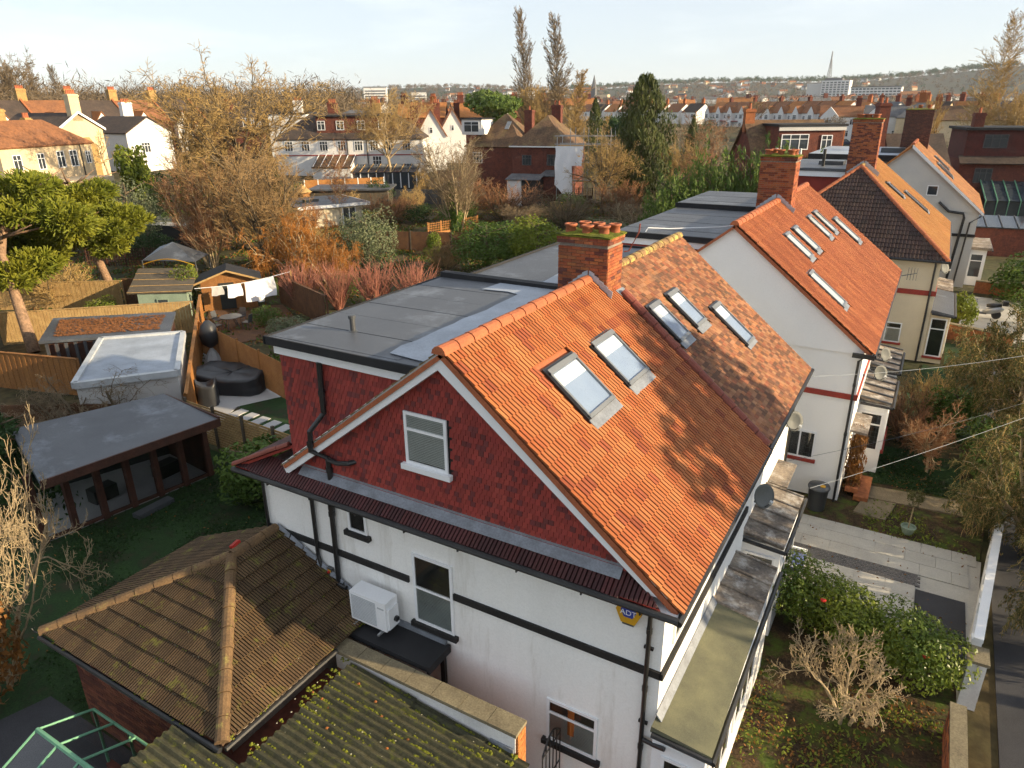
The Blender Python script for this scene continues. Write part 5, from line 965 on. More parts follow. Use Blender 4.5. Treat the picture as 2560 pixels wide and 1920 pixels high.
for k, (a, lab) in enumerate(((.3, 'metal garden chair right of the round deck table'), (1.9, 'metal garden chair behind the round deck table'), (3.3, 'metal garden chair left of the round deck table'), (4.7, 'metal garden chair in front of the round deck table'))):
    cx, cy = -35.7+1.05*math.cos(a), 27.2+1.05*math.sin(a); ch = thing('garden_chair', lab, 'chair', (cx, cy, 0), a, 'metal chairs round the deck table')
    obj('seat', bx(-.23, .23, -.23, .23, .42, .45), M['dark_grey'], ch, local=True); obj('backrest', MB().slab([(.23, -.22, .45), (.23, .22, .45), (.33, .2, .92), (.33, -.2, .92)], .02), M['dark_grey'], ch, local=True)
    for sx_, sy_ in ((-.2, -.2), (-.2, .2), (.2, -.2), (.2, .2)): obj('leg', MB().tube([(sx_, sy_, 0), (sx_*.9, sy_*.9, .42)], .015, 5), M['dark_grey'], ch, local=True)
    for s_ in (-.24, .24): obj('armrest', MB().tube([(-.2, s_, .42), (-.18, s_, .64), (.28, s_, .66)], .015, 5), M['dark_grey'], ch, local=True)
LL = thing('washing_line', 'pale washing line sagging between the fence and a post', 'washing line', (-33, 27, 0)); lp, lq2 = Vector((-39.0, 27.4, 2.0)), Vector((-35.6, 32.2, 2.5))
obj('line', MB().tube([lp.lerp(lq2, i/12)-Vector((0, 0, .18*math.sin(math.pi*i/12))) for i in range(13)], .02, 4), M['white'], LL); obj('post', MB().tube([(lq2.x, lq2.y, 0), (lq2.x, lq2.y, 2.6)], .05, 6), M['timber_pale'], LL)
def cloth(label, t0, t1, drop, mat, n=6):
    mb = MB(); vs = []
    for i in range(n+1):
        p = lp.lerp(lq2, t0+(t1-t0)*i/n)-Vector((0, 0, .18*math.sin(math.pi*(t0+(t1-t0)*i/n))+.02))
        for j in range(5): vs.append((p.x+.04*math.sin(i*1.9+j)+.03*j*.3, p.y+.03*math.cos(i*1.7+j), p.z-drop*j/4*(1+.05*math.sin(i))))
    mb.add(vs, [(i*5+j, i*5+j+1, (i+1)*5+j+1, (i+1)*5+j) for i in range(n) for j in range(4)]); tag(obj('laundry', mb, mat, None, True), label, 'laundry')
cloth('white sheet drying on the washing line, largest piece', .5, .82, 1.25, M['cloth']); cloth('white towel drying on the washing line', .32, .47, .8, M['cloth']); cloth('small coloured garment at the left end of the washing line', .16, .28, .55, M['slab_shade'])
PG = thing('peg_basket', 'white wire laundry basket hanging below the drying sheet', 'basket', (-36.7, 30.3, .9)); obj('basket', MB().lathe([(.2, .8), (.27, 1.15), (.28, 1.16), (.25, 1.16), (.001, .9)], (-36.6, 30.4, 0), 10), M['white'], PG)
# green glasshouse frame in the bottom corner
GH = thing('greenhouse', 'pale green framed glass greenhouse roof at the bottom left', 'greenhouse', (-10.5, 3.9, 0))
yr_, zr_ = 3.95, 2.05; x0, x1 = -12.35, -9.0
obj('ridge_bar', MB().tube([(x0, yr_, zr_), (x1, yr_, zr_)], .045, 6), M['green_metal'], GH)
for i in range(6):
    x = x0+(x1-x0)*i/5; obj('rafter', MB().tube([(x, yr_, zr_), (x, yr_+.95, zr_-.38)], .028, 5), M['green_metal'], GH); obj('rafter', MB().tube([(x, yr_, zr_), (x, yr_-1.1, zr_-.5)], .028, 5), M['green_metal'], GH)
    if i < 5:
        xx = x0+(x1-x0)*(i+1)/5; obj('pane', MB().poly([(x+.03, yr_+.03, zr_-.01), (xx-.03, yr_+.03, zr_-.01), (xx-.03, yr_+.93, zr_-.37), (x+.03, yr_+.93, zr_-.37)]), M['glass'], GH); obj('pane', MB().poly([(x+.03, yr_-1.08, zr_-.49), (xx-.03, yr_-1.08, zr_-.49), (xx-.03, yr_-.03, zr_-.01), (x+.03, yr_-.03, zr_-.01)]), M['glass'], GH)
for y, z in ((yr_+.95, zr_-.38), (yr_-1.1, zr_-.5)):
    obj('eave_bar', MB().tube([(x0, y, z), (x1, y, z)], .03, 5), M['green_metal'], GH)
    for i in range(4): x = x0+(x1-x0)*i/3; obj('upright', MB().tube([(x, y, 0), (x, y, z)], .03, 5), M['green_metal'], GH)
obj('base', along((x0, yr_+.95), (x1, yr_+.95), .12, 0, .3), M['brick_far'], GH)
sheet('paved_yard', [(-16.5, 2.0), (-8.5, 2.0), (-8.8, 5.4), (-15.5, 5.4)], -.012, M['asphalt'])
# ================================================================== VEGETATION
def fast_mesh(name, V, F, mat):
    me = bpy.data.meshes.new(name); V = np.asarray(V, np.float32); F = np.asarray(F, np.int32); k = F.shape[1]
    me.vertices.add(len(V)); me.vertices.foreach_set('co', V.ravel()); me.loops.add(F.size); me.loops.foreach_set('vertex_index', F.ravel())
    me.polygons.add(len(F)); me.polygons.foreach_set('loop_start', np.arange(0, F.size, k, dtype=np.int32)); me.materials.append(mat); me.update(calc_edges=True); return me
def segs_mesh(name, segs, k, mat):
    S = np.array(segs, float); P0, P1, R0, R1 = S[:, 0:3], S[:, 3:6], S[:, 6], S[:, 7]
    d = P1-P0; d /= np.linalg.norm(d, axis=1)[:, None]+1e-9; ref = np.where(np.abs(d[:, 2:3]) < .9, [[0, 0, 1.]], [[1., 0, 0]])
    a = np.cross(d, ref); a /= np.linalg.norm(a, axis=1)[:, None]+1e-9; b = np.cross(d, a); t = np.arange(k)*2*np.pi/k
    ring = a[:, None, :]*np.cos(t)[None, :, None]+b[:, None, :]*np.sin(t)[None, :, None]
    V = np.concatenate([P0[:, None]+ring*R0[:, None, None], P1[:, None]+ring*R1[:, None, None]], axis=1).reshape(-1, 3)
    base = (np.arange(len(S))*2*k)[:, None, None]; j = np.arange(k); q = np.stack([j, (j+1) % k, k+(j+1) % k, k+j], 1)[None]
    return fast_mesh(name, V, (base+q).reshape(-1, 4), mat)
def unit(v): return v/(np.linalg.norm(v)+1e-9)
def nrm(x, y, z): k = 1/(math.sqrt(x*x+y*y+z*z)+1e-9); return x*k, y*k, z*k
def grow(rs, p, d, L, r, lev, C, out):
    """p, d are plain tuples; rs a random.Random"""
    n = C['n'][lev]; kids = C['kids'][lev] if lev < len(C['kids']) else 0; tp = C.get('tp', .82) if lev else C.get('tp0', .85); pts = []
    wb, tr, g = C['wob'][lev], C['trop'][lev], rs.gauss; o = out[lev]; st = L/n
    for i in range(n):
        d = nrm(d[0]+g(0, wb), d[1]+g(0, wb), d[2]+g(0, wb)+tr); q = (p[0]+d[0]*st, p[1]+d[1]*st, p[2]+d[2]*st); r1 = r*tp
        o.append((*p, *q, r, r1)); pts.append((p, q, d, r1)); p = q; r = r1
    for k in range(kids):
        f0 = C['from'][lev]; t = f0+(1-f0)*((k+rs.random()*.8)/kids); p0, p1, dd, rr = pts[min(n-1, int(t*n))]; s = rs.random()
        q = tuple(a+(b-a)*s for a, b in zip(p0, p1)); an = math.radians(C['ang'][lev]+g(0, C.get('angj', 9))); az = k*2.4+rs.random()*1.2
        ax, ay, az_ = nrm(dd[1], -dd[0], 0) if abs(dd[2]) < .95 else (1., 0., 0.)
        bx_, by_, bz_ = dd[1]*az_-dd[2]*ay, dd[2]*ax-dd[0]*az_, dd[0]*ay-dd[1]*ax
        ca, sa = math.cos(an), math.sin(an); u_, v_ = math.cos(az)*sa, math.sin(az)*sa
        nd = nrm(dd[0]*ca+ax*u_+bx_*v_, dd[1]*ca+ay*u_+by_*v_, dd[2]*ca+az_*u_+bz_*v_)
        le = L*C['len'][lev]*(1-C.get('short', .45)*t)*rs.uniform(.75, 1.2); grow(rs, q, nd, le, rr*.6, lev+1, C, out)
KINDS = {
 'spread': dict(stems=1, n=[4, 6, 4, 3, 1], kids=[15, 10, 8, 5], wob=[.06, .14, .2, .25, .3], trop=[.05, .10, .07, .06, .05], ang=[46, 40, 40, 38], len=[1.35, .5, .5, .5], **{'from': [.5, .2, .15, .1]}, L0=.38, r0=.024),
 'vase': dict(stems=11, n=[6, 4, 3, 1], kids=[13, 9, 6], wob=[.07, .14, .18, .25], trop=[.03, .09, .07, .05], ang=[30, 34, 36], len=[.42, .5, .5], **{'from': [.2, .2, .1]}, L0=.85, r0=.012, fan=.42),
 'poplar': dict(stems=1, n=[14, 5, 3, 1], kids=[100, 10, 5], wob=[.012, .05, .1, .15], trop=[.02, .34, .22, .18], ang=[24, 16, 16], len=[.27, .5, .55], **{'from': [.12, .15, .1]}, L0=.97, r0=.013, short=.72, tp0=.87),
 'round': dict(stems=1, n=[3, 4, 4, 3, 1], kids=[16, 11, 8, 5], wob=[.05, .14, .2, .25, .3], trop=[.02, .04, .05, .09, .07], ang=[56, 42, 42, 40], len=[1.7, .5, .5, .5], **{'from': [.5, .15, .15, .1]}, L0=.28, r0=.024),
 'shrub': dict(stems=24, n=[4, 3, 2], kids=[12, 8], wob=[.12, .2, .25], trop=[.04, .05, .05], ang=[38, 40], len=[.45, .5], **{'from': [.2, .15]}, L0=.8, r0=.008, fan=.8),
 'willow': dict(stems=7, n=[4, 5, 6, 2], kids=[9, 10, 7], wob=[.2, .28, .32, .4], trop=[.02, -.04, -.15, -.2], ang=[42, 48, 40], len=[.75, .6, .5], **{'from': [.3, .2, .2]}, L0=.62, r0=.014, fan=.6),
 'dogwood': dict(stems=85, n=[4, 2], kids=[5], wob=[.05, .1], trop=[.03, .08], ang=[22], len=[.35], **{'from': [.3]}, L0=.85, r0=.006, fan=.45),
 'birch': dict(stems=3, n=[9, 5, 3, 1], kids=[22, 10, 6], wob=[.04, .12, .18, .2], trop=[.03, .06, .02, -.02], ang=[38, 40, 40], len=[.36, .5, .5], **{'from': [.25, .2, .2]}, L0=.95, r0=.010, fan=.16, short=.6),
 'crab': dict(stems=4, n=[5, 5, 4, 3, 1], kids=[7, 7, 6, 4], wob=[.14, .22, .24, .2, .2], trop=[.0, .05, .07, .1, .1], ang=[44, 42, 38, 36], len=[.75, .6, .5, .45], **{'from': [.3, .3, .3, .3]}, L0=.5, r0=.015, fan=.5, angj=14),
 'pollard': dict(stems=1, n=[4, 5, 4, 2], kids=[10, 7, 9], wob=[.12, .25, .22, .15], trop=[.02, .06, .05, .1], ang=[50, 45, 32], len=[1.15, .5, .42], **{'from': [.5, .35, .4]}, L0=.42, r0=.03),
}
MC = {}
def bare_segs(kind, seed):
    key = ('segs', kind, seed)
    if key in MC: return MC[key]
    C = KINDS[kind]; rs = random.Random(seed); out = [[] for _ in range(10)]
    for s in range(C['stems']):
        if C['stems'] == 1: d = (.02, .01, 1.); p = (0., 0., 0.)
        else:
            a = s*2.4+rs.random(); f = C['fan']*math.sqrt(rs.random()); d = nrm(math.cos(a)*f, math.sin(a)*f, 1); p = (math.cos(a)*f*.12, math.sin(a)*f*.12, 0.)
        grow(rs, p, d, C['L0']*rs.uniform(.8, 1.1) if C['stems'] > 1 else C['L0'], C['r0'], 0, C, out)
    nl = len(C['kids']); T = np.array(sum(out[:max(1, nl-1)], [])); W = np.array(sum(out[max(1, nl-1):], [])); A = np.concatenate([T, W]); zmax = np.percentile(A[:, 5], 99.7); w = np.percentile(np.hypot(A[:, 3], A[:, 4]), 97)
    for S in (T, W): S[:, [2, 5]] /= zmax; S[:, [0, 1, 3, 4]] /= 2*w
    MC[key] = (T, W); return MC[key]
def bare_meshes(kind, seed, bark, twig, tw=1.0):
    """meshes are shared between trees; the material sits on the object"""
    seed = seed % 2; tw = 1.0 if tw < 1.25 else 1.7; key = (kind, seed, tw)
    if key not in MC:
        T, W = [S.copy() for S in bare_segs(kind, seed)]; W[:, 6:8] = np.maximum(W[:, 6:8], .0011)*tw; T[:, 6:8] = np.maximum(T[:, 6:8], .0015*tw)
        MC[key] = (segs_mesh('trunk', T, 5, M['bark']), segs_mesh('crown', W, 3, M['twig']))
    return MC[key]
def slot(o, mat):
    o.material_slots[0].link = 'OBJECT'; o.material_slots[0].material = mat; return o
def bare_tree(name, label, x, y, h, w, kind, seed=1, bark='bark', twig='twig', z=None, group=None, rz=None, cat='tree', tw=1.0, sink=.1):
    t = thing(name, label, cat, (x, y, (gz(x, y) if z is None else z)-sink), rz if rz is not None else seed*1.3, group, scale=(w, w, h+sink))
    a, b = bare_meshes(kind, seed, bark, twig, tw); slot(obj('trunk', a, None, t, local=True), M[bark]); slot(obj('crown', b, None, t, local=True), M[twig]); return t
def leaf_quads(P, N, s, rs, asp=.55, droop=0):
    """diamond leaves at P, facing roughly N"""
    n = len(P); N = N+rs.normal(0, .55, (n, 3)); N /= np.linalg.norm(N, axis=1)[:, None]+1e-9
    a = np.cross(N, rs.normal(0, 1, (n, 3))); a /= np.linalg.norm(a, axis=1)[:, None]+1e-9
    if droop: a[:, 2] -= droop; a /= np.linalg.norm(a, axis=1)[:, None]
    b = np.cross(N, a); s = np.asarray(s)*rs.uniform(.6, 1.3, n); L = a*s[:, None]; W = b*(s*asp)[:, None]
    V = np.stack([P-L, P+W*.9-L*.1, P+L, P-W*.9-L*.1], 1).reshape(-1, 3); return V, np.arange(4*n).reshape(-1, 4)
def lobes_points(rs, lobes, n, shell=.8):
    w = np.array([l[3]*l[4] for l in lobes]); w = w/w.sum(); k = rs.choice(len(lobes), n, p=w); Lb = np.array(lobes)
    u = rs.normal(0, 1, (n, 3)); u /= np.linalg.norm(u, axis=1)[:, None]; r = shell+(1.06-shell)*rs.random(n)**.6
    R = np.stack([Lb[k, 3], Lb[k, 3], Lb[k, 4]], 1); P = Lb[k, :3]+u*R*r[:, None]; keep = P[:, 2] > .0; return P[keep], u[keep]
def leafy_mesh(kind, seed, mat, n=4200, size=.02):
    key = ('leaf', kind, seed, mat, n, size)
    if key in MC: return MC[key]
    rs = np.random.default_rng(seed); asp = .55; droop = 0
    if kind == 'bush':
        lobes = [(0, 0, .45, .36, .45)]+[(math.cos(a)*.26, math.sin(a)*.26, rs.uniform(.28, .7), rs.uniform(.14, .26), rs.uniform(.16, .3)) for a in np.arange(11)*2.4]
        P, N = lobes_points(rs, lobes, n)
    elif kind == 'conifer':
        z = rs.random(n)**.8; a = rs.random(n)*6.283; k = np.sin(z*40+a*2)*.12+np.sin(a*5+z*9)*.16; rad = (.5*(1-z)**.75*(1+k)+.015)*rs.uniform(.55, 1.05, n)
        P = np.stack([rad*np.cos(a), rad*np.sin(a), .05+.95*z-rad*.25], 1); N = np.stack([np.cos(a), np.sin(a), .35+0*a], 1); droop = .8; asp = .4
    elif kind == 'tallconifer':
        z = rs.random(n); a = rs.random(n)*6.283; prof = np.interp(z, [0, .12, .35, .6, .82, 1], [.30, .44, .46, .44, .34, .10])
        k = np.sin(z*23+a*3)*.2+np.sin(a*4+z*11)*.22+np.sin(z*57+a*7)*.12; rad = prof*(1+k)*rs.uniform(.55, 1.1, n); P = np.stack([rad*np.cos(a), rad*np.sin(a), .1+.9*z-rad*.12], 1); N = np.stack([np.cos(a), np.sin(a), .3+0*a], 1); droop = .9; asp = .35
    elif kind == 'cypress':
        V = []; 
        tips = [(rr_*math.cos(i*2.4), rr_*math.sin(i*2.4), (1-1.6*rr_*rr_)*rs.uniform(.72, 1.05)) for i in range(44) for rr_ in (.5*math.sqrt((i+.5)/44),)]; m = n//44; P = []; N = []
        for tx, ty, tz in tips:
            t = rs.random(m); b = np.array([tx*.5, ty*.5, 0]); q = b+(np.array([tx, ty, tz])-b)*t[:, None]; rr = .13*(1-t)**.7+.025; u = rs.normal(0, 1, (m, 3)); u /= np.linalg.norm(u, axis=1)[:, None]; P.append(q+u*rr[:, None]); N.append(u+[0, 0, .3])
        P = np.concatenate(P); N = np.concatenate(N); P[:, 2] = np.abs(P[:, 2]); asp = .35; droop = -.9
    elif kind == 'pinetuft':
        lobes = []
        for i in range(30):
            a = i*2.4; z = rs.uniform(.36, .93); R = .43*math.sqrt(max(.05, 1-((z-.62)/.42)**2))*rs.uniform(.5, 1.05); lobes.append((math.cos(a)*R, math.sin(a)*R, z, rs.uniform(.10, .16), rs.uniform(.05, .085)))
        tp, tn = lobes_points(rs, lobes, n//14, .7); V = []; 
        c = np.repeat(tp, 14, 0); d = np.repeat(tn*[1, 1, .6]+[0, 0, .55], 14, 0)+rs.normal(0, .75, (len(tp)*14, 3)); d /= np.linalg.norm(d, axis=1)[:, None]
        s = size*rs.uniform(.7, 1.2, len(c)); b = np.cross(d, rs.normal(0, 1, d.shape)); b /= np.linalg.norm(b, axis=1)[:, None]; b *= (s*.10)[:, None]
        V = np.stack([c-b, c+b, c+d*s[:, None]+b*.6, c+d*s[:, None]-b*.6], 1).reshape(-1, 3); MC[key] = fast_mesh('crown', V, np.arange(len(V)).reshape(-1, 4), M[mat]); return MC[key]
    elif kind == 'umbrella':
        lobes = [(math.cos(i*2.4)*.3*math.sqrt(i/14), math.sin(i*2.4)*.3*math.sqrt(i/14), rs.uniform(.6, .88), rs.uniform(.14, .22), rs.uniform(.08, .13)) for i in range(15)]; P, N = lobes_points(rs, lobes, n)
    elif kind == 'column':
        lobes = [(rs.uniform(-.12, .12), rs.uniform(-.12, .12), z, rs.uniform(.22, .36), .16) for z in np.linspace(.12, .86, 12)]; P, N = lobes_points(rs, lobes, n)
    V, F = leaf_quads(P, N, size, rs, asp, droop); MC[key] = fast_mesh('crown', V, F, M[mat]); return MC[key]
def stem_mesh(kind, bark):
    key = ('stem', kind, bark)
    if key not in MC:
        rs = np.random.default_rng(5); out = [(0, 0, 0, .01, 0, .4, .03, .022), (.01, 0, .4, 0, .01, .85, .022, .008)]
        for i in range(9): a = i*2.4; z = .3+i*.06; out.append((.01, 0, z, math.cos(a)*.3, math.sin(a)*.3, z+.12, .012, .004))
        MC[key] = segs_mesh('trunk', out, 6, M[bark])
    return MC[key]
def leafy(name, label, x, y, h, w, kind='bush', mat='leaf_mid', seed=1, n=4200, size=.02, z=None, cat='shrub', bark='bark', group=None, wy=None, rz=None):
    t = thing(name, label, cat, (x, y, (gz(x, y) if z is None else z)-.08), rz if rz is not None else seed*1.7, group, scale=(w, wy or w, h+.08))
    obj('trunk' if cat == 'tree' else 'stem', stem_mesh('s', bark), None, t, local=True); obj('crown' if cat == 'tree' else 'foliage', leafy_mesh(kind, seed, mat, n, size), None, t, local=True); return t
# ---- left side
def pine(label, base, bend, top, h, w, seed, cx, cy, zc0):
    t = thing('pine_tree', label, 'tree', base); P = [Vector(base), Vector(bend), Vector(top)]
    pts = [P[0].lerp(P[1], i/4) for i in range(4)]+[P[1].lerp(P[2], i/3) for i in range(4)]
    obj('trunk', MB().tube(pts, [.33-.028*i for i in range(8)], 9), M['bark_pine'], t, True)
    lm = MB(); rs = random.Random(seed)
    for i in range(14):
        a = i*2.4; p = P[1].lerp(P[2], rs.random()); L_ = rs.uniform(.25, .5)*w; lm.tube([p, p+Vector((math.cos(a)*L_*.5, math.sin(a)*L_*.5, .4)), p+Vector((math.cos(a)*L_, math.sin(a)*L_, .5+rs.random()))], [.09, .06, .02], 5)
    obj('limb', lm, M['bark_pine'], t, True)
    me = leafy_mesh('pinetuft', seed, 'needle', 30000, .055); obj('crown', me, None, t, mtx=Matrix.Translation((cx, cy, zc0)) @ Matrix.Diagonal((w, w, h, 1)))
pine('leaning scots pine at the left edge with pale orange trunk', (-41.6, 18.7, 0), (-43.6, 19.3, 5.2), (-45.2, 21.2, 8.6), 8.4, 8.6, 3, -45.6, 20.8, .9)
pine('second scots pine with bright needles right of the leaning one', (-51.5, 29.4, 0), (-52.4, 29.0, 4.0), (-52.6, 28.6, 8.0), 7.2, 8.2, 4, -51.6, 28.0, .8)
leafy('olive_shrub', 'large rounded grey-green shrub below the cream houses', -61.2, 38.0, 7.2, 6.0, 'bush', 'leaf_grey', 2, 6000, .016)
bare_tree('bare_tree', 'huge old bare tree rising above the left skyline', -61.5, 51.1, 16.2, 16.5, 'spread', 3, 'bark', 'twig_gold', tw=.8)
bare_tree('bare_tree', 'dense bare tree standing close beside the huge old one on its left', -66, 49.5, 12.5, 11, 'vase', 5, 'bark', 'twig_gold', tw=1.1)
bare_tree('multistem_tree', 'brown multi-stemmed bare tree behind the canopy tent', -47.0, 40.4, 9.4, 11.5, 'vase', 6, 'bark', 'twig', tw=1.0)
bare_tree('multistem_tree', 'reddish multi-stemmed bare tree left of the willow', -50.5, 37.6, 8.0, 7.5, 'vase', 7, 'bark_pale', 'twig_red')
leafy('conifer_tree', 'small ragged conifer wrapped in ivy beside the pale cabin', -50.5, 45.5, 6.9, 3.4, 'conifer', 'leaf_conifer', 3, 3500, .035, cat='tree')
bare_tree('willow_bush', 'bright orange contorted willow beside the summerhouse', -41.5, 38.6, 5.6, 8.0, 'willow', 3, 'bark_pale', 'twig_orange', cat='shrub', tw=1.5)
bare_tree('willow_bush', 'smaller orange willow branches right of the contorted willow', -38.2, 38.2, 3.8, 5.0, 'willow', 4, 'bark_pale', 'twig_orange', cat='shrub', tw=1.6)
leafy('evergreen_bush', 'tall olive-green bush behind the flat dormer roof', -37.3, 41.7, 5.7, 5.2, 'bush', 'leaf_grey', 4, 6000, .016)
leafy('evergreen_bush', 'dark low bush left of the tall olive-green bush', -40.5, 43.5, 3.4, 5.0, 'bush', 'leaf_dark', 5, 4000, .02)
for i, (x, y, w, lab) in enumerate(((-35.2, 32.6, 3.2, 'leftmost'), (-33.0, 33.6, 3.2, 'second'), (-31.0, 35.0, 3.4, 'third'), (-28.8, 36.4, 3.4, 'rightmost'))):
    bare_tree('dogwood', '%s clump of crimson dogwood stems behind the flat roof' % lab, x, y, 3.3, w, 'dogwood', i, 'twig_crimson', 'twig_crimson', cat='shrub', group='row of crimson dogwoods', tw=1.6)
bare_tree('bare_tree', 'wide bare sycamore in front of the white terrace', -63.5, 77.2, 12.2, 11.5, 'spread', 8, 'bark_pale', 'twig_gold', tw=1.0)
bare_tree('bare_sapling', 'slim pinkish bare sapling left of the sycamore', -54.5, 57.0, 8.6, 4.6, 'birch', 9, 'bark_pale', 'twig_red', tw=1.1)
bare_tree('bare_tree', 'bare many-stemmed tree with ivy-clad trunk beside the lawn', -41.5, 60.0, 9.2, 8.6, 'vase', 10, 'bark_pale', 'twig_grey', tw=1.0)
leafy('ivy', 'green ivy climbing the trunk beside the lawn', -41.5, 59.6, 5.0, 1.9, 'column', 'leaf_mid', 6, 2600, .05, cat='climber')
leafy('evergreen_bush', 'dark glossy evergreen behind the small green lawn', -43.9, 64.0, 3.2, 4.6, 'bush', 'leaf_mid', 7, 4000, .024)
leafy('conifer_bush', 'dark rounded conifer in front of the conservatory', -57.2, 66.9, 3.6, 3.6, 'bush', 'leaf_dark', 8, 3000, .025)
bare_tree('purple_bush', 'purplish twiggy bush right of the pale cabin', -50.3, 60.5, 3.0, 6.2, 'shrub', 11, 'bark', 'twig_red', cat='shrub', tw=1.4)
leafy('evergreen_bush', 'yellow-green bush with rusty tips left of the chimney', -29.3, 46.4, 4.6, 6.2, 'bush', 'leaf_mid', 9, 6000, .02)
leafy('evergreen_bush', 'leafy bright bush just behind the flat roof by the chimney', -25.0, 46.6, 5.2, 5.4, 'bush', 'leaf_yellow', 10, 6000, .02)
leafy('evergreen_bush', 'dark evergreen at the far edge of the neighbour flat roof', -20.5, 44.5, 2.8, 4.6, 'bush', 'leaf_dark', 31, 4000, .022)
leafy('laurel', 'small clipped laurel against the dark fence', -37.6, 50.6, 2.0, 1.9, 'column', 'leaf_yellow', 11, 1800, .05)
bare_tree('gnarled_bush', 'tangled leafless bush in the middle gardens', -40.5, 68.0, 4.2, 9.5, 'shrub', 12, 'bark', 'twig_red', cat='shrub', tw=1.2)
bare_tree('gnarled_bush', 'tangled leafless bush right of the middle one', -33.5, 68.5, 3.8, 8.0, 'shrub', 13, 'bark', 'twig_grey', cat='shrub', tw=1.2)
bare_tree('gnarled_bush', 'silvery arching leafless bush below the building site', -26.5, 69.6, 3.6, 9.0, 'willow', 14, 'bark_pale', 'twig_grey', cat='shrub', tw=1.2)
leafy('evergreen_bush', 'grey-green lavender-like bush behind the chimney pots', -26.8, 62.0, 2.6, 6.0, 'bush', 'leaf_grey', 12, 4000, .02)
bare_tree('poplar_tree', 'left of the two tall bare poplars on the skyline', -72.9, 131.1, 26.0, 5.4, 'poplar', 2, 'bark', 'twig_grey', group='pair of tall poplars', tw=1.5)
bare_tree('poplar_tree', 'right of the two tall bare poplars on the skyline', -62.8, 125.1, 24.0, 6.2, 'poplar', 3, 'bark', 'twig_grey', group='pair of tall poplars', tw=1.5)
bare_tree('poplar_tree', 'short golden poplar at the foot of the left tall one', -68.6, 127, 12.5, 9, 'vase', 14, 'bark', 'twig_gold', tw=1.3)
bare_tree('poplar_tree', 'short golden poplar right of the right tall one', -58.2, 121.8, 15, 6, 'poplar', 5, 'bark', 'twig_gold', tw=1.5)
bare_tree('poplar_tree', 'low golden poplar thicket between the two tall ones', -63.8, 120, 9.5, 7, 'vase', 15, 'bark', 'twig_gold', tw=1.3)
leafy('pine_tree', 'broad dark green pine behind the brick houses', -68.2, 111, 11.6, 11.5, 'umbrella', 'leaf_cypress', 13, 4500, .03, cat='tree', bark='bark_pine')
bare_tree('bare_tree', 'dense round bare tree beside the tall conifer', -32.8, 76.6, 10.6, 8.6, 'round', 16, 'bark', 'twig_gold', tw=1.1)
leafy('tall_conifer', 'tall dark conifer towering over the middle gardens', -30.4, 82.5, 14.6, 6.6, 'tallconifer', 'leaf_conifer', 14, 9000, .03, cat='tree')
bare_tree('bare_tree', 'small bare tree right of the tall conifer', -26.5, 84.5, 7.8, 4.8, 'spread', 17, 'bark_pale', 'twig_gold', tw=1.3)
bare_tree('birch_tree', 'thin pale birch behind the flat dormers of the second pair', -19.3, 69.4, 11.6, 5.6, 'birch', 18, 'bark_pale', 'twig_red', tw=1.0)
leafy('conifer_tree', 'dark conifer left of the tall one, beyond the scaffolding', -52.5, 118.5, 10.5, 5.5, 'conifer', 'leaf_conifer', 15, 3000, .03, cat='tree')
leafy('evergreen_tree', 'dark evergreen mass behind the scaffolding', -44.5, 112, 8.5, 9.0, 'umbrella', 'leaf_dark', 16, 3500, .03, cat='tree')
leafy('conifer_tree', 'small dark conifer right of the tall one in the distance', -31.5, 105.4, 8.7, 4, 'conifer', 'leaf_conifer', 17, 2500, .035, cat='tree')
for i, (x, y, h, w, lab) in enumerate(((-18.2, 57.0, 8.2, 5.4, 'leftmost'), (-15.8, 58.6, 9.8, 5.2, 'second'), (-13.0, 60.0, 10.4, 5.2, 'third'), (-10.6, 61.2, 9.8, 4.8, 'fourth'), (-8.6, 62.4, 9.2, 3.8, 'rightmost'))):
    leafy('cypress_bush', '%s cypress in the green row behind the flat roofs' % lab, x, y, h, w, 'cypress', 'leaf_cypress', 18+i, 9000, .03, cat='tree', group='row of cypress bushes')
bare_tree('bare_tree', 'distant bare tree on the far left skyline', -178.6, 90, 19, 14, 'spread', 19, 'bark', 'twig_grey', tw=1.8)
bare_tree('poplar_tree', 'thin far poplar, the left one above the left terrace', -229.7, 121.8, 20, 4.5, 'poplar', 7, 'bark', 'twig_grey', tw=1.5)
bare_tree('poplar_tree', 'thin far poplar, the right one above the left terrace', -218.6, 123, 19, 5, 'poplar', 8, 'bark', 'twig_grey', tw=1.5)
bare_tree('poplar_tree', 'tall bare poplar at the right edge of the skyline', 3.6, 120, 21.5, 7.5, 'poplar', 9, 'bark_pale', 'twig_gold', tw=1.1)
bare_tree('bare_tree', 'bare tree left of the right-hand poplar', -2.8, 128, 11, 6, 'vase', 21, 'bark', 'twig_gold', tw=1.3)
bare_tree('bare_tree', 'bare tree at the foot of the right-hand poplar', 7.8, 118, 12, 6, 'vase', 20, 'bark_pale', 'twig_gold', tw=1.3)
bare_tree('bare_tree', 'small rounded bare tree beside the green playing field', -22.4, 178, 6.7, 6.6, 'spread', 22, 'bark', 'twig_grey', tw=1.8)
bare_tree('pollard_tree', 'gaunt pollarded tree in front of the far gabled terrace', -42, 190, 11, 12, 'pollard', 23, 'bark', 'twig_grey', tw=2)
leafy('evergreen_bush', 'bright yellow-green bush beside the summerhouse', -42.0, 29.0, 3.2, 2.2, 'bush', 'leaf_yellow', 24, 2600, .03)
leafy('evergreen_bush', 'dark evergreen bush below the pale gabled house', -72.5, 49.5, 5.2, 5.2, 'bush', 'leaf_mid', 25, 3500, .022)
leafy('palm', 'spiky palm-like shrub below the cream gable', -82, 52.5, 6.4, 4.0, 'bush', 'leaf_yellow', 26, 1800, .06)
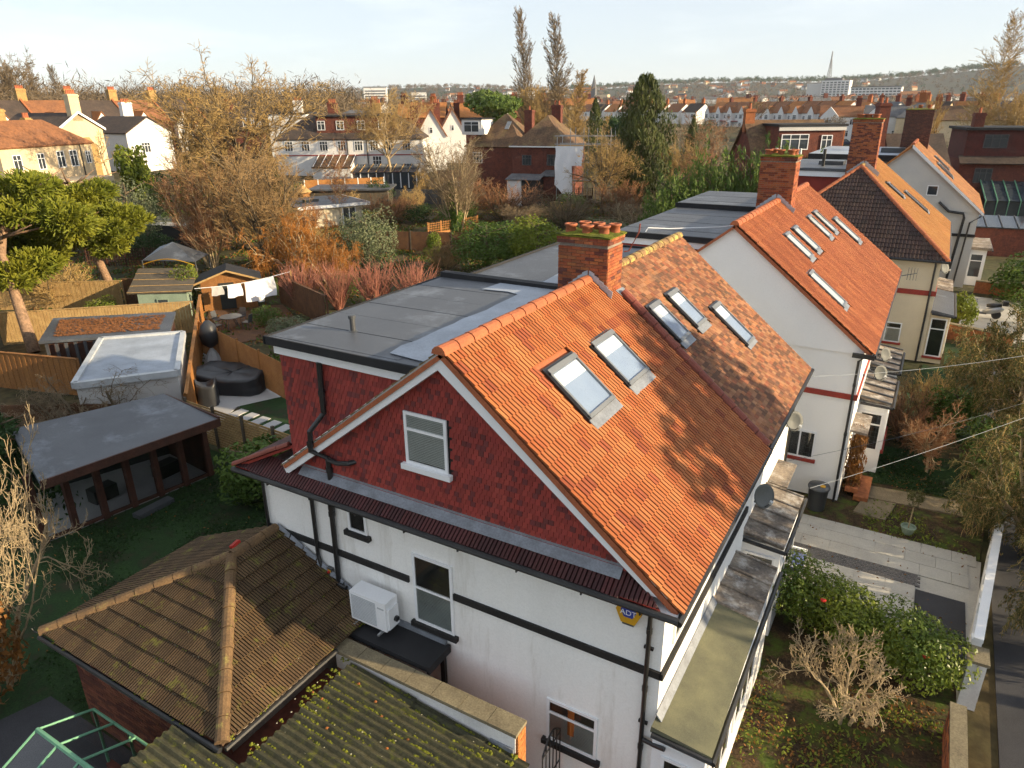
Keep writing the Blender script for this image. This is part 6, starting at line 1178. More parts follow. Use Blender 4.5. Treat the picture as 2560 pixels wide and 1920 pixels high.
bare_tree('pollard_tree', 'pollarded street tree in front of the left terrace', -93, 56, 6.6, 5, 'pollard', 24, 'bark_pale', 'twig_gold', tw=1.6)
leafy('evergreen_bush', 'dark evergreen hedge left of the canopy tent', -58.5, 37.5, 2.6, 4.8, 'bush', 'leaf_dark', 27, 3000, .025)
leafy('evergreen_bush', 'evergreen shrub at the corner of the white house lawn', -17.9, 13.9, 2.3, 3.0, 'bush', 'leaf_mid', 28, 3800, .035)
leafy('dark_conifer', 'dark spreading conifer shading the garden room end', -25.5, 9.0, 4.2, 5.6, 'conifer', 'leaf_dark', 29, 5000, .03, cat='tree')
bare_tree('bare_tree', 'pale sunlit bare branches at the left edge', -16.8, 5.0, 6.6, 4.6, 'crab', 25, 'bark_pale', 'bark_pale', tw=.8)
leafy('rusty_tree', 'tree with rusty dried leaves at the left edge', -16.4, 4.6, 3.4, 2.2, 'bush', 'leaf_autumn', 30, 1500, .035, cat='tree')
bare_tree('creeper', 'leafless creeper sprawling over the garden room roof', -27.0, 13.2, 3.0, 6.5, 'willow', 26, 'bark', 'twig_grey', cat='climber', tw=.9)
bare_tree('bare_bush', 'tangled brown bush between the pine trunks', -50.8, 25.0, 2.8, 6.5, 'shrub', 27, 'bark', 'twig_gold', cat='shrub', tw=1.4)
bare_tree('bare_bush', 'russet bare bush at the foot of the leaning pine', -44.8, 16.5, 3.4, 5, 'shrub', 28, 'bark', 'twig_red', cat='shrub', tw=1.2)
LAND = [('leaf-covered shed', -35, 19), ('canopy tent', -51, 34), ('summerhouse', -39, 30), ('pale garden cabin', -56, 57), ('long white terrace', -72, 82), ('cream houses', -82, 44), ('dark brick house', -43, 84), ('small green lawn', -47, 60), ('orange willow', -41, 38), ('tall conifer', -30, 82), ('ivy-clad tree', -41, 60), ('huge old tree', -61, 51), ('olive-green bush', -37, 42), ('neighbour flat roofs', -12, 28), ('open-fronted shed', -62, 43), ('orange panel fence', -65, 70), ('golden trellis', -41, 59), ('pine trunks', -47, 24), ('cypress row', -13, 60), ('trunk of the birch', -19, 69)]
LSEEN = {}
def rel_label(what, x, y):
    n_, lx, ly = min(LAND, key=lambda l: (l[1]-x)**2+(l[2]-y)**2); da = math.atan2(x, y)-math.atan2(lx, ly); dd = math.hypot(x, y)-math.hypot(lx, ly)
    k = ('right of' if da > 0 else 'left of') if abs(da)*50 > abs(dd)*.5 else ('beyond' if dd > 0 else 'in front of'); t = '%s %s the %s' % (what, k, n_)
    LSEEN[t] = LSEEN.get(t, 0)+1; return t if LSEEN[t] == 1 else t.replace(what, ('another ', 'yet another ', 'one more ')[LSEEN[t]-2]+what)
# more bare garden shrubs filling the gardens, each a thing of its own
SHR = [(-66, 34, 4.5, 6), (-70, 40, 4, 6), (-56, 42, 3.2, 5), (-58, 48, 4, 6), (-64, 56, 4.5, 6), (-70, 60, 5, 7), (-54, 52, 3, 4), (-47, 47, 2.5, 4), (-33, 46, 2.4, 4), (-35, 62, 3, 5), (-47, 72, 3.5, 6), (-55, 74, 4, 5), (-24, 76, 3.5, 6), (-21, 62, 3.4, 4), (-30, 76, 4, 6), (-75, 66, 5, 6), (-62, 28, 3.2, 5), (-68, 26, 4, 6), (-74, 33, 4, 6), (-52, 66, 3, 4), (-18.5, 52, 2.8, 4), (-23, 55, 2.6, 4), (-80, 58, 5, 6), (-58, 62, 2.5, 4)]
for i, (x, y, h, w) in enumerate(SHR):
    bare_tree('bare_bush', rel_label(('brown', 'greyish', 'russet', 'golden')[i % 4]+(' tall' if h > 3.6 else ' low')+' leafless bush', x, y), x, y, h, w, ('shrub', 'vase', 'shrub', 'willow')[i % 4], 30+i % 5, 'bark', ('twig', 'twig_grey', 'twig_red', 'twig_gold')[i % 4], cat='shrub', group='brown bushes in the back gardens', tw=1.4)
GRN = [(-65, 45, 2.6, 4, 'leaf_mid'), (-59, 55, 2.4, 4, 'leaf_dark'), (-46, 53, 1.8, 3, 'leaf_mid'), (-34, 57, 2.4, 3.6, 'leaf_dark'), (-31, 53, 1.8, 3, 'leaf_mid'), (-48, 62, 2.2, 3.6, 'leaf_dark'), (-36, 75, 2.6, 4, 'leaf_mid'), (-22, 66, 2.6, 4, 'leaf_mid'), (-27, 41, 1.5, 2.4, 'leaf_dark'), (-35, 36.5, 1.7, 2.4, 'leaf_mid'), (-70, 52, 3, 5, 'leaf_mid'), (-78, 46, 3.5, 5, 'leaf_mid'), (-39.5, 34, 1.4, 2, 'leaf_mid'), (-31.5, 27.6, 1.2, 2.6, 'leaf_grey'), (-34.5, 28.8, 1.2, 2, 'leaf_mid'), (-44.5, 24.5, 1.5, 2.4, 'leaf_yellow')]
for i, (x, y, h, w, m) in enumerate(GRN):
    leafy('garden_shrub', rel_label({'leaf_mid': 'mid-green', 'leaf_dark': 'dark green', 'leaf_grey': 'grey-green', 'leaf_yellow': 'yellow-green'}[m]+(' large' if h > 2.3 else ' small')+' evergreen shrub', x, y), x, y, h, w, 'bush', m, 40+i % 4, 2200, .03, group='evergreen shrubs in the back gardens')
# ---- front gardens
def hedge_mesh(p0, p1, hw, h, n, size, mat, seed):
    rs = np.random.default_rng(seed); lob = []
    for i in range(34):
        t = (i+rs.random())/34; x = p0[0]+(p1[0]-p0[0])*t; y = p0[1]+(p1[1]-p0[1])*t; lob.append((x+rs.uniform(-hw, hw)*.6, y+rs.uniform(-hw, hw)*.7, h*rs.uniform(.35, .72), rs.uniform(.45, .7), h*rs.uniform(.28, .42)))
    P, N = lobes_points(rs, lob, n, .82); V, F = leaf_quads(P, N+[0, 0, .35], size, rs, .5); return fast_mesh('foliage', V, F, M[mat])
hd = thing('camellia_hedge', 'broad glossy evergreen hedge between garden and paved drive', 'hedge', (.2, 15.8, 0))
obj('foliage', hedge_mesh((-1.7, 16.6), (2.0, 15.4), .9, 1.7, 24000, .05, 'leaf_hedge', 3), None, hd)
for x, y, z in ((-.6, 15.7, 1.35), (1.6, 15.0, 1.2)): obj('blossom', MB().lathe([(.001, 0), (.06, .02), (.07, .06), (.03, .08), (.001, .07)], (x, y, z), 8), M['red'], hd)
obj('stem', MB().tube([(0, 15.7, 0), (.1, 15.8, .8)], .06, 6).tube([(-1, 16, 0), (-1.1, 16, .9)], .05, 6).tube([(1.3, 15.3, 0), (1.4, 15.2, .9)], .05, 6), M['bark'], hd)
bare_tree('bare_shrub', 'pale branching leafless shrub in the front garden', 0.35, 13.6, 2.2, 2.9, 'crab', 31, 'bark_pale', 'bark_pale', cat='shrub', tw=1.3, sink=.02)
bare_tree('small_tree', 'small pale bare tree on the neighbour front lawn', 1.5, 27.1, 2.6, 2.4, 'round', 32, 'bark_pale', 'twig_red', tw=1.7, sink=.02)
bare_tree('bare_bush', 'brown leafless hedge beside the second bay', .5, 29.6, 2.1, 2.6, 'shrub', 33, 'bark', 'twig_red', cat='hedge', tw=2, sink=.02)
bare_tree('bare_bush', 'brown leafless bush beyond the second bay', 1.4, 32.5, 2.0, 2.8, 'shrub', 34, 'bark', 'twig_gold', cat='hedge', tw=2, sink=.02)
leafy('evergreen_bush', 'green bush in the front garden behind the small bare tree', 2.2, 31.5, 2.0, 2.6, 'bush', 'leaf_mid', 35, 3000, .03)
leafy('climber', 'russet climbing plant up the corner of the second house', -.75, 24.2, 2.5, .8, 'column', 'leaf_autumn', 36, 1500, .05, cat='climber')
leafy('hedge', 'clipped green hedge along the street beyond the small tree', 3.5, 27.5, 2.2, 2.2, 'bush', 'leaf_mid', 37, 3600, .03, wy=7, cat='hedge', rz=0)
leafy('hedge', 'dark green hedge beside the white street wall', 2.9, 23.9, 1.7, 1.4, 'bush', 'leaf_olive', 38, 3000, .03, wy=2.8, cat='hedge', rz=0)
leafy('evergreen_bush', 'bushy evergreen beside the scooter drive', 2.5, 48.0, 2.4, 2.0, 'bush', 'leaf_yellow', 39, 2600, .04)
leafy('evergreen_bush', 'dense dark bush in front of the grey house', 6.4, 56.5, 3.2, 5.0, 'bush', 'leaf_mid', 43, 3600, .03)
leafy('evergreen_bush', 'green bush at the right edge above the scooter', 6.8, 50.0, 2.4, 3.6, 'bush', 'leaf_mid', 44, 3000, .03)
leafy('evergreen_bush', 'green bush at the right edge beyond the front lawns', 5.4, 38.5, 2.4, 3.4, 'bush', 'leaf_mid', 45, 3200, .03)
lo = leafy_mesh('bush', 46, 'leaf_olive', 700, .05); pp_ = bpy.data.objects[pp.name]; obj('foliage', lo, None, pp, mtx=Matrix.Translation((1.12, 22.35, .95)) @ Matrix.Diagonal((.6, .6, .65, 1)))
# feathery street trees: real twigs hung with narrow leaves
def feathery(label, x, y, h, w, seed, rz=0, n=24000):
    t = thing('feathery_tree', label, 'tree', (x, y, -.02), rz, 'feathery street trees', scale=(w, w, h))
    a, b = bare_meshes('willow', seed, 'bark_pale', 'twig_gold', .5); slot(obj('trunk', a, None, t, local=True), M['bark_pale']); slot(obj('crown', b, None, t, local=True), M['twig_gold'])
    key = ('feather', seed, n)
    if key not in MC:
        rs = np.random.default_rng(seed); V = np.empty(len(b.vertices)*3, np.float32); b.vertices.foreach_get('co', V); V = V.reshape(-1, 3); P = V[rs.choice(len(V), n)]+rs.normal(0, .008, (n, 3)); Q, F = leaf_quads(P, rs.normal(0, 1, (n, 3))+[0, 0, .5], .017, rs, .24, 1.0); MC[key] = fast_mesh('leaf_spray', Q, F, M['leaf_olive'])
    obj('leaf_spray', MC[key], None, t, local=True)
feathery('feathery olive-leaved tree overhanging the street wall at the right edge', 4.5, 22.8, 5.0, 5.6, 41)
feathery('feathery olive-leaved tree further up the pavement at the right edge', 4.7, 31.0, 5.4, 6.0, 42, 1.5)
feathery('feathery olive-leaved tree nearest the camera at the right edge', 5.2, 18.2, 4.2, 3.6, 41, 2.6)
# street trees across the road; their crowns dapple the sunlit roofs
leafy('street_tree', 'half-bare evergreen street tree across the road opposite the orange roof', 12.6, 17.9, 13.0, 7.4, 'umbrella', 'leaf_olive', 50, 2600, .034, cat='tree')
hg = thing('shade_hedge', 'unseen hedge added across the road to shade the pavement', 'hedge', (14.6, 9.5, 0))  # out-of-view hedge, added to cast shade over road and pavement
obj('foliage', (lambda rs: fast_mesh('foliage', *leaf_quads(np.stack([rs.uniform(14, 15.4, 9000), rs.uniform(2, 17, 9000), rs.uniform(0, 2.7, 9000)+.3*np.sin(rs.uniform(2, 17, 9000))], 1), rs.normal(0, 1, (9000, 3)), .14, rs, .6), M['leaf_dark']))(np.random.default_rng(8)), None, hg); obj('stem', bx(14.4, 15.0, 2, 17, 0, 2.2), M['bark'], hg)
# ground cover
def ground_cover(name, regions, n, size, mat, seed, zf=None, up_=.8):
    rs = np.random.default_rng(seed); P = []
    for (x0, x1, y0, y1), k in regions:
        m = int(n*k); q = np.stack([rs.uniform(x0, x1, m), rs.uniform(y0, y1, m), rs.uniform(0, .05, m)], 1); cl = np.sin(q[:, 0]*2.1)+np.sin(q[:, 1]*1.7+q[:, 0]); q = q[cl+rs.normal(0, .6, m) > -.2]; P.append(q)
    P = np.concatenate(P)
    if zf: P[:, 2] += [gz(a, b) for a, b in P[:, :2]]
    N = rs.normal(0, .5, P.shape)+[0, 0, up_]; V, F = leaf_quads(P, N, size, rs, .5); tag(obj(name, fast_mesh(name, V, F, M[mat]), None), kind='stuff')
ground_cover('weed_patch', [((-2.3, 2.2, 8, 14.6), 1), ((-.2, 2.8, 21.9, 24), .2)], 5200, .05, 'leaf_yellow', 1)
ground_cover('fallen_leaves', [((-2.3, 2.3, 8, 15), 1), ((-1.9, 2.9, 17, 22), .06), ((0, 3, 25, 30), .1)], 3800, .045, 'leaf_autumn', 2)
ground_cover('grass_blades', [((-.3, 2.6, 25.4, 28.7), .5), ((-22, -12, 8.0, 15.4), 3.4), ((-17, -12, 5.5, 9), .8)], 9000, .04, 'leaf_lawn', 3, up_=.1)
ground_cover('lawn_leaf_litter', [((-22, -12, 6, 15.4), 1)], 420, .05, 'leaf_autumn', 6)
ground_cover('garden_litter', [((-62, -26, 20, 66), 1), ((-75, -40, 28, 80), 1), ((-45, -18, 45, 85), 1)], 16000, .12, 'leaf_autumn', 4, True)
ground_cover('ivy_carpet', [((-62, -26, 20, 66), 1), ((-75, -40, 28, 80), 1), ((-45, -16, 45, 85), 1)], 16000, .15, 'leaf_mid', 5, True)
# ================================================================== BACKGROUND HOUSES
def roof_mesh(w, d, ez, rz_, typ, ov=.25, t=.14):
    x, y = w/2+ov, d/2+ov; mb = MB(); e = ez-.08
    if typ == 'gx':    # ridge along x
        mb.slab([(-x, -y, e), (x, -y, e), (x, 0, rz_), (-x, 0, rz_)], t).slab([(x, y, e), (-x, y, e), (-x, 0, rz_), (x, 0, rz_)], t)
    elif typ == 'gy':
        mb.slab([(x, -y, e), (x, y, e), (0, y, rz_), (0, -y, rz_)], t).slab([(-x, y, e), (-x, -y, e), (0, -y, rz_), (0, y, rz_)], t)
    elif typ == 'hip':
        k = min(x, y)*.95
        if w >= d: a, b = (-(x-k), 0, rz_), (x-k, 0, rz_)
        else: a, b = (0, -(y-k), rz_), (0, y-k, rz_)
        if w >= d: F = [[(-x, -y, e), (x, -y, e), b, a], [(x, y, e), (-x, y, e), a, b], [(x, -y, e), (x, y, e), b], [(-x, y, e), (-x, -y, e), a]]
        else: F = [[(-x, -y, e), (x, -y, e), a], [(x, y, e), (-x, y, e), b], [(x, -y, e), (x, y, e), b, a], [(-x, y, e), (-x, -y, e), a, b]]
        for f in F: mb.slab(f, t)
    else: mb.box(-x, x, -y, y, ez, ez+.2)
    return mb
def bgwin(parent, face, w, d, u, z, ww, hh, bars=1, fm=None, off=.0):
    T = {'f': frame4((u-ww/2, -d/2-.01-off, z), (1, 0, 0), (0, 0, 1)), 'b': frame4((u+ww/2, d/2+.01+off, z), (-1, 0, 0), (0, 0, 1)), 'r': frame4((w/2+.01+off, u-ww/2, z), (0, 1, 0), (0, 0, 1)), 'l': frame4((-w/2-.01-off, u+ww/2, z), (0, -1, 0), (0, 0, 1))}[face]
    key = ('win', ww, hh, bars, id(fm))
    if key not in MC:
        a = .07; mb = MB().box(0, ww, 0, a, 0, .06).box(0, ww, hh-a, hh, 0, .06).box(0, a, a, hh-a, 0, .06).box(ww-a, ww, a, hh-a, 0, .06)
        for i in range(bars): x = ww*(i+1)/(bars+1); mb.box(x-.03, x+.03, a, hh-a, 0, .05)
        if hh > .8: mb.box(a, ww-a, hh*.68-.025, hh*.68+.025, 0, .055)
        MC[key] = (mb.mesh('window', fm or M['white']), bx(.04, ww-.04, .04, hh-.04, .0, .02).mesh('pane', M['glass_far']))
    wd = obj('window', MC[key][0], None, parent, mtx=T, local=True); obj('pane', MC[key][1], None, wd, local=True); return wd
def bgchim(parent, x, y, z0, z1, w=.9, d=.6, mat='brick_far', pots=3):
    c = obj('chimney', MB().box(x-w/2, x+w/2, y-d/2, y+d/2, z0, z1).box(x-w/2-.08, x+w/2+.08, y-d/2-.08, y+d/2+.08, z1-.3, z1-.12), M[mat], parent, local=True)
    for i in range(pots):
        px = x+(i-(pots-1)/2)*w/max(pots, 1)*.85; obj('chimney_pot', MB().lathe([(.14, 0), (.11, .45), (.14, .5), (.001, .48)], (px, y, z1), 8), M['clay'], c, local=True)
    return c
def bghouse(name, label, x, y, rz, w, d, ez, rh, typ, wall, roof, wins=(), chims=(), z=None, group=None, cat='house'):
    """walls w x d, eave height ez, ridge height rh above the house's own ground"""
    t = thing(name, label, cat, (x, y, gz(x, y) if z is None else z), rz, group)
    mb = MB().box(-w/2, w/2, -d/2, d/2, -1.5, ez)
    if typ == 'gx': mb.slab([(-w/2, -d/2, ez), (-w/2, d/2, ez), (-w/2, 0, rh-.15)], w, (1, 0, 0))
    if typ == 'gy': mb.slab([(-w/2, -d/2, ez), (w/2, -d/2, ez), (0, -d/2, rh-.15)], d, (0, 1, 0))
    obj('wall', mb, M[wall], t, local=True); obj('roof', roof_mesh(w, d, ez, rh, typ), M[roof], t, local=True)
    for a in wins: bgwin(t, a[0], w, d, *a[1:])
    for c in chims: bgchim(t, *c)
    return t
def face_cam(x, y): return math.atan2(-x, y)*1.0     # rotates local -Y to look at the camera
# --- left: cream stock-brick houses
yaw1 = math.atan2(7.1, -2.4) if False else 0
def dirang(p, q): return math.atan2(q[1]-p[1], q[0]-p[0])
a1 = dirang((-79.6, 37.6), (-82.4, 47.3))   # along the visible rear wall
h = bghouse('terrace_house', 'cream rear wing with tan roof and tall sash windows, left edge', -83.9, 42.0, a1, 11.5, 6, 5.8, 8.2, 'hip', 'stockwall', 'roof_far', [('f', 1.3, 3.4, 1.0, 1.7, 1), ('f', 3.0, 3.4, 1.0, 1.7, 1), ('f', 5.0, 3.6, .7, 1.3, 1), ('f', -1.2, 3.4, .9, 1.6, 1), ('f', -4.0, 3.4, 1.0, 1.6, 1)], [(-2.0, .3, 6.6, 9.3, 1.3, .7, 'brick_yellow', 4), (2.4, 1.5, 6.5, 8.4, .8, .6, 'brick_yellow', 3)], z=3.3)
obj('drain_pipe', MB().tube([(4.1, -3.06, 5.7), (4.1, -3.06, 0)], .07, 6), M['black'], h, local=True); obj('lower_wing', bx(-6, 3.8, -7, -3, -1.5, 2.4), M['stockwall'], h, local=True)
a2 = dirang((-96.8, 52.3), (-98.0, 58.3))
h = bghouse('gable_house', 'cream gabled house end with stepped chimney breast', -101.5, 54.6, a2, 6.8, 10, 6.0, 8.0, 'gy', 'stockwall', 'roof_far_dark', [('f', 1.0, 1.8, .7, 1.2, 0)], [(0, -4.6, 7.0, 10.2, 1.5, .8, 'stockwall', 5)], z=4.1)
obj('chimney_breast', MB().slab([(-1.6, -5.25, 0), (1.9, -5.25, 0), (1.9, -5.25, 3.6), (.9, -5.25, 5.0), (-.6, -5.25, 5.0), (-1.6, -5.25, 4.0)], .26, (0, 1, 0)), M['brick_yellow'], h, local=True)
for s_ in (-1, 1): obj('barge_board', MB().slab([(s_*3.7, -5.3, 5.75), (s_*3.7, -5.3, 6.05), (0, -5.3, 8.2), (0, -5.3, 7.9)], .08, (0, 1, 0)), M['white'], h, local=True)
a3 = dirang((-99.5, 63.5), (-99.6, 70.4))
h = bghouse('gable_house', 'white gabled house end with one window behind bare branches', -104.5, 67.0, a3, 7.2, 10, 5.0, 7.1, 'gy', 'pebble', 'roof_far_dark', [('f', -.9, 2.2, 1.4, 1.4, 2)], [(1.8, 2, 6, 9.0, 1.6, .8, 'pebble', 5)], z=4.4)
# left terrace behind: brown roofs with party walls
a4 = dirang((-126, 59), (-124, 85))
for i in range(6):
    t = i/5; x, y = -128+2.6*t, 54+36*t
    h = bghouse('terrace_house', '%s brown-roofed house from the left in the far left terrace' % ('first', 'second', 'third', 'fourth', 'fifth', 'sixth')[i], x, y, a4, 7.0, 9, 5.6, 8.9, 'gx', 'brick_far', 'roof_far_dark' if i % 2 else 'roof_far', [('f', -1.5, 3.4, 1.5, 1.4, 2), ('f', 1.8, 3.4, 1.0, 1.3, 1), ('f', -1.4, .8, 1.5, 1.5, 2)], [(-3.3, .3, 7.5, 10.6, 1.4, .9, 'brick_yellow', 5)], z=5.0, group='terrace houses at the far left')
    obj('party_parapet', MB().slab([(3.4, -4.8, 5.7), (3.75, -4.8, 5.7), (3.75, 0, 9.2), (3.4, 0, 9.2)], .3), M['brick_orange'], h, local=True)
    b = obj('bay_gable', MB().box(-2.9, -.1, -5.6, -4.5, 0, 5.0).slab([(-2.9, -5.6, 5.0), (-.1, -5.6, 5.0), (-1.5, -5.6, 6.9)], 1.2, (0, 1, 0)), M['pebble'], h, local=True)
    obj('bay_roof', MB().slab([(-3.1, -5.75, 4.9), (-1.5, -5.75, 7.05), (-1.5, -2.5, 7.05), (-3.1, -4, 4.9)], .1, (0, 0, 1)).slab([(-1.5, -5.75, 7.05), (.1, -5.75, 4.9), (.1, -4, 4.9), (-1.5, -2.5, 7.05)], .1, (0, 0, 1)), M['roof_far_orange'], b, local=True)
    bgwin(h, 'f', 7, 9, -1.5, 3.0, 1.7, 1.3, 2, None, 1.12)
# white rear terrace, hipped ends with dormer
at_ = dirang((-82.1, 76.2), (-65.0, 86.2))
h = bghouse('white_terrace', 'long white rear terrace with brown hipped roof and wide dormers', -76.0, 84.2, at_, 21.0, 9, 4.6, 7.9, 'hip', 'pebble', 'roof_far_dark', [('f', u, 2.9, 1.2, 1.35, 2) for u in (-8.6, -6.2, -3.6, -1.0, 1.4, 3.6, 5.8, 8.2)]+[('f', 3.9, .3, 1.3, 1.9, 2)], [(-3, .5, 6.8, 9.4, 1.3, .8, 'brick_far', 4), (3.5, .5, 6.8, 9.3, 1.2, .8, 'brick_yellow', 4), (9, .5, 6.5, 8.9, 1.2, .8, 'brick_far', 3)], z=3.7)
dmr = obj('dormer', bx(-4.6, 6.5, -3.6, .5, 5.2, 7.5), M['brick_far'], h, local=True); obj('dormer_roof', bx(-4.8, 6.7, -3.9, .7, 7.5, 7.68), M['felt_dark'], dmr, local=True)
for u in (-3.9, -1.2, 1.8, 4.8): bgwin(h, 'f', 21, 9, u, 5.7, 1.1, 1.25, 1, None, -.88)
obj('string_band', bx(-10.5, 10.5, -4.54, -4.5, 2.25, 2.4), M['band_red'], h, local=True); obj('drain_pipe', MB().tube([(-.2, -4.6, 4.5), (-.2, -4.6, 0)], .08, 6).tube([(2.6, -4.6, 4.5), (2.6, -4.6, 0)], .08, 6), M['black'], h, local=True)
e1 = obj('glazed_extension', MB().slab([(-4.6, -8.6, 1.0), (.9, -8.6, 1.0), (.9, -4.5, 2.3), (-4.6, -4.5, 2.3)], .15), M['roof_moss'], h, local=True); obj('extension_wall', MB().box(-4.5, .8, -8.4, -4.5, -1, .9).slab([(.8, -8.4, .9), (.8, -4.5, .9), (.8, -4.5, 2.2)], .2, (-1, 0, 0)), M['pebble'], e1, local=True)
for i in range(6): obj('glazing_bar', MB().tube([(-4.4+i*1.05, -8.6, 1.08), (-4.4+i*1.05, -4.5, 2.38)], .05, 4), M['white'], e1, local=True)
c1 = thing('conservatory', 'white framed conservatory with striped glass roof below the terrace', 'conservatory', (-64.0, 76.6, 2.5), at_)
obj('wall', bx(-4.2, 4.2, -2, 2, -1, 1.9), M['glass_far'], c1, local=True); obj('roof', MB().slab([(-4.4, -2.3, 2.0), (4.4, -2.3, 2.0), (4.4, 2.2, 2.7), (-4.4, 2.2, 2.7)], .08), M['glass_far'], c1, local=True)
for i in range(9): x = -4.2+i*1.05; obj('frame_post', bx(x-.05, x+.05, -2.1, -2.0, 0, 2.0), M['white'], c1, local=True); obj('glazing_bar', MB().tube([(x, -2.3, 2.06), (x, 2.2, 2.76)], .05, 4), M['timber_pale'], c1, local=True)
c2 = thing('conservatory', 'small white sunroom with brown lean-to roof right of the terrace', 'conservatory', (-55.0, 79.6, 1.6), at_); obj('wall', bx(-2.4, 2.4, -1.8, 1.8, -1, 2.0), M['pebble'], c2, local=True); obj('roof', MB().slab([(-2.6, -2.1, 2.0), (2.6, -2.1, 2.0), (2.6, 2, 2.9), (-2.6, 2, 2.9)], .1), M['roof_far'], c2, local=True)
for u in (-1.4, 0, 1.4): bgwin(c2, 'f', 4.8, 3.6, u, .7, 1.0, 1.1, 1)
bghouse('white_house', 'bright white house end with tall chimney left of the terrace', -92.5, 88.5, at_, 6.0, 8, 7.2, 8.4, 'flat', 'pebble', 'felt_dark', [('f', -4.6, 4.8, .9, 1.3, 1)], [(1.8, -3.4, 7.0, 9.2, 1.3, .8, 'pebble', 5)], z=4.3)
bghouse('dormer_house', 'dark dormer house partly hidden left of the bright white end', -99.5, 84.0, at_, 9.0, 8, 5.0, 7.8, 'gx', 'brick_far', 'roof_far_dark', [('f', 2.4, 5.4, 1.8, 1.3, 3, None, .3)], [(-2, 0, 7, 9, 1.2, .8, 'brick_far', 4)], z=4.3)
for i, (x, y, lab) in enumerate(((-70.6, 96.0, 'left sharp white gable behind the white terrace'), (-74.6, 107.5, 'right sharp white gable further behind the white terrace'))):
    bghouse('white_gable', lab, x, y, .63, 4.4, 9, 5.0, 9.0, 'gy', 'pebble', 'roof_far', [('f', 0, 5.4, .5, .9, 0)], [(1.0, 3, 7.0, 9.8, 1.0, .7, 'brick_far', 3)], z=3.2)
for i, (x, y, rm, lab) in enumerate(((-96, 128, 'roof_far_orange', 'first'), (-86, 134, 'roof_far_orange', 'second'), (-77, 141, 'roof_far', 'third'))):
    bghouse('terrace_house', '%s orange-roofed house from the left behind the white terrace' % lab, x, y, at_, 9.5, 9, 5.4, 8.2, 'gx', 'brick_far', rm, [], [(-3.8, 0, 7, 9.6, 1.3, .9, 'brick_far', 4), (2.2, 0, 7, 9.4, 1.2, .9, 'brick_orange', 4)], z=5.0, group='orange roofs behind the white terrace')
bghouse('slate_house', 'grey slate roofed house behind the bright white end', -88, 98, at_, 10, 9, 5.5, 7.6, 'hip', 'pebble', 'roof_grey', [], [(3.5, 0, 7, 9.2, 1.3, .9, 'brick_far', 4)], z=4.4)
# brick hipped houses with scaffolding
hb = dirang((-46.1, 79.6), (-39.8, 80.7))
h = bghouse('brick_house', 'dark red brick house with steep patched hipped roof', -43.4, 84.0, hb, 6.9, 8.4, 5.6, 9.0, 'hip', 'brick_far', 'roof_moss', [('f', 1.7, 3.3, 1.4, 1.3, 2, M['dark_grey']), ('f', -1.6, 3.3, 1.2, 1.2, 2, M['dark_grey'])], [(.4, 1.8, 7.0, 10.2, 1.2, .9, 'brick_far', 2)], z=2.3)
obj('gutter', bx(-3.75, 3.75, -4.65, -4.5, 5.42, 5.56), M['pebble'], h, local=True); by = obj('bay', bx(.6, 2.6, -5.6, -4.2, 0, 2.2), M['brick_far'], h, local=True); obj('bay_roof', MB().slab([(.4, -5.8, 2.2), (2.8, -5.8, 2.2), (2.3, -4.2, 2.8), (.9, -4.2, 2.8)], .08), M['roof_grey'], by, local=True)
tm = [t_ for t_ in (plain_tile(.34, .4, .05, (.20, .07, .035)), plain_tile(.34, .4, .05, (.13, .075, .05)), plain_tile(.34, .4, .05, (.28, .09, .035)), plain_tile(.34, .4, .05, (.10, .065, .045)))]
h2 = bghouse('brick_house', 'brown-roofed brick house with white dormer and tall dark chimney', -52.0, 88.0, hb-.1, 8.2, 8.2, 4.8, 8.7, 'hip', 'brick_far', 'roof_moss', [('f', -2.4, 2.6, 1.4, 1.4, 2)], [(3.6, -.5, 2.5, 9.2, 1.1, .9, 'brick_far', 1)], z=2.7)
d2 = obj('dormer', bx(-4.6, -1.6, -4.3, -1.0, 6.2, 8.1), M['pebble'], h2, local=True); obj('dormer_roof', bx(-4.8, -1.4, -4.5, -.8, 8.1, 8.25), M['felt_dark'], d2, local=True); bgwin(h2, 'f', 8.2, 8.2, -3.1, 6.5, 2.3, 1.35, 1, None, .22)
skl = obj('skylight', MB().slab([(.8, -2.4, 6.9), (1.4, -2.4, 6.9), (1.4, -1.4, 7.8), (.8, -1.4, 7.8)], .1), M['grey_metal'], h2, local=True)
sc = thing('scaffolding', 'steel pole scaffolding with white sheeting on the brick house corner', 'scaffolding', (-38.3, 80.5, 1.8), hb)
for i in range(5):
    for j in range(2): obj('upright', MB().tube([(-1.5+i*1.6, -2+j*2.2, 0), (-1.5+i*1.6, -2+j*2.2, 8.2-(i == 0)*1)], .045, 5), M['steel'], sc, local=True)
for z in (2.4, 4.4, 6.4, 7.3):
    for j in range(2): obj('ledger', MB().tube([(-1.8, -2+j*2.2, z), (5.2, -2+j*2.2, z)], .04, 5), M['steel'], sc, local=True)
for z in (2.2, 4.2, 6.2): obj('boards', bx(-1.6, 5.0, -1.9, .1, z, z+.06), M['timber_pale'], sc, local=True)
obj('brace', MB().tube([(-1.5, -2.05, .2), (3.3, -2.05, 4.4)], .04, 5), M['steel'], sc, local=True)
mb = MB(); vs = []
for i in range(9):
    for j in range(9): vs.append((-1.7+i*.42+.06*math.sin(j*1.3), -2.12+.12*math.sin(i*1.9+j*.8), 6.2-j*(.55+.05*i*(j > 4))))
mb.add(vs, [(i*9+j, i*9+j+1, (i+1)*9+j+1, (i+1)*9+j) for i in range(8) for j in range(8) if not (i > 4 and j > 3)]); obj('sheeting', mb, M['cloth'], sc, True, local=True)
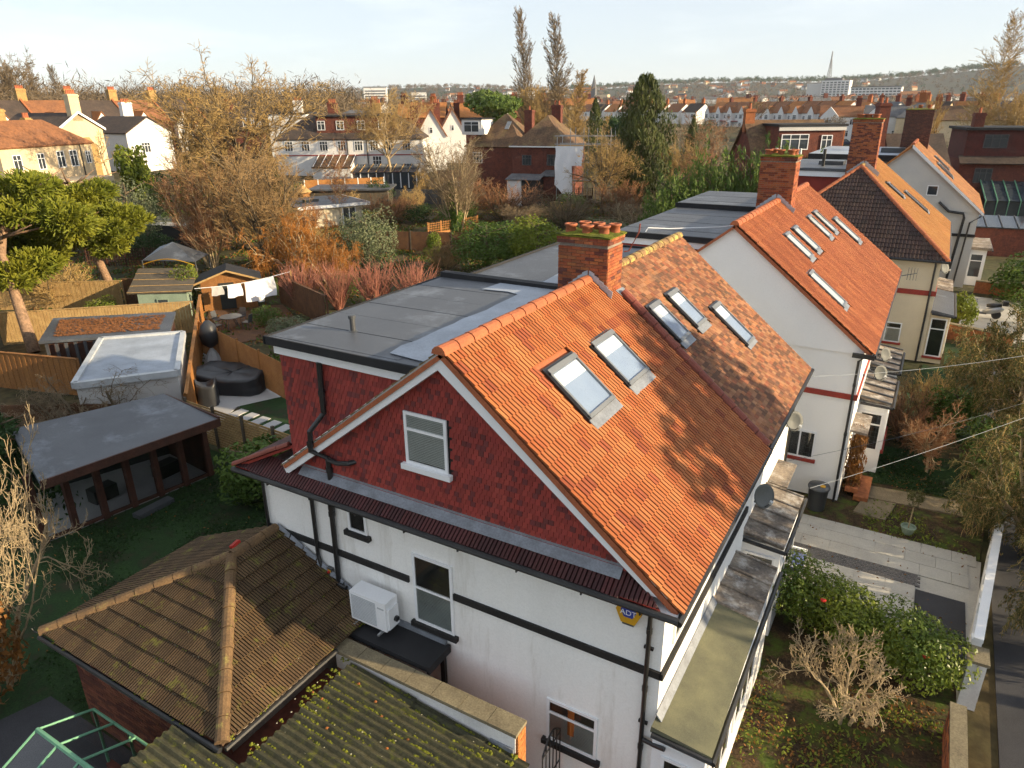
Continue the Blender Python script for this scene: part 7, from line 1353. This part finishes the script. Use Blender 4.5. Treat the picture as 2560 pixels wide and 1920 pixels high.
wb_ = thing('site_cabin', 'small white lean-to cabin beside the brick house', 'cabin', (-44.3, 77.2, 1.6), hb); obj('wall', bx(-.9, .9, -1, 1, -.5, 2.6), M['pebble'], wb_, local=True); obj('roof', MB().slab([(-1.1, -1.2, 2.6), (3.2, -1.2, 2.6), (3.2, 1.2, 3.1), (-1.1, 1.2, 3.1)], .08), M['roof_grey'], wb_, local=True); obj('open_side', bx(.95, 3.1, -.9, .9, -.5, 2.5), M['dark_in'], wb_, local=True)
sk = thing('material_heap', 'yellow heap of building materials by the site', 'building materials', (-37.5, 77.0, 1.0), hb); obj('heap', MB().lathe([(1.3, 0), (1.1, .5), (.5, .9), (.001, 1.0)], n=9), M['yellow'], sk, local=True); obj('pallet', bx(-1.8, -.4, -.6, .6, 0, .8), M['timber_pale'], sk, local=True)
# pale garden cabin in the middle
cb = thing('garden_cabin', 'pale rendered garden cabin with grey flat roof and white fascia', 'cabin', (-56.5, 57.2, .3), dirang((-57.0, 54.5), (-55.0, 58.6)))
obj('wall', bx(-3.2, 3.2, -2.2, 4.5, -.5, 2.5), M['render_cream'], cb, local=True); obj('roof', bx(-3.9, 3.9, -2.6, 6.2, 2.51, 2.66), M['felt'], cb, local=True); obj('fascia', MB().box(-3.95, 3.95, -2.68, -2.61, 2.4, 2.72).box(3.91, 3.98, -2.6, 6.2, 2.4, 2.72), M['white'], cb, local=True)
obj('door', bx(1.0, 2.3, -2.26, -2.205, .1, 2.2), M['glass_far'], cb, local=True); obj('door_frame', MB().box(.9, 1.0, -2.28, -2.2, 0, 2.3).box(2.3, 2.4, -2.28, -2.2, 0, 2.3).box(1.6, 1.7, -2.29, -2.2, .1, 2.2), M['white'], cb, local=True); obj('roof_light', bx(-1.8, -.2, 1.6, 2.2, 2.67, 2.9), M['dark_grey'], cb, local=True)
fl2 = thing('flat_shed', 'wide flat grey shed roof behind the pale cabin', 'shed', (-60.5, 66, 1.2), at_); obj('wall', bx(-4.5, 4.5, -2.5, 2.5, -1, 2.2), M['timber_grey'], fl2, local=True); obj('roof', bx(-4.8, 4.8, -2.8, 2.8, 2.21, 2.4), M['felt'], fl2, local=True)
bt = thing('bird_table', 'thatched-looking wooden bird house on a pole left of the orange fence', 'bird house', (-63, 60.2, .9)); obj('pole', MB().tube([(-63, 60.2, 0), (-63, 60.2, 2.8)], .06, 6), M['timber_brown'], bt); obj('box', bx(-63.6, -62.4, 59.7, 60.7, 2.8, 3.4), M['timber'], bt); obj('roof', MB().lathe([(1.1, 3.4), (.1, 4.3), (.001, 4.3)], (-63, 60.2, 0), 8), M['timber_pale'], bt)
# ---- right: loft-dormer house, brick terrace, houses beyond the field
dl = dirang((-15.2, 70.4), (-10.7, 73.2))
h = bghouse('dormer_house', 'dark brown house with wide flat-roofed dormer and white windows', -13.8, 75.5, .55, 7.2, 8.5, 5.5, 9.6, 'gx', 'brick_far', 'roof_moss', [], [(-3.4, 0, 8.5, 10.6, .9, .7, 'brick_orange', 1)], z=1.4)
d3 = obj('dormer', bx(-2.0, 3.9, -4.4, .2, 6.4, 9.1), M['tile_far'] if 'tile_far' in M else M['brick_far'], h, local=True); obj('dormer_roof', bx(-2.2, 4.1, -4.7, .4, 9.1, 9.3), M['felt_dark'], d3, local=True); obj('fascia', bx(-2.1, 4.0, -4.62, -4.5, 8.75, 9.09), M['render_grey'], d3, local=True); obj('cheek', bx(3.91, 4.0, -4.4, .2, 6.4, 9.0), M['brick_orange'], d3, local=True)
bgwin(h, 'f', 7.2, 8.5, -.5, 7.1, 2.5, 1.35, 2, None, .17); bgwin(h, 'f', 7.2, 8.5, 2.4, 7.05, 1.0, 1.3, 1, None, .17)
bghouse('semi_house', 'mossy dark roof ridge beside the tall flue chimney', -3.0, 86, .35, 5, 7, 5.4, 8.3, 'gx', 'brick_far', 'roof_far_dark', [], [(-3.6, -1, 7, 11.2, 1.0, 1.6, 'brick_far', 2)], z=1.2)
bt_ = thing('brick_terrace', 'dark red brick terrace with leaded windows and flat mansard roof', 'house', (6.6, 91.5, 1.2), .22)
obj('wall', bx(-5.8, 7.5, -3, 4, -1, 5.8), M['brick_far'], bt_, local=True); obj('mansard', bx(-5.6, 7.5, -2.6, 4, 5.8, 8.6), M['mansard'], bt_, local=True); obj('roof', bx(-5.9, 7.8, -2.95, 4.2, 8.6, 8.85), M['felt_dark'], bt_, local=True); obj('pent_strip', MB().slab([(-6, -3.6, 5.5), (7.6, -3.6, 5.5), (7.6, -2.5, 6.2), (-6, -2.5, 6.2)], .12), M['roof_far_dark'], bt_, local=True)
for u in (-3.0, .9, 4.2):
    bgwin(bt_, 'f', 13, 6, u, 6.9, 2.1, 1.3, 2, M['dark_grey'], -.4); bgwin(bt_, 'f', 13, 6, u+(.3 if u > 0 else -.6), 3.6, 1.6, 1.4, 2, M['dark_grey'], 0)
    obj('net_curtain', bx(u-.9, u+.9, -2.628, -2.622, 7.55, 8.1), M['blind_grey'], bt_, local=True)
bgchim(bt_, -4.4, -.5, 5, 10.2, .9, 1.1, 'brick_far', 1); bgchim(bt_, 2.6, 0, 8.4, 11.6, 1.3, .9, 'brick_far', 2)
cn = obj('conservatory', bx(-3.6, 1.2, -6, -3, -.5, 2.2), M['glass_far'], bt_, local=True); obj('conservatory_roof', MB().slab([(-3.8, -6.2, 2.2), (1.4, -6.2, 2.2), (1.4, -3.0, 3.8), (-3.8, -3.0, 3.8)], .06), M['glass_far'], cn, local=True)
for i in range(6): obj('frame_bar', MB().tube([(-3.7+i*1.0, -6.15, -.3), (-3.7+i*1.0, -6.2, 2.25), (-3.7+i*1.0, -3.0, 3.88)], .06, 5), M['green_metal'], cn, local=True)
obj('white_extension', bx(1.5, 5.5, -6, -3, -1, 3.0), M['pebble'], bt_, local=True); obj('tile_roof', MB().slab([(1.3, -6.3, 3.0), (5.7, -6.3, 3.0), (5.7, -3, 4.4), (1.3, -3, 4.4)], .1), M['roof_far'], bt_, local=True)
lt = thing('lean_to', 'dark glazed lean-to roof below the brick terrace', 'lean-to', (5.2, 74, .3), .1); obj('roof', MB().slab([(-2.4, -1.5, 2.3), (2.4, -1.5, 2.3), (2.4, 1.5, 2.9), (-2.4, 1.5, 2.9)], .1), M['glass_far'], lt, local=True); obj('wall', bx(-2.3, 2.3, -1.3, 1.5, -.5, 2.2), M['brick_far'], lt, local=True)
for i in range(5): obj('glazing_bar', MB().tube([(-2.3+i*1.15, -1.5, 2.35), (-2.3+i*1.15, 1.5, 2.95)], .05, 4), M['dark_grey'], lt, local=True)
# playing field
sheet('playing_field', [(-36, 148), (-12, 140), (-14, 176), (-38, 172)], 3.6, M['grass'])
fb = thing('sports_fence', 'green mesh sports fence beside the playing field', 'fence', (-24, 140, 2.5), 0)
for i in range(9): obj('post', MB().tube([(-33+i*1.6, 141+i*.9, 2.4), (-33+i*1.6, 141+i*.9, 6.2)], .08, 5), M['green_metal'], fb)
for z in (3.5, 5, 6.1): obj('rail', MB().tube([(-33, 141, z), (-20.2, 148.2, z)], .06, 4), M['green_metal'], fb)
def car(label, x, y, rz, col):
    key = ('carpaint', col)
    if key not in MC: MC[key] = pmat('car_paint_%d' % len(MC), col, fine=.02, rough=.3, spec=.6)
    t = thing('parked_car', label, 'car', (x, y, gz(x, y)), rz, 'cars parked beyond the playing field')
    obj('body', MB().slab([(-2.1, -.85, .3), (2.1, -.85, .3), (2.1, -.85, .75), (1.2, -.85, .9), (-1.9, -.85, .95), (-2.1, -.85, .8)], 1.7, (0, 1, 0)), MC[key], t, local=True); obj('cabin', MB().slab([(-1.7, -.75, .95), (1.1, -.75, .9), (.4, -.7, 1.45), (-1.2, -.7, 1.45)], 1.5, (0, 1, 0)), M['glass_far'], t, local=True)
    for sx_ in (-1.3, 1.3):
        for sy_ in (-.86, .7): obj('wheel', MB().tube([(sx_, sy_, .32), (sx_, sy_+.16, .32)], .32, 10), M['black'], t, local=True)
car('silver car at the left end beyond the playing field', -29, 181, .3, (.5, .52, .54)); car('dark blue car right of the silver one beyond the field', -20, 184, .2, (.03, .04, .08)); car('grey car by the white houses beyond the field', -15.5, 186, .25, (.2, .2, .22))
# white semis beyond the field
for i, (x, y, w, lab, rm) in enumerate(((-23, 197, 9, 'left white house beyond the playing field with paired gables', 'roof_far'), (-13, 199, 10, 'right white house beyond the playing field with dark roof', 'roof_grey'))):
    h = bghouse('white_house', lab, x, y, .1, w, 9, 5.2, 7.6, 'gx', 'pebble', rm, [('f', -2.6, 3.3, 1.1, 1.3, 1), ('f', 2.6, 3.3, 1.1, 1.3, 1), ('f', -2.2, .7, 1.2, 1.4, 1), ('f', 1.6, .7, 1.0, 1.4, 1)], [(w*.38, 0, 6.8, 9.2, 1.2, .9, 'brick_far', 4)], z=4.2)
    obj('front_gable', MB().box(-w*.48, -w*.05, -6, -4.4, -1, 5.2).slab([(-w*.48, -6, 5.2), (-w*.05, -6, 5.2), (-w*.265, -6, 7.3)], 3, (0, 1, 0)), M['pebble'], h, local=True); bgwin(h, 'f', w, 9, -w*.27, 3.3, 1.0, 1.3, 1, None, 1.55)
bghouse('grey_bungalow', 'long low house with mossy grey roof right of the white houses', 2, 190, .05, 16, 9, 4.4, 7.2, 'hip', 'stockwall', 'roof_moss', [('f', -5, 1.5, 1.4, 1.3, 2), ('f', 0, 1.5, 1.4, 1.3, 2)], [(-5, 0, 6.4, 9, 1.3, .9, 'brick_orange', 3), (3, 0, 6.4, 9, 1.3, .9, 'brick_far', 3)], z=4.4)
bghouse('grey_bungalow', 'hipped pale house left of the long mossy roof', -6.5, 197, .05, 9, 9, 4.8, 8.2, 'hip', 'stockwall', 'roof_grey', [('f', 0, 2.2, 1.4, 1.3, 2)], [(0, 0, 7.4, 10, 1.3, .9, 'brick_orange', 3)], z=4.4)
# far gabled terrace: each house its own
ar = dirang((-63.8, 262.4), (-27.3, 228.4)); ORD = ['first', 'second', 'third', 'fourth', 'fifth', 'sixth', 'seventh', 'eighth', 'ninth', 'tenth', 'eleventh', 'twelfth', 'thirteenth', 'fourteenth']
for i in range(10):
    t = i/9; x, y = -70+44*t, 268-36*t
    h = bghouse('terrace_house', '%s house from the left in the far white gabled terrace' % ORD[i], x, y, ar, 5.8, 9, 5.2, 8.4, 'gx', 'pebble', ('roof_far_orange', 'roof_far', 'roof_far')[i % 3], [('f', 1.6, 3.2, 1.0, 1.2, 1)], [(-2.8, .4, 7.4, 9.6, 1.1, .9, 'brick_far', 4)] if i % 2 else [], z=4.5, group='far white gabled terrace')
    b = obj('bay', MB().box(-2.4, .3, -5.7, -4.4, -1, 5.0).slab([(-2.4, -5.7, 5.0), (.3, -5.7, 5.0), (-1.05, -5.7, 6.9)], 1.4, (0, 1, 0)), M['pebble'], h, local=True)
    obj('bay_roof', MB().slab([(-2.6, -5.6, 4.9), (-1.05, -5.6, 7.0), (-1.05, -2.6, 7.0), (-2.6, -4, 4.9)], .1, (0, 0, 1)).slab([(-1.05, -5.6, 7.0), (.5, -5.6, 4.9), (.5, -4, 4.9), (-1.05, -2.6, 7.0)], .1, (0, 0, 1)), M['roof_far'], b, local=True); obj('porch_roof', bx(.3, 2.8, -5.6, -4.5, 2.3, 2.5), M['band_red'], h, local=True)
    bgwin(h, 'f', 5.8, 9, -1.05, 3.2, 1.6, 1.4, 2, None, 1.22); bgwin(h, 'f', 5.8, 9, -1.05, .6, 1.6, 1.5, 2, None, 1.22)
for i in range(14):
    t = i/13; x, y = -22+34*t, 232+16*math.sin(i*1.7)+10*t
    bghouse('terrace_house', '%s brown-roofed house from the left in the far right rows' % ORD[i], x, y, ar+.5*math.sin(i*2.1), 6.5, 9, 5.2, 8.3, 'gx', 'stockwall' if i % 3 else 'pebble', ('roof_far_orange', 'roof_far', 'roof_far_dark', 'roof_grey', 'roof_far')[i % 5], [('f', 1.5, 3.2, 1.1, 1.3, 1), ('f', -1.5, 3.2, 1.1, 1.3, 1)], [(-2.8, .4, 7.4, 10, 1.2, .9, ('brick_far', 'brick_orange')[i % 2], 4)] if i % 3 else [], z=4.2, group='far right rows of houses')
for i in range(8):
    x, y = -84-9*i, 285+6*i
    bghouse('terrace_house', '%s small house from the right left of the gabled terrace' % ORD[i], x, y, ar+.3, 7, 9, 5.0, 8, 'gx', 'pebble', ('roof_far_dark', 'roof_far', 'roof_far_orange')[i % 3], [('f', 1.5, 3, 1.2, 1.3, 1)], [(2.5, 0, 7, 9.5, 1.1, .8, 'brick_orange', 3)], z=4.6, group='small houses behind the conifers')
# ================================================================== FAR DISTANCE
hs = thing('hospital_block', 'large white multi-storey hospital block on the far slope', 'building', (-190, 1495, 17), -.12)
obj('wall', bx(-24, 24, -9, 9, -8, 32), M['pebble'], hs, local=True); obj('roof', bx(-20, 10, -6, 8, 32, 36), M['roof_grey'], hs, local=True); obj('side_wing', bx(-52, -25, 0, 16, 0, 28), M['render_grey'], hs, local=True)
for j in range(7):
    for i in range(7):
        k = ('hw',)
        if k not in MC: MC[k] = bx(-2.2, 2.2, -.3, .0, 0, 2.2).mesh('window', M['glass_far'])
        obj('window', MC[k], None, hs, mtx=Matrix.Translation((-20+i*6.6, -9.02, 4+j*3.9)), local=True)
hw = thing('hospital_wing', 'long lower white wing right of the hospital block', 'building', (-118, 1455, 16), -.1)
obj('wall', bx(-42, 38, -8, 8, 0, 20), M['pebble'], hw, local=True); obj('roof', bx(-43, 39, -9, 9, 20, 21.5), M['roof_grey'], hw, local=True)
for j in range(4):
    for i in range(13): obj('window', MC[('hw',)], None, hw, mtx=Matrix.Translation((-38+i*6, -8.02, 3+j*4.4)), local=True)
bb = thing('long_hall', 'long low hall with rusty brown roof on the far slope', 'building', (-54, 1300, 14), -.05); obj('wall', bx(-19, 19, -8, 8, 0, 8), M['pebble'], bb, local=True); obj('roof', MB().slab([(-20, -9, 8), (20, -9, 8), (20, 0, 13), (-20, 0, 13)], .4).slab([(20, 9, 8), (-20, 9, 8), (-20, 0, 13), (20, 0, 13)], .4), M['roof_far_orange'], bb, local=True)
ms = thing('transmitter_mast', 'slender lattice transmitter mast on the far ridge', 'mast', (-352.7, 2576, 62))
prof = [(0, 9), (30, 6.2), (60, 3.2), (78, 1.2), (97, .7)]
for s_ in range(4):
    a = s_*math.pi/2+.4; obj('leg', MB().tube([(-352.7+math.cos(a)*r, 2576+math.sin(a)*r, 62+z_) for z_, r in prof], .8, 4), M['dark_grey'], ms)
mb = MB()
for (z0_, r0_), (z1_, r1_) in zip(prof, prof[1:]):
    for k in range(4):
        f0, f1 = k/4, (k+1)/4; za, zb = z0_+(z1_-z0_)*f0, z0_+(z1_-z0_)*f1; ra, rb = r0_+(r1_-r0_)*f0, r0_+(r1_-r0_)*f1
        for s_ in range(4):
            a, b = s_*math.pi/2+.4, (s_+1)*math.pi/2+.4; mb.tube([(-352.7+math.cos(a)*ra, 2576+math.sin(a)*ra, 62+za), (-352.7+math.cos(b)*rb, 2576+math.sin(b)*rb, 62+zb)], .4, 3)
obj('bracing', mb, M['dark_grey'], ms)
chh = thing('church', 'distant church with sharp grey spire', 'church', (-611.6, 1369.6, 16)); obj('tower', bx(-616, -607, 1365, 1374, 16, 42), M['roof_grey'], chh); obj('spire', MB().lathe([(6, 42), (.2, 66)], (-611.6, 1369.6, 0), 8), M['roof_grey'], chh); obj('nave', MB().box(-607, -580, 1363, 1376, 16, 30), M['stockwall'], chh)
for k, (x, y, w, hh, lab) in enumerate(((-890, 1050, 40, 32, 'far white slab block on the left skyline'), (-840, 1110, 26, 24, 'far smaller white block on the left skyline'), (-700, 1520, 44, 30, 'far orange-brown block on the middle skyline'), (-820, 1450, 60, 24, 'far long white block on the middle skyline'))):
    t = thing('far_block', lab, 'building', (x, y, gz(x, y)-2), .6); obj('wall', bx(-w/2, w/2, -8, 8, 0, hh), M['pebble'] if k != 2 else M['brick_orange'], t, local=True); obj('roof', bx(-w/2-1, w/2+1, -9, 9, hh, hh+1.2), M['roof_grey'], t, local=True)
    for j in range(int(hh/5)): obj('window', bx(-w/2+2, w/2-2, -8.3, -8.02, 3+j*4.4, 5+j*4.4), M['glass_far'], t, local=True)
# hills on the right skyline
hb_ = MB(); vs = []; n = 90; m = 6
def hillz(a): return 66+14*math.sin(a*7+.5)+8*math.sin(a*17)+(a > -.35)*(a+.35)*22
for i in range(n+1):
    a = -1.25+1.75*i/n
    for j, (rr, kz) in enumerate(((1700, 0), (2000, .35), (2300, .8), (2550, 1), (2900, .8), (3400, 0))):
        zz = hillz(a)*(.55+.45*max(0, min(1, (a+.75)/.4))); vs.append((math.sin(a)*rr, math.cos(a)*rr, 16+zz*kz*.93+random.uniform(-1, 1)))
hb_.add(vs, [(i*m+j, (i+1)*m+j, (i+1)*m+j+1, i*m+j+1) for i in range(n) for j in range(m-1)])
hill = tag(obj('hills', hb_, M['farland'], None, True), kind='structure')
def hill_at(a, rr):
    k = np.interp(rr, [1700, 2000, 2300, 2550, 2900, 3400], [0, .35, .8, 1, .8, 0]); return max(gz(math.sin(a)*rr, math.cos(a)*rr)-1, 16+hillz(a)*(.55+.45*max(0, min(1, (a+.75)/.4)))*k*.93) if rr > 1700 else gz(math.sin(a)*rr, math.cos(a)*rr)
# small far houses on the slopes and across the valley
fhm = []
for wm_, rm_ in (('pebble', 'roof_far'), ('stockwall', 'roof_far_orange'), ('pebble', 'roof_grey'), ('brick_orange', 'roof_far_dark')):
    mb = MB().box(-5, 5, -4, 4, -2, 6); mb.mi = 1; mb.slab([(-5.4, -4.4, 6), (5.4, -4.4, 6), (5.4, 0, 9.5), (-5.4, 0, 9.5)], .2).slab([(5.4, 4.4, 6), (-5.4, 4.4, 6), (-5.4, 0, 9.5), (5.4, 0, 9.5)], .2); mb.mi = 0; mb.slab([(-5, -4, 6), (-5, 4, 6), (-5, 0, 9.2)], 10, (1, 0, 0)); mb.mi = 2; mb.box(3, 4.4, -.6, .6, 8, 11.5)
    fhm.append(mb.mesh('far_house', [M[wm_], M[rm_], M['brick_far']]))
for i in range(290):
    if i < 110: a = random.uniform(-.62, -.02); rr = random.uniform(1800, 2450)
    elif i < 150: a = random.uniform(-.95, .12); rr = random.uniform(420, 900)
    else: a = random.uniform(-1.0, .1); rr = random.uniform(900, 1700)
    vi = random.randrange(4); o = obj('far_house', fhm[vi], None, mtx=Matrix.Translation((math.sin(a)*rr, math.cos(a)*rr, hill_at(a, rr)-.5)) @ Matrix.Rotation(random.choice((.3, .5, -.2, 1.2))+random.uniform(-.2, .2), 4, 'Z') @ Matrix.Diagonal((random.uniform(1, 2.2), 1, random.uniform(.9, 1.15), 1)))
    g_ = ('small house on the far wooded hillside', 'houses on the far hillside') if i < 110 else (('small rooftop beyond the far terraces', 'rooftops beyond the far terraces') if i < 150 else ('tiny house in the distant valley', 'houses in the distant valley'))
    tag(o, ('white brown-roofed ', 'cream orange-roofed ', 'white grey-roofed ', 'red-brick ')[vi]+g_[0], 'house', g_[1])
# distant woods: uncountable twiggy crowns, one mass per belt
def wood(name, spots, mat, seed, n=70, size=.10, asp=.35):
    rs = np.random.default_rng(seed); Vs = []; Fs = []; k = 0
    for x, y, z, h, w in spots:
        u = rs.normal(0, 1, (n, 3)); u /= np.linalg.norm(u, axis=1)[:, None]; r = rs.uniform(.5, 1.05, n)[:, None]; u[:, 2] = np.abs(u[:, 2]*1.2)-.25
        P = np.array([x, y, z+h*.42])+u*r*[w/2, w/2, h*.56]; V, F = leaf_quads(P, u+[0, 0, .4], size*h, rs, asp, -.7); Vs.append(V); Fs.append(F+k); k += len(V)
    tag(obj(name, fast_mesh(name, np.concatenate(Vs), np.concatenate(Fs), M[mat]), None), kind='stuff')
def belt(n, a0, a1, r0, r1, h0, h1, seed):
    rs = random.Random(seed); out = []
    for _ in range(n):
        a = rs.uniform(a0, a1); rr = r0+(r1-r0)*rs.random()**.8; h = rs.uniform(h0, h1); x, y = math.sin(a)*rr, math.cos(a)*rr; out.append((x, y, hill_at(a, rr), h, h*rs.uniform(.7, 1.1)))
    return out
wood('left_woodland', belt(420, -1.25, -.74, 170, 330, 12, 17, 1), 'wood_far', 1, 210, .065, .1)
wood('left_woodland_russet', belt(150, -1.2, -.62, 170, 300, 9, 13, 2), 'wood_far', 2, 240, .06, .1)
wood('middle_woodland', belt(260, -.85, .15, 300, 700, 7, 11, 3), 'wood_far', 3, 150, .065, .12)
wood('middle_evergreens', belt(60, -.85, .15, 280, 700, 5, 9, 4), 'leaf_dark', 4, 150, .06)
wood('near_field_scrub', belt(200, -.5, -.25, 96, 215, 3.5, 6, 9)+belt(60, -.06, .1, 100, 190, 3, 4.5, 10)+belt(60, -.3, -.05, 182, 225, 2.5, 4, 12), 'twig_grey', 9, 150, .08, .1)
wood('near_field_evergreens', belt(40, -.5, -.27, 96, 215, 3, 6, 11)+belt(14, -.06, .1, 110, 190, 3, 4.5, 13), 'leaf_dark', 10, 220, .05)
wood('valley_woodland', belt(520, -1.1, .2, 700, 1700, 8, 14, 5), 'wood_far', 5, 110, .075)
wood('hill_woodland', belt(1500, -.75, .3, 1720, 2600, 10, 17, 6), 'wood_far', 6, 50, .13)
wood('hill_evergreens', belt(420, -.75, .3, 1750, 2600, 9, 16, 7), 'leaf_dark', 7, 60, .11)
wood('ridge_woodland', belt(700, -.45, .3, 2380, 2600, 14, 22, 8), 'leaf_dark', 8, 40, .15)
sheet('hill_meadow', [(-30, 1900), (40, 1900), (50, 2040), (-30, 2040)], 44, M['grass']) if False else None
# ================================================================== HAZE
hz = MB().box(-4200, 1500, -700, 4200, -4, 175); HM = bpy.data.materials.new('haze'); HM.use_nodes = True; HN = HM.node_tree.nodes; HN.remove(HN['Principled BSDF'])
pv = HN.new('ShaderNodeVolumePrincipled'); pv.inputs['Color'].default_value = (.86, .91, 1, 1); pv.inputs['Density'].default_value = .00007; pv.inputs['Anisotropy'].default_value = .2
HM.node_tree.links.new(pv.outputs[0], HN['Material Output'].inputs['Volume'])
tag(obj('haze', hz, HM), kind='stuff')
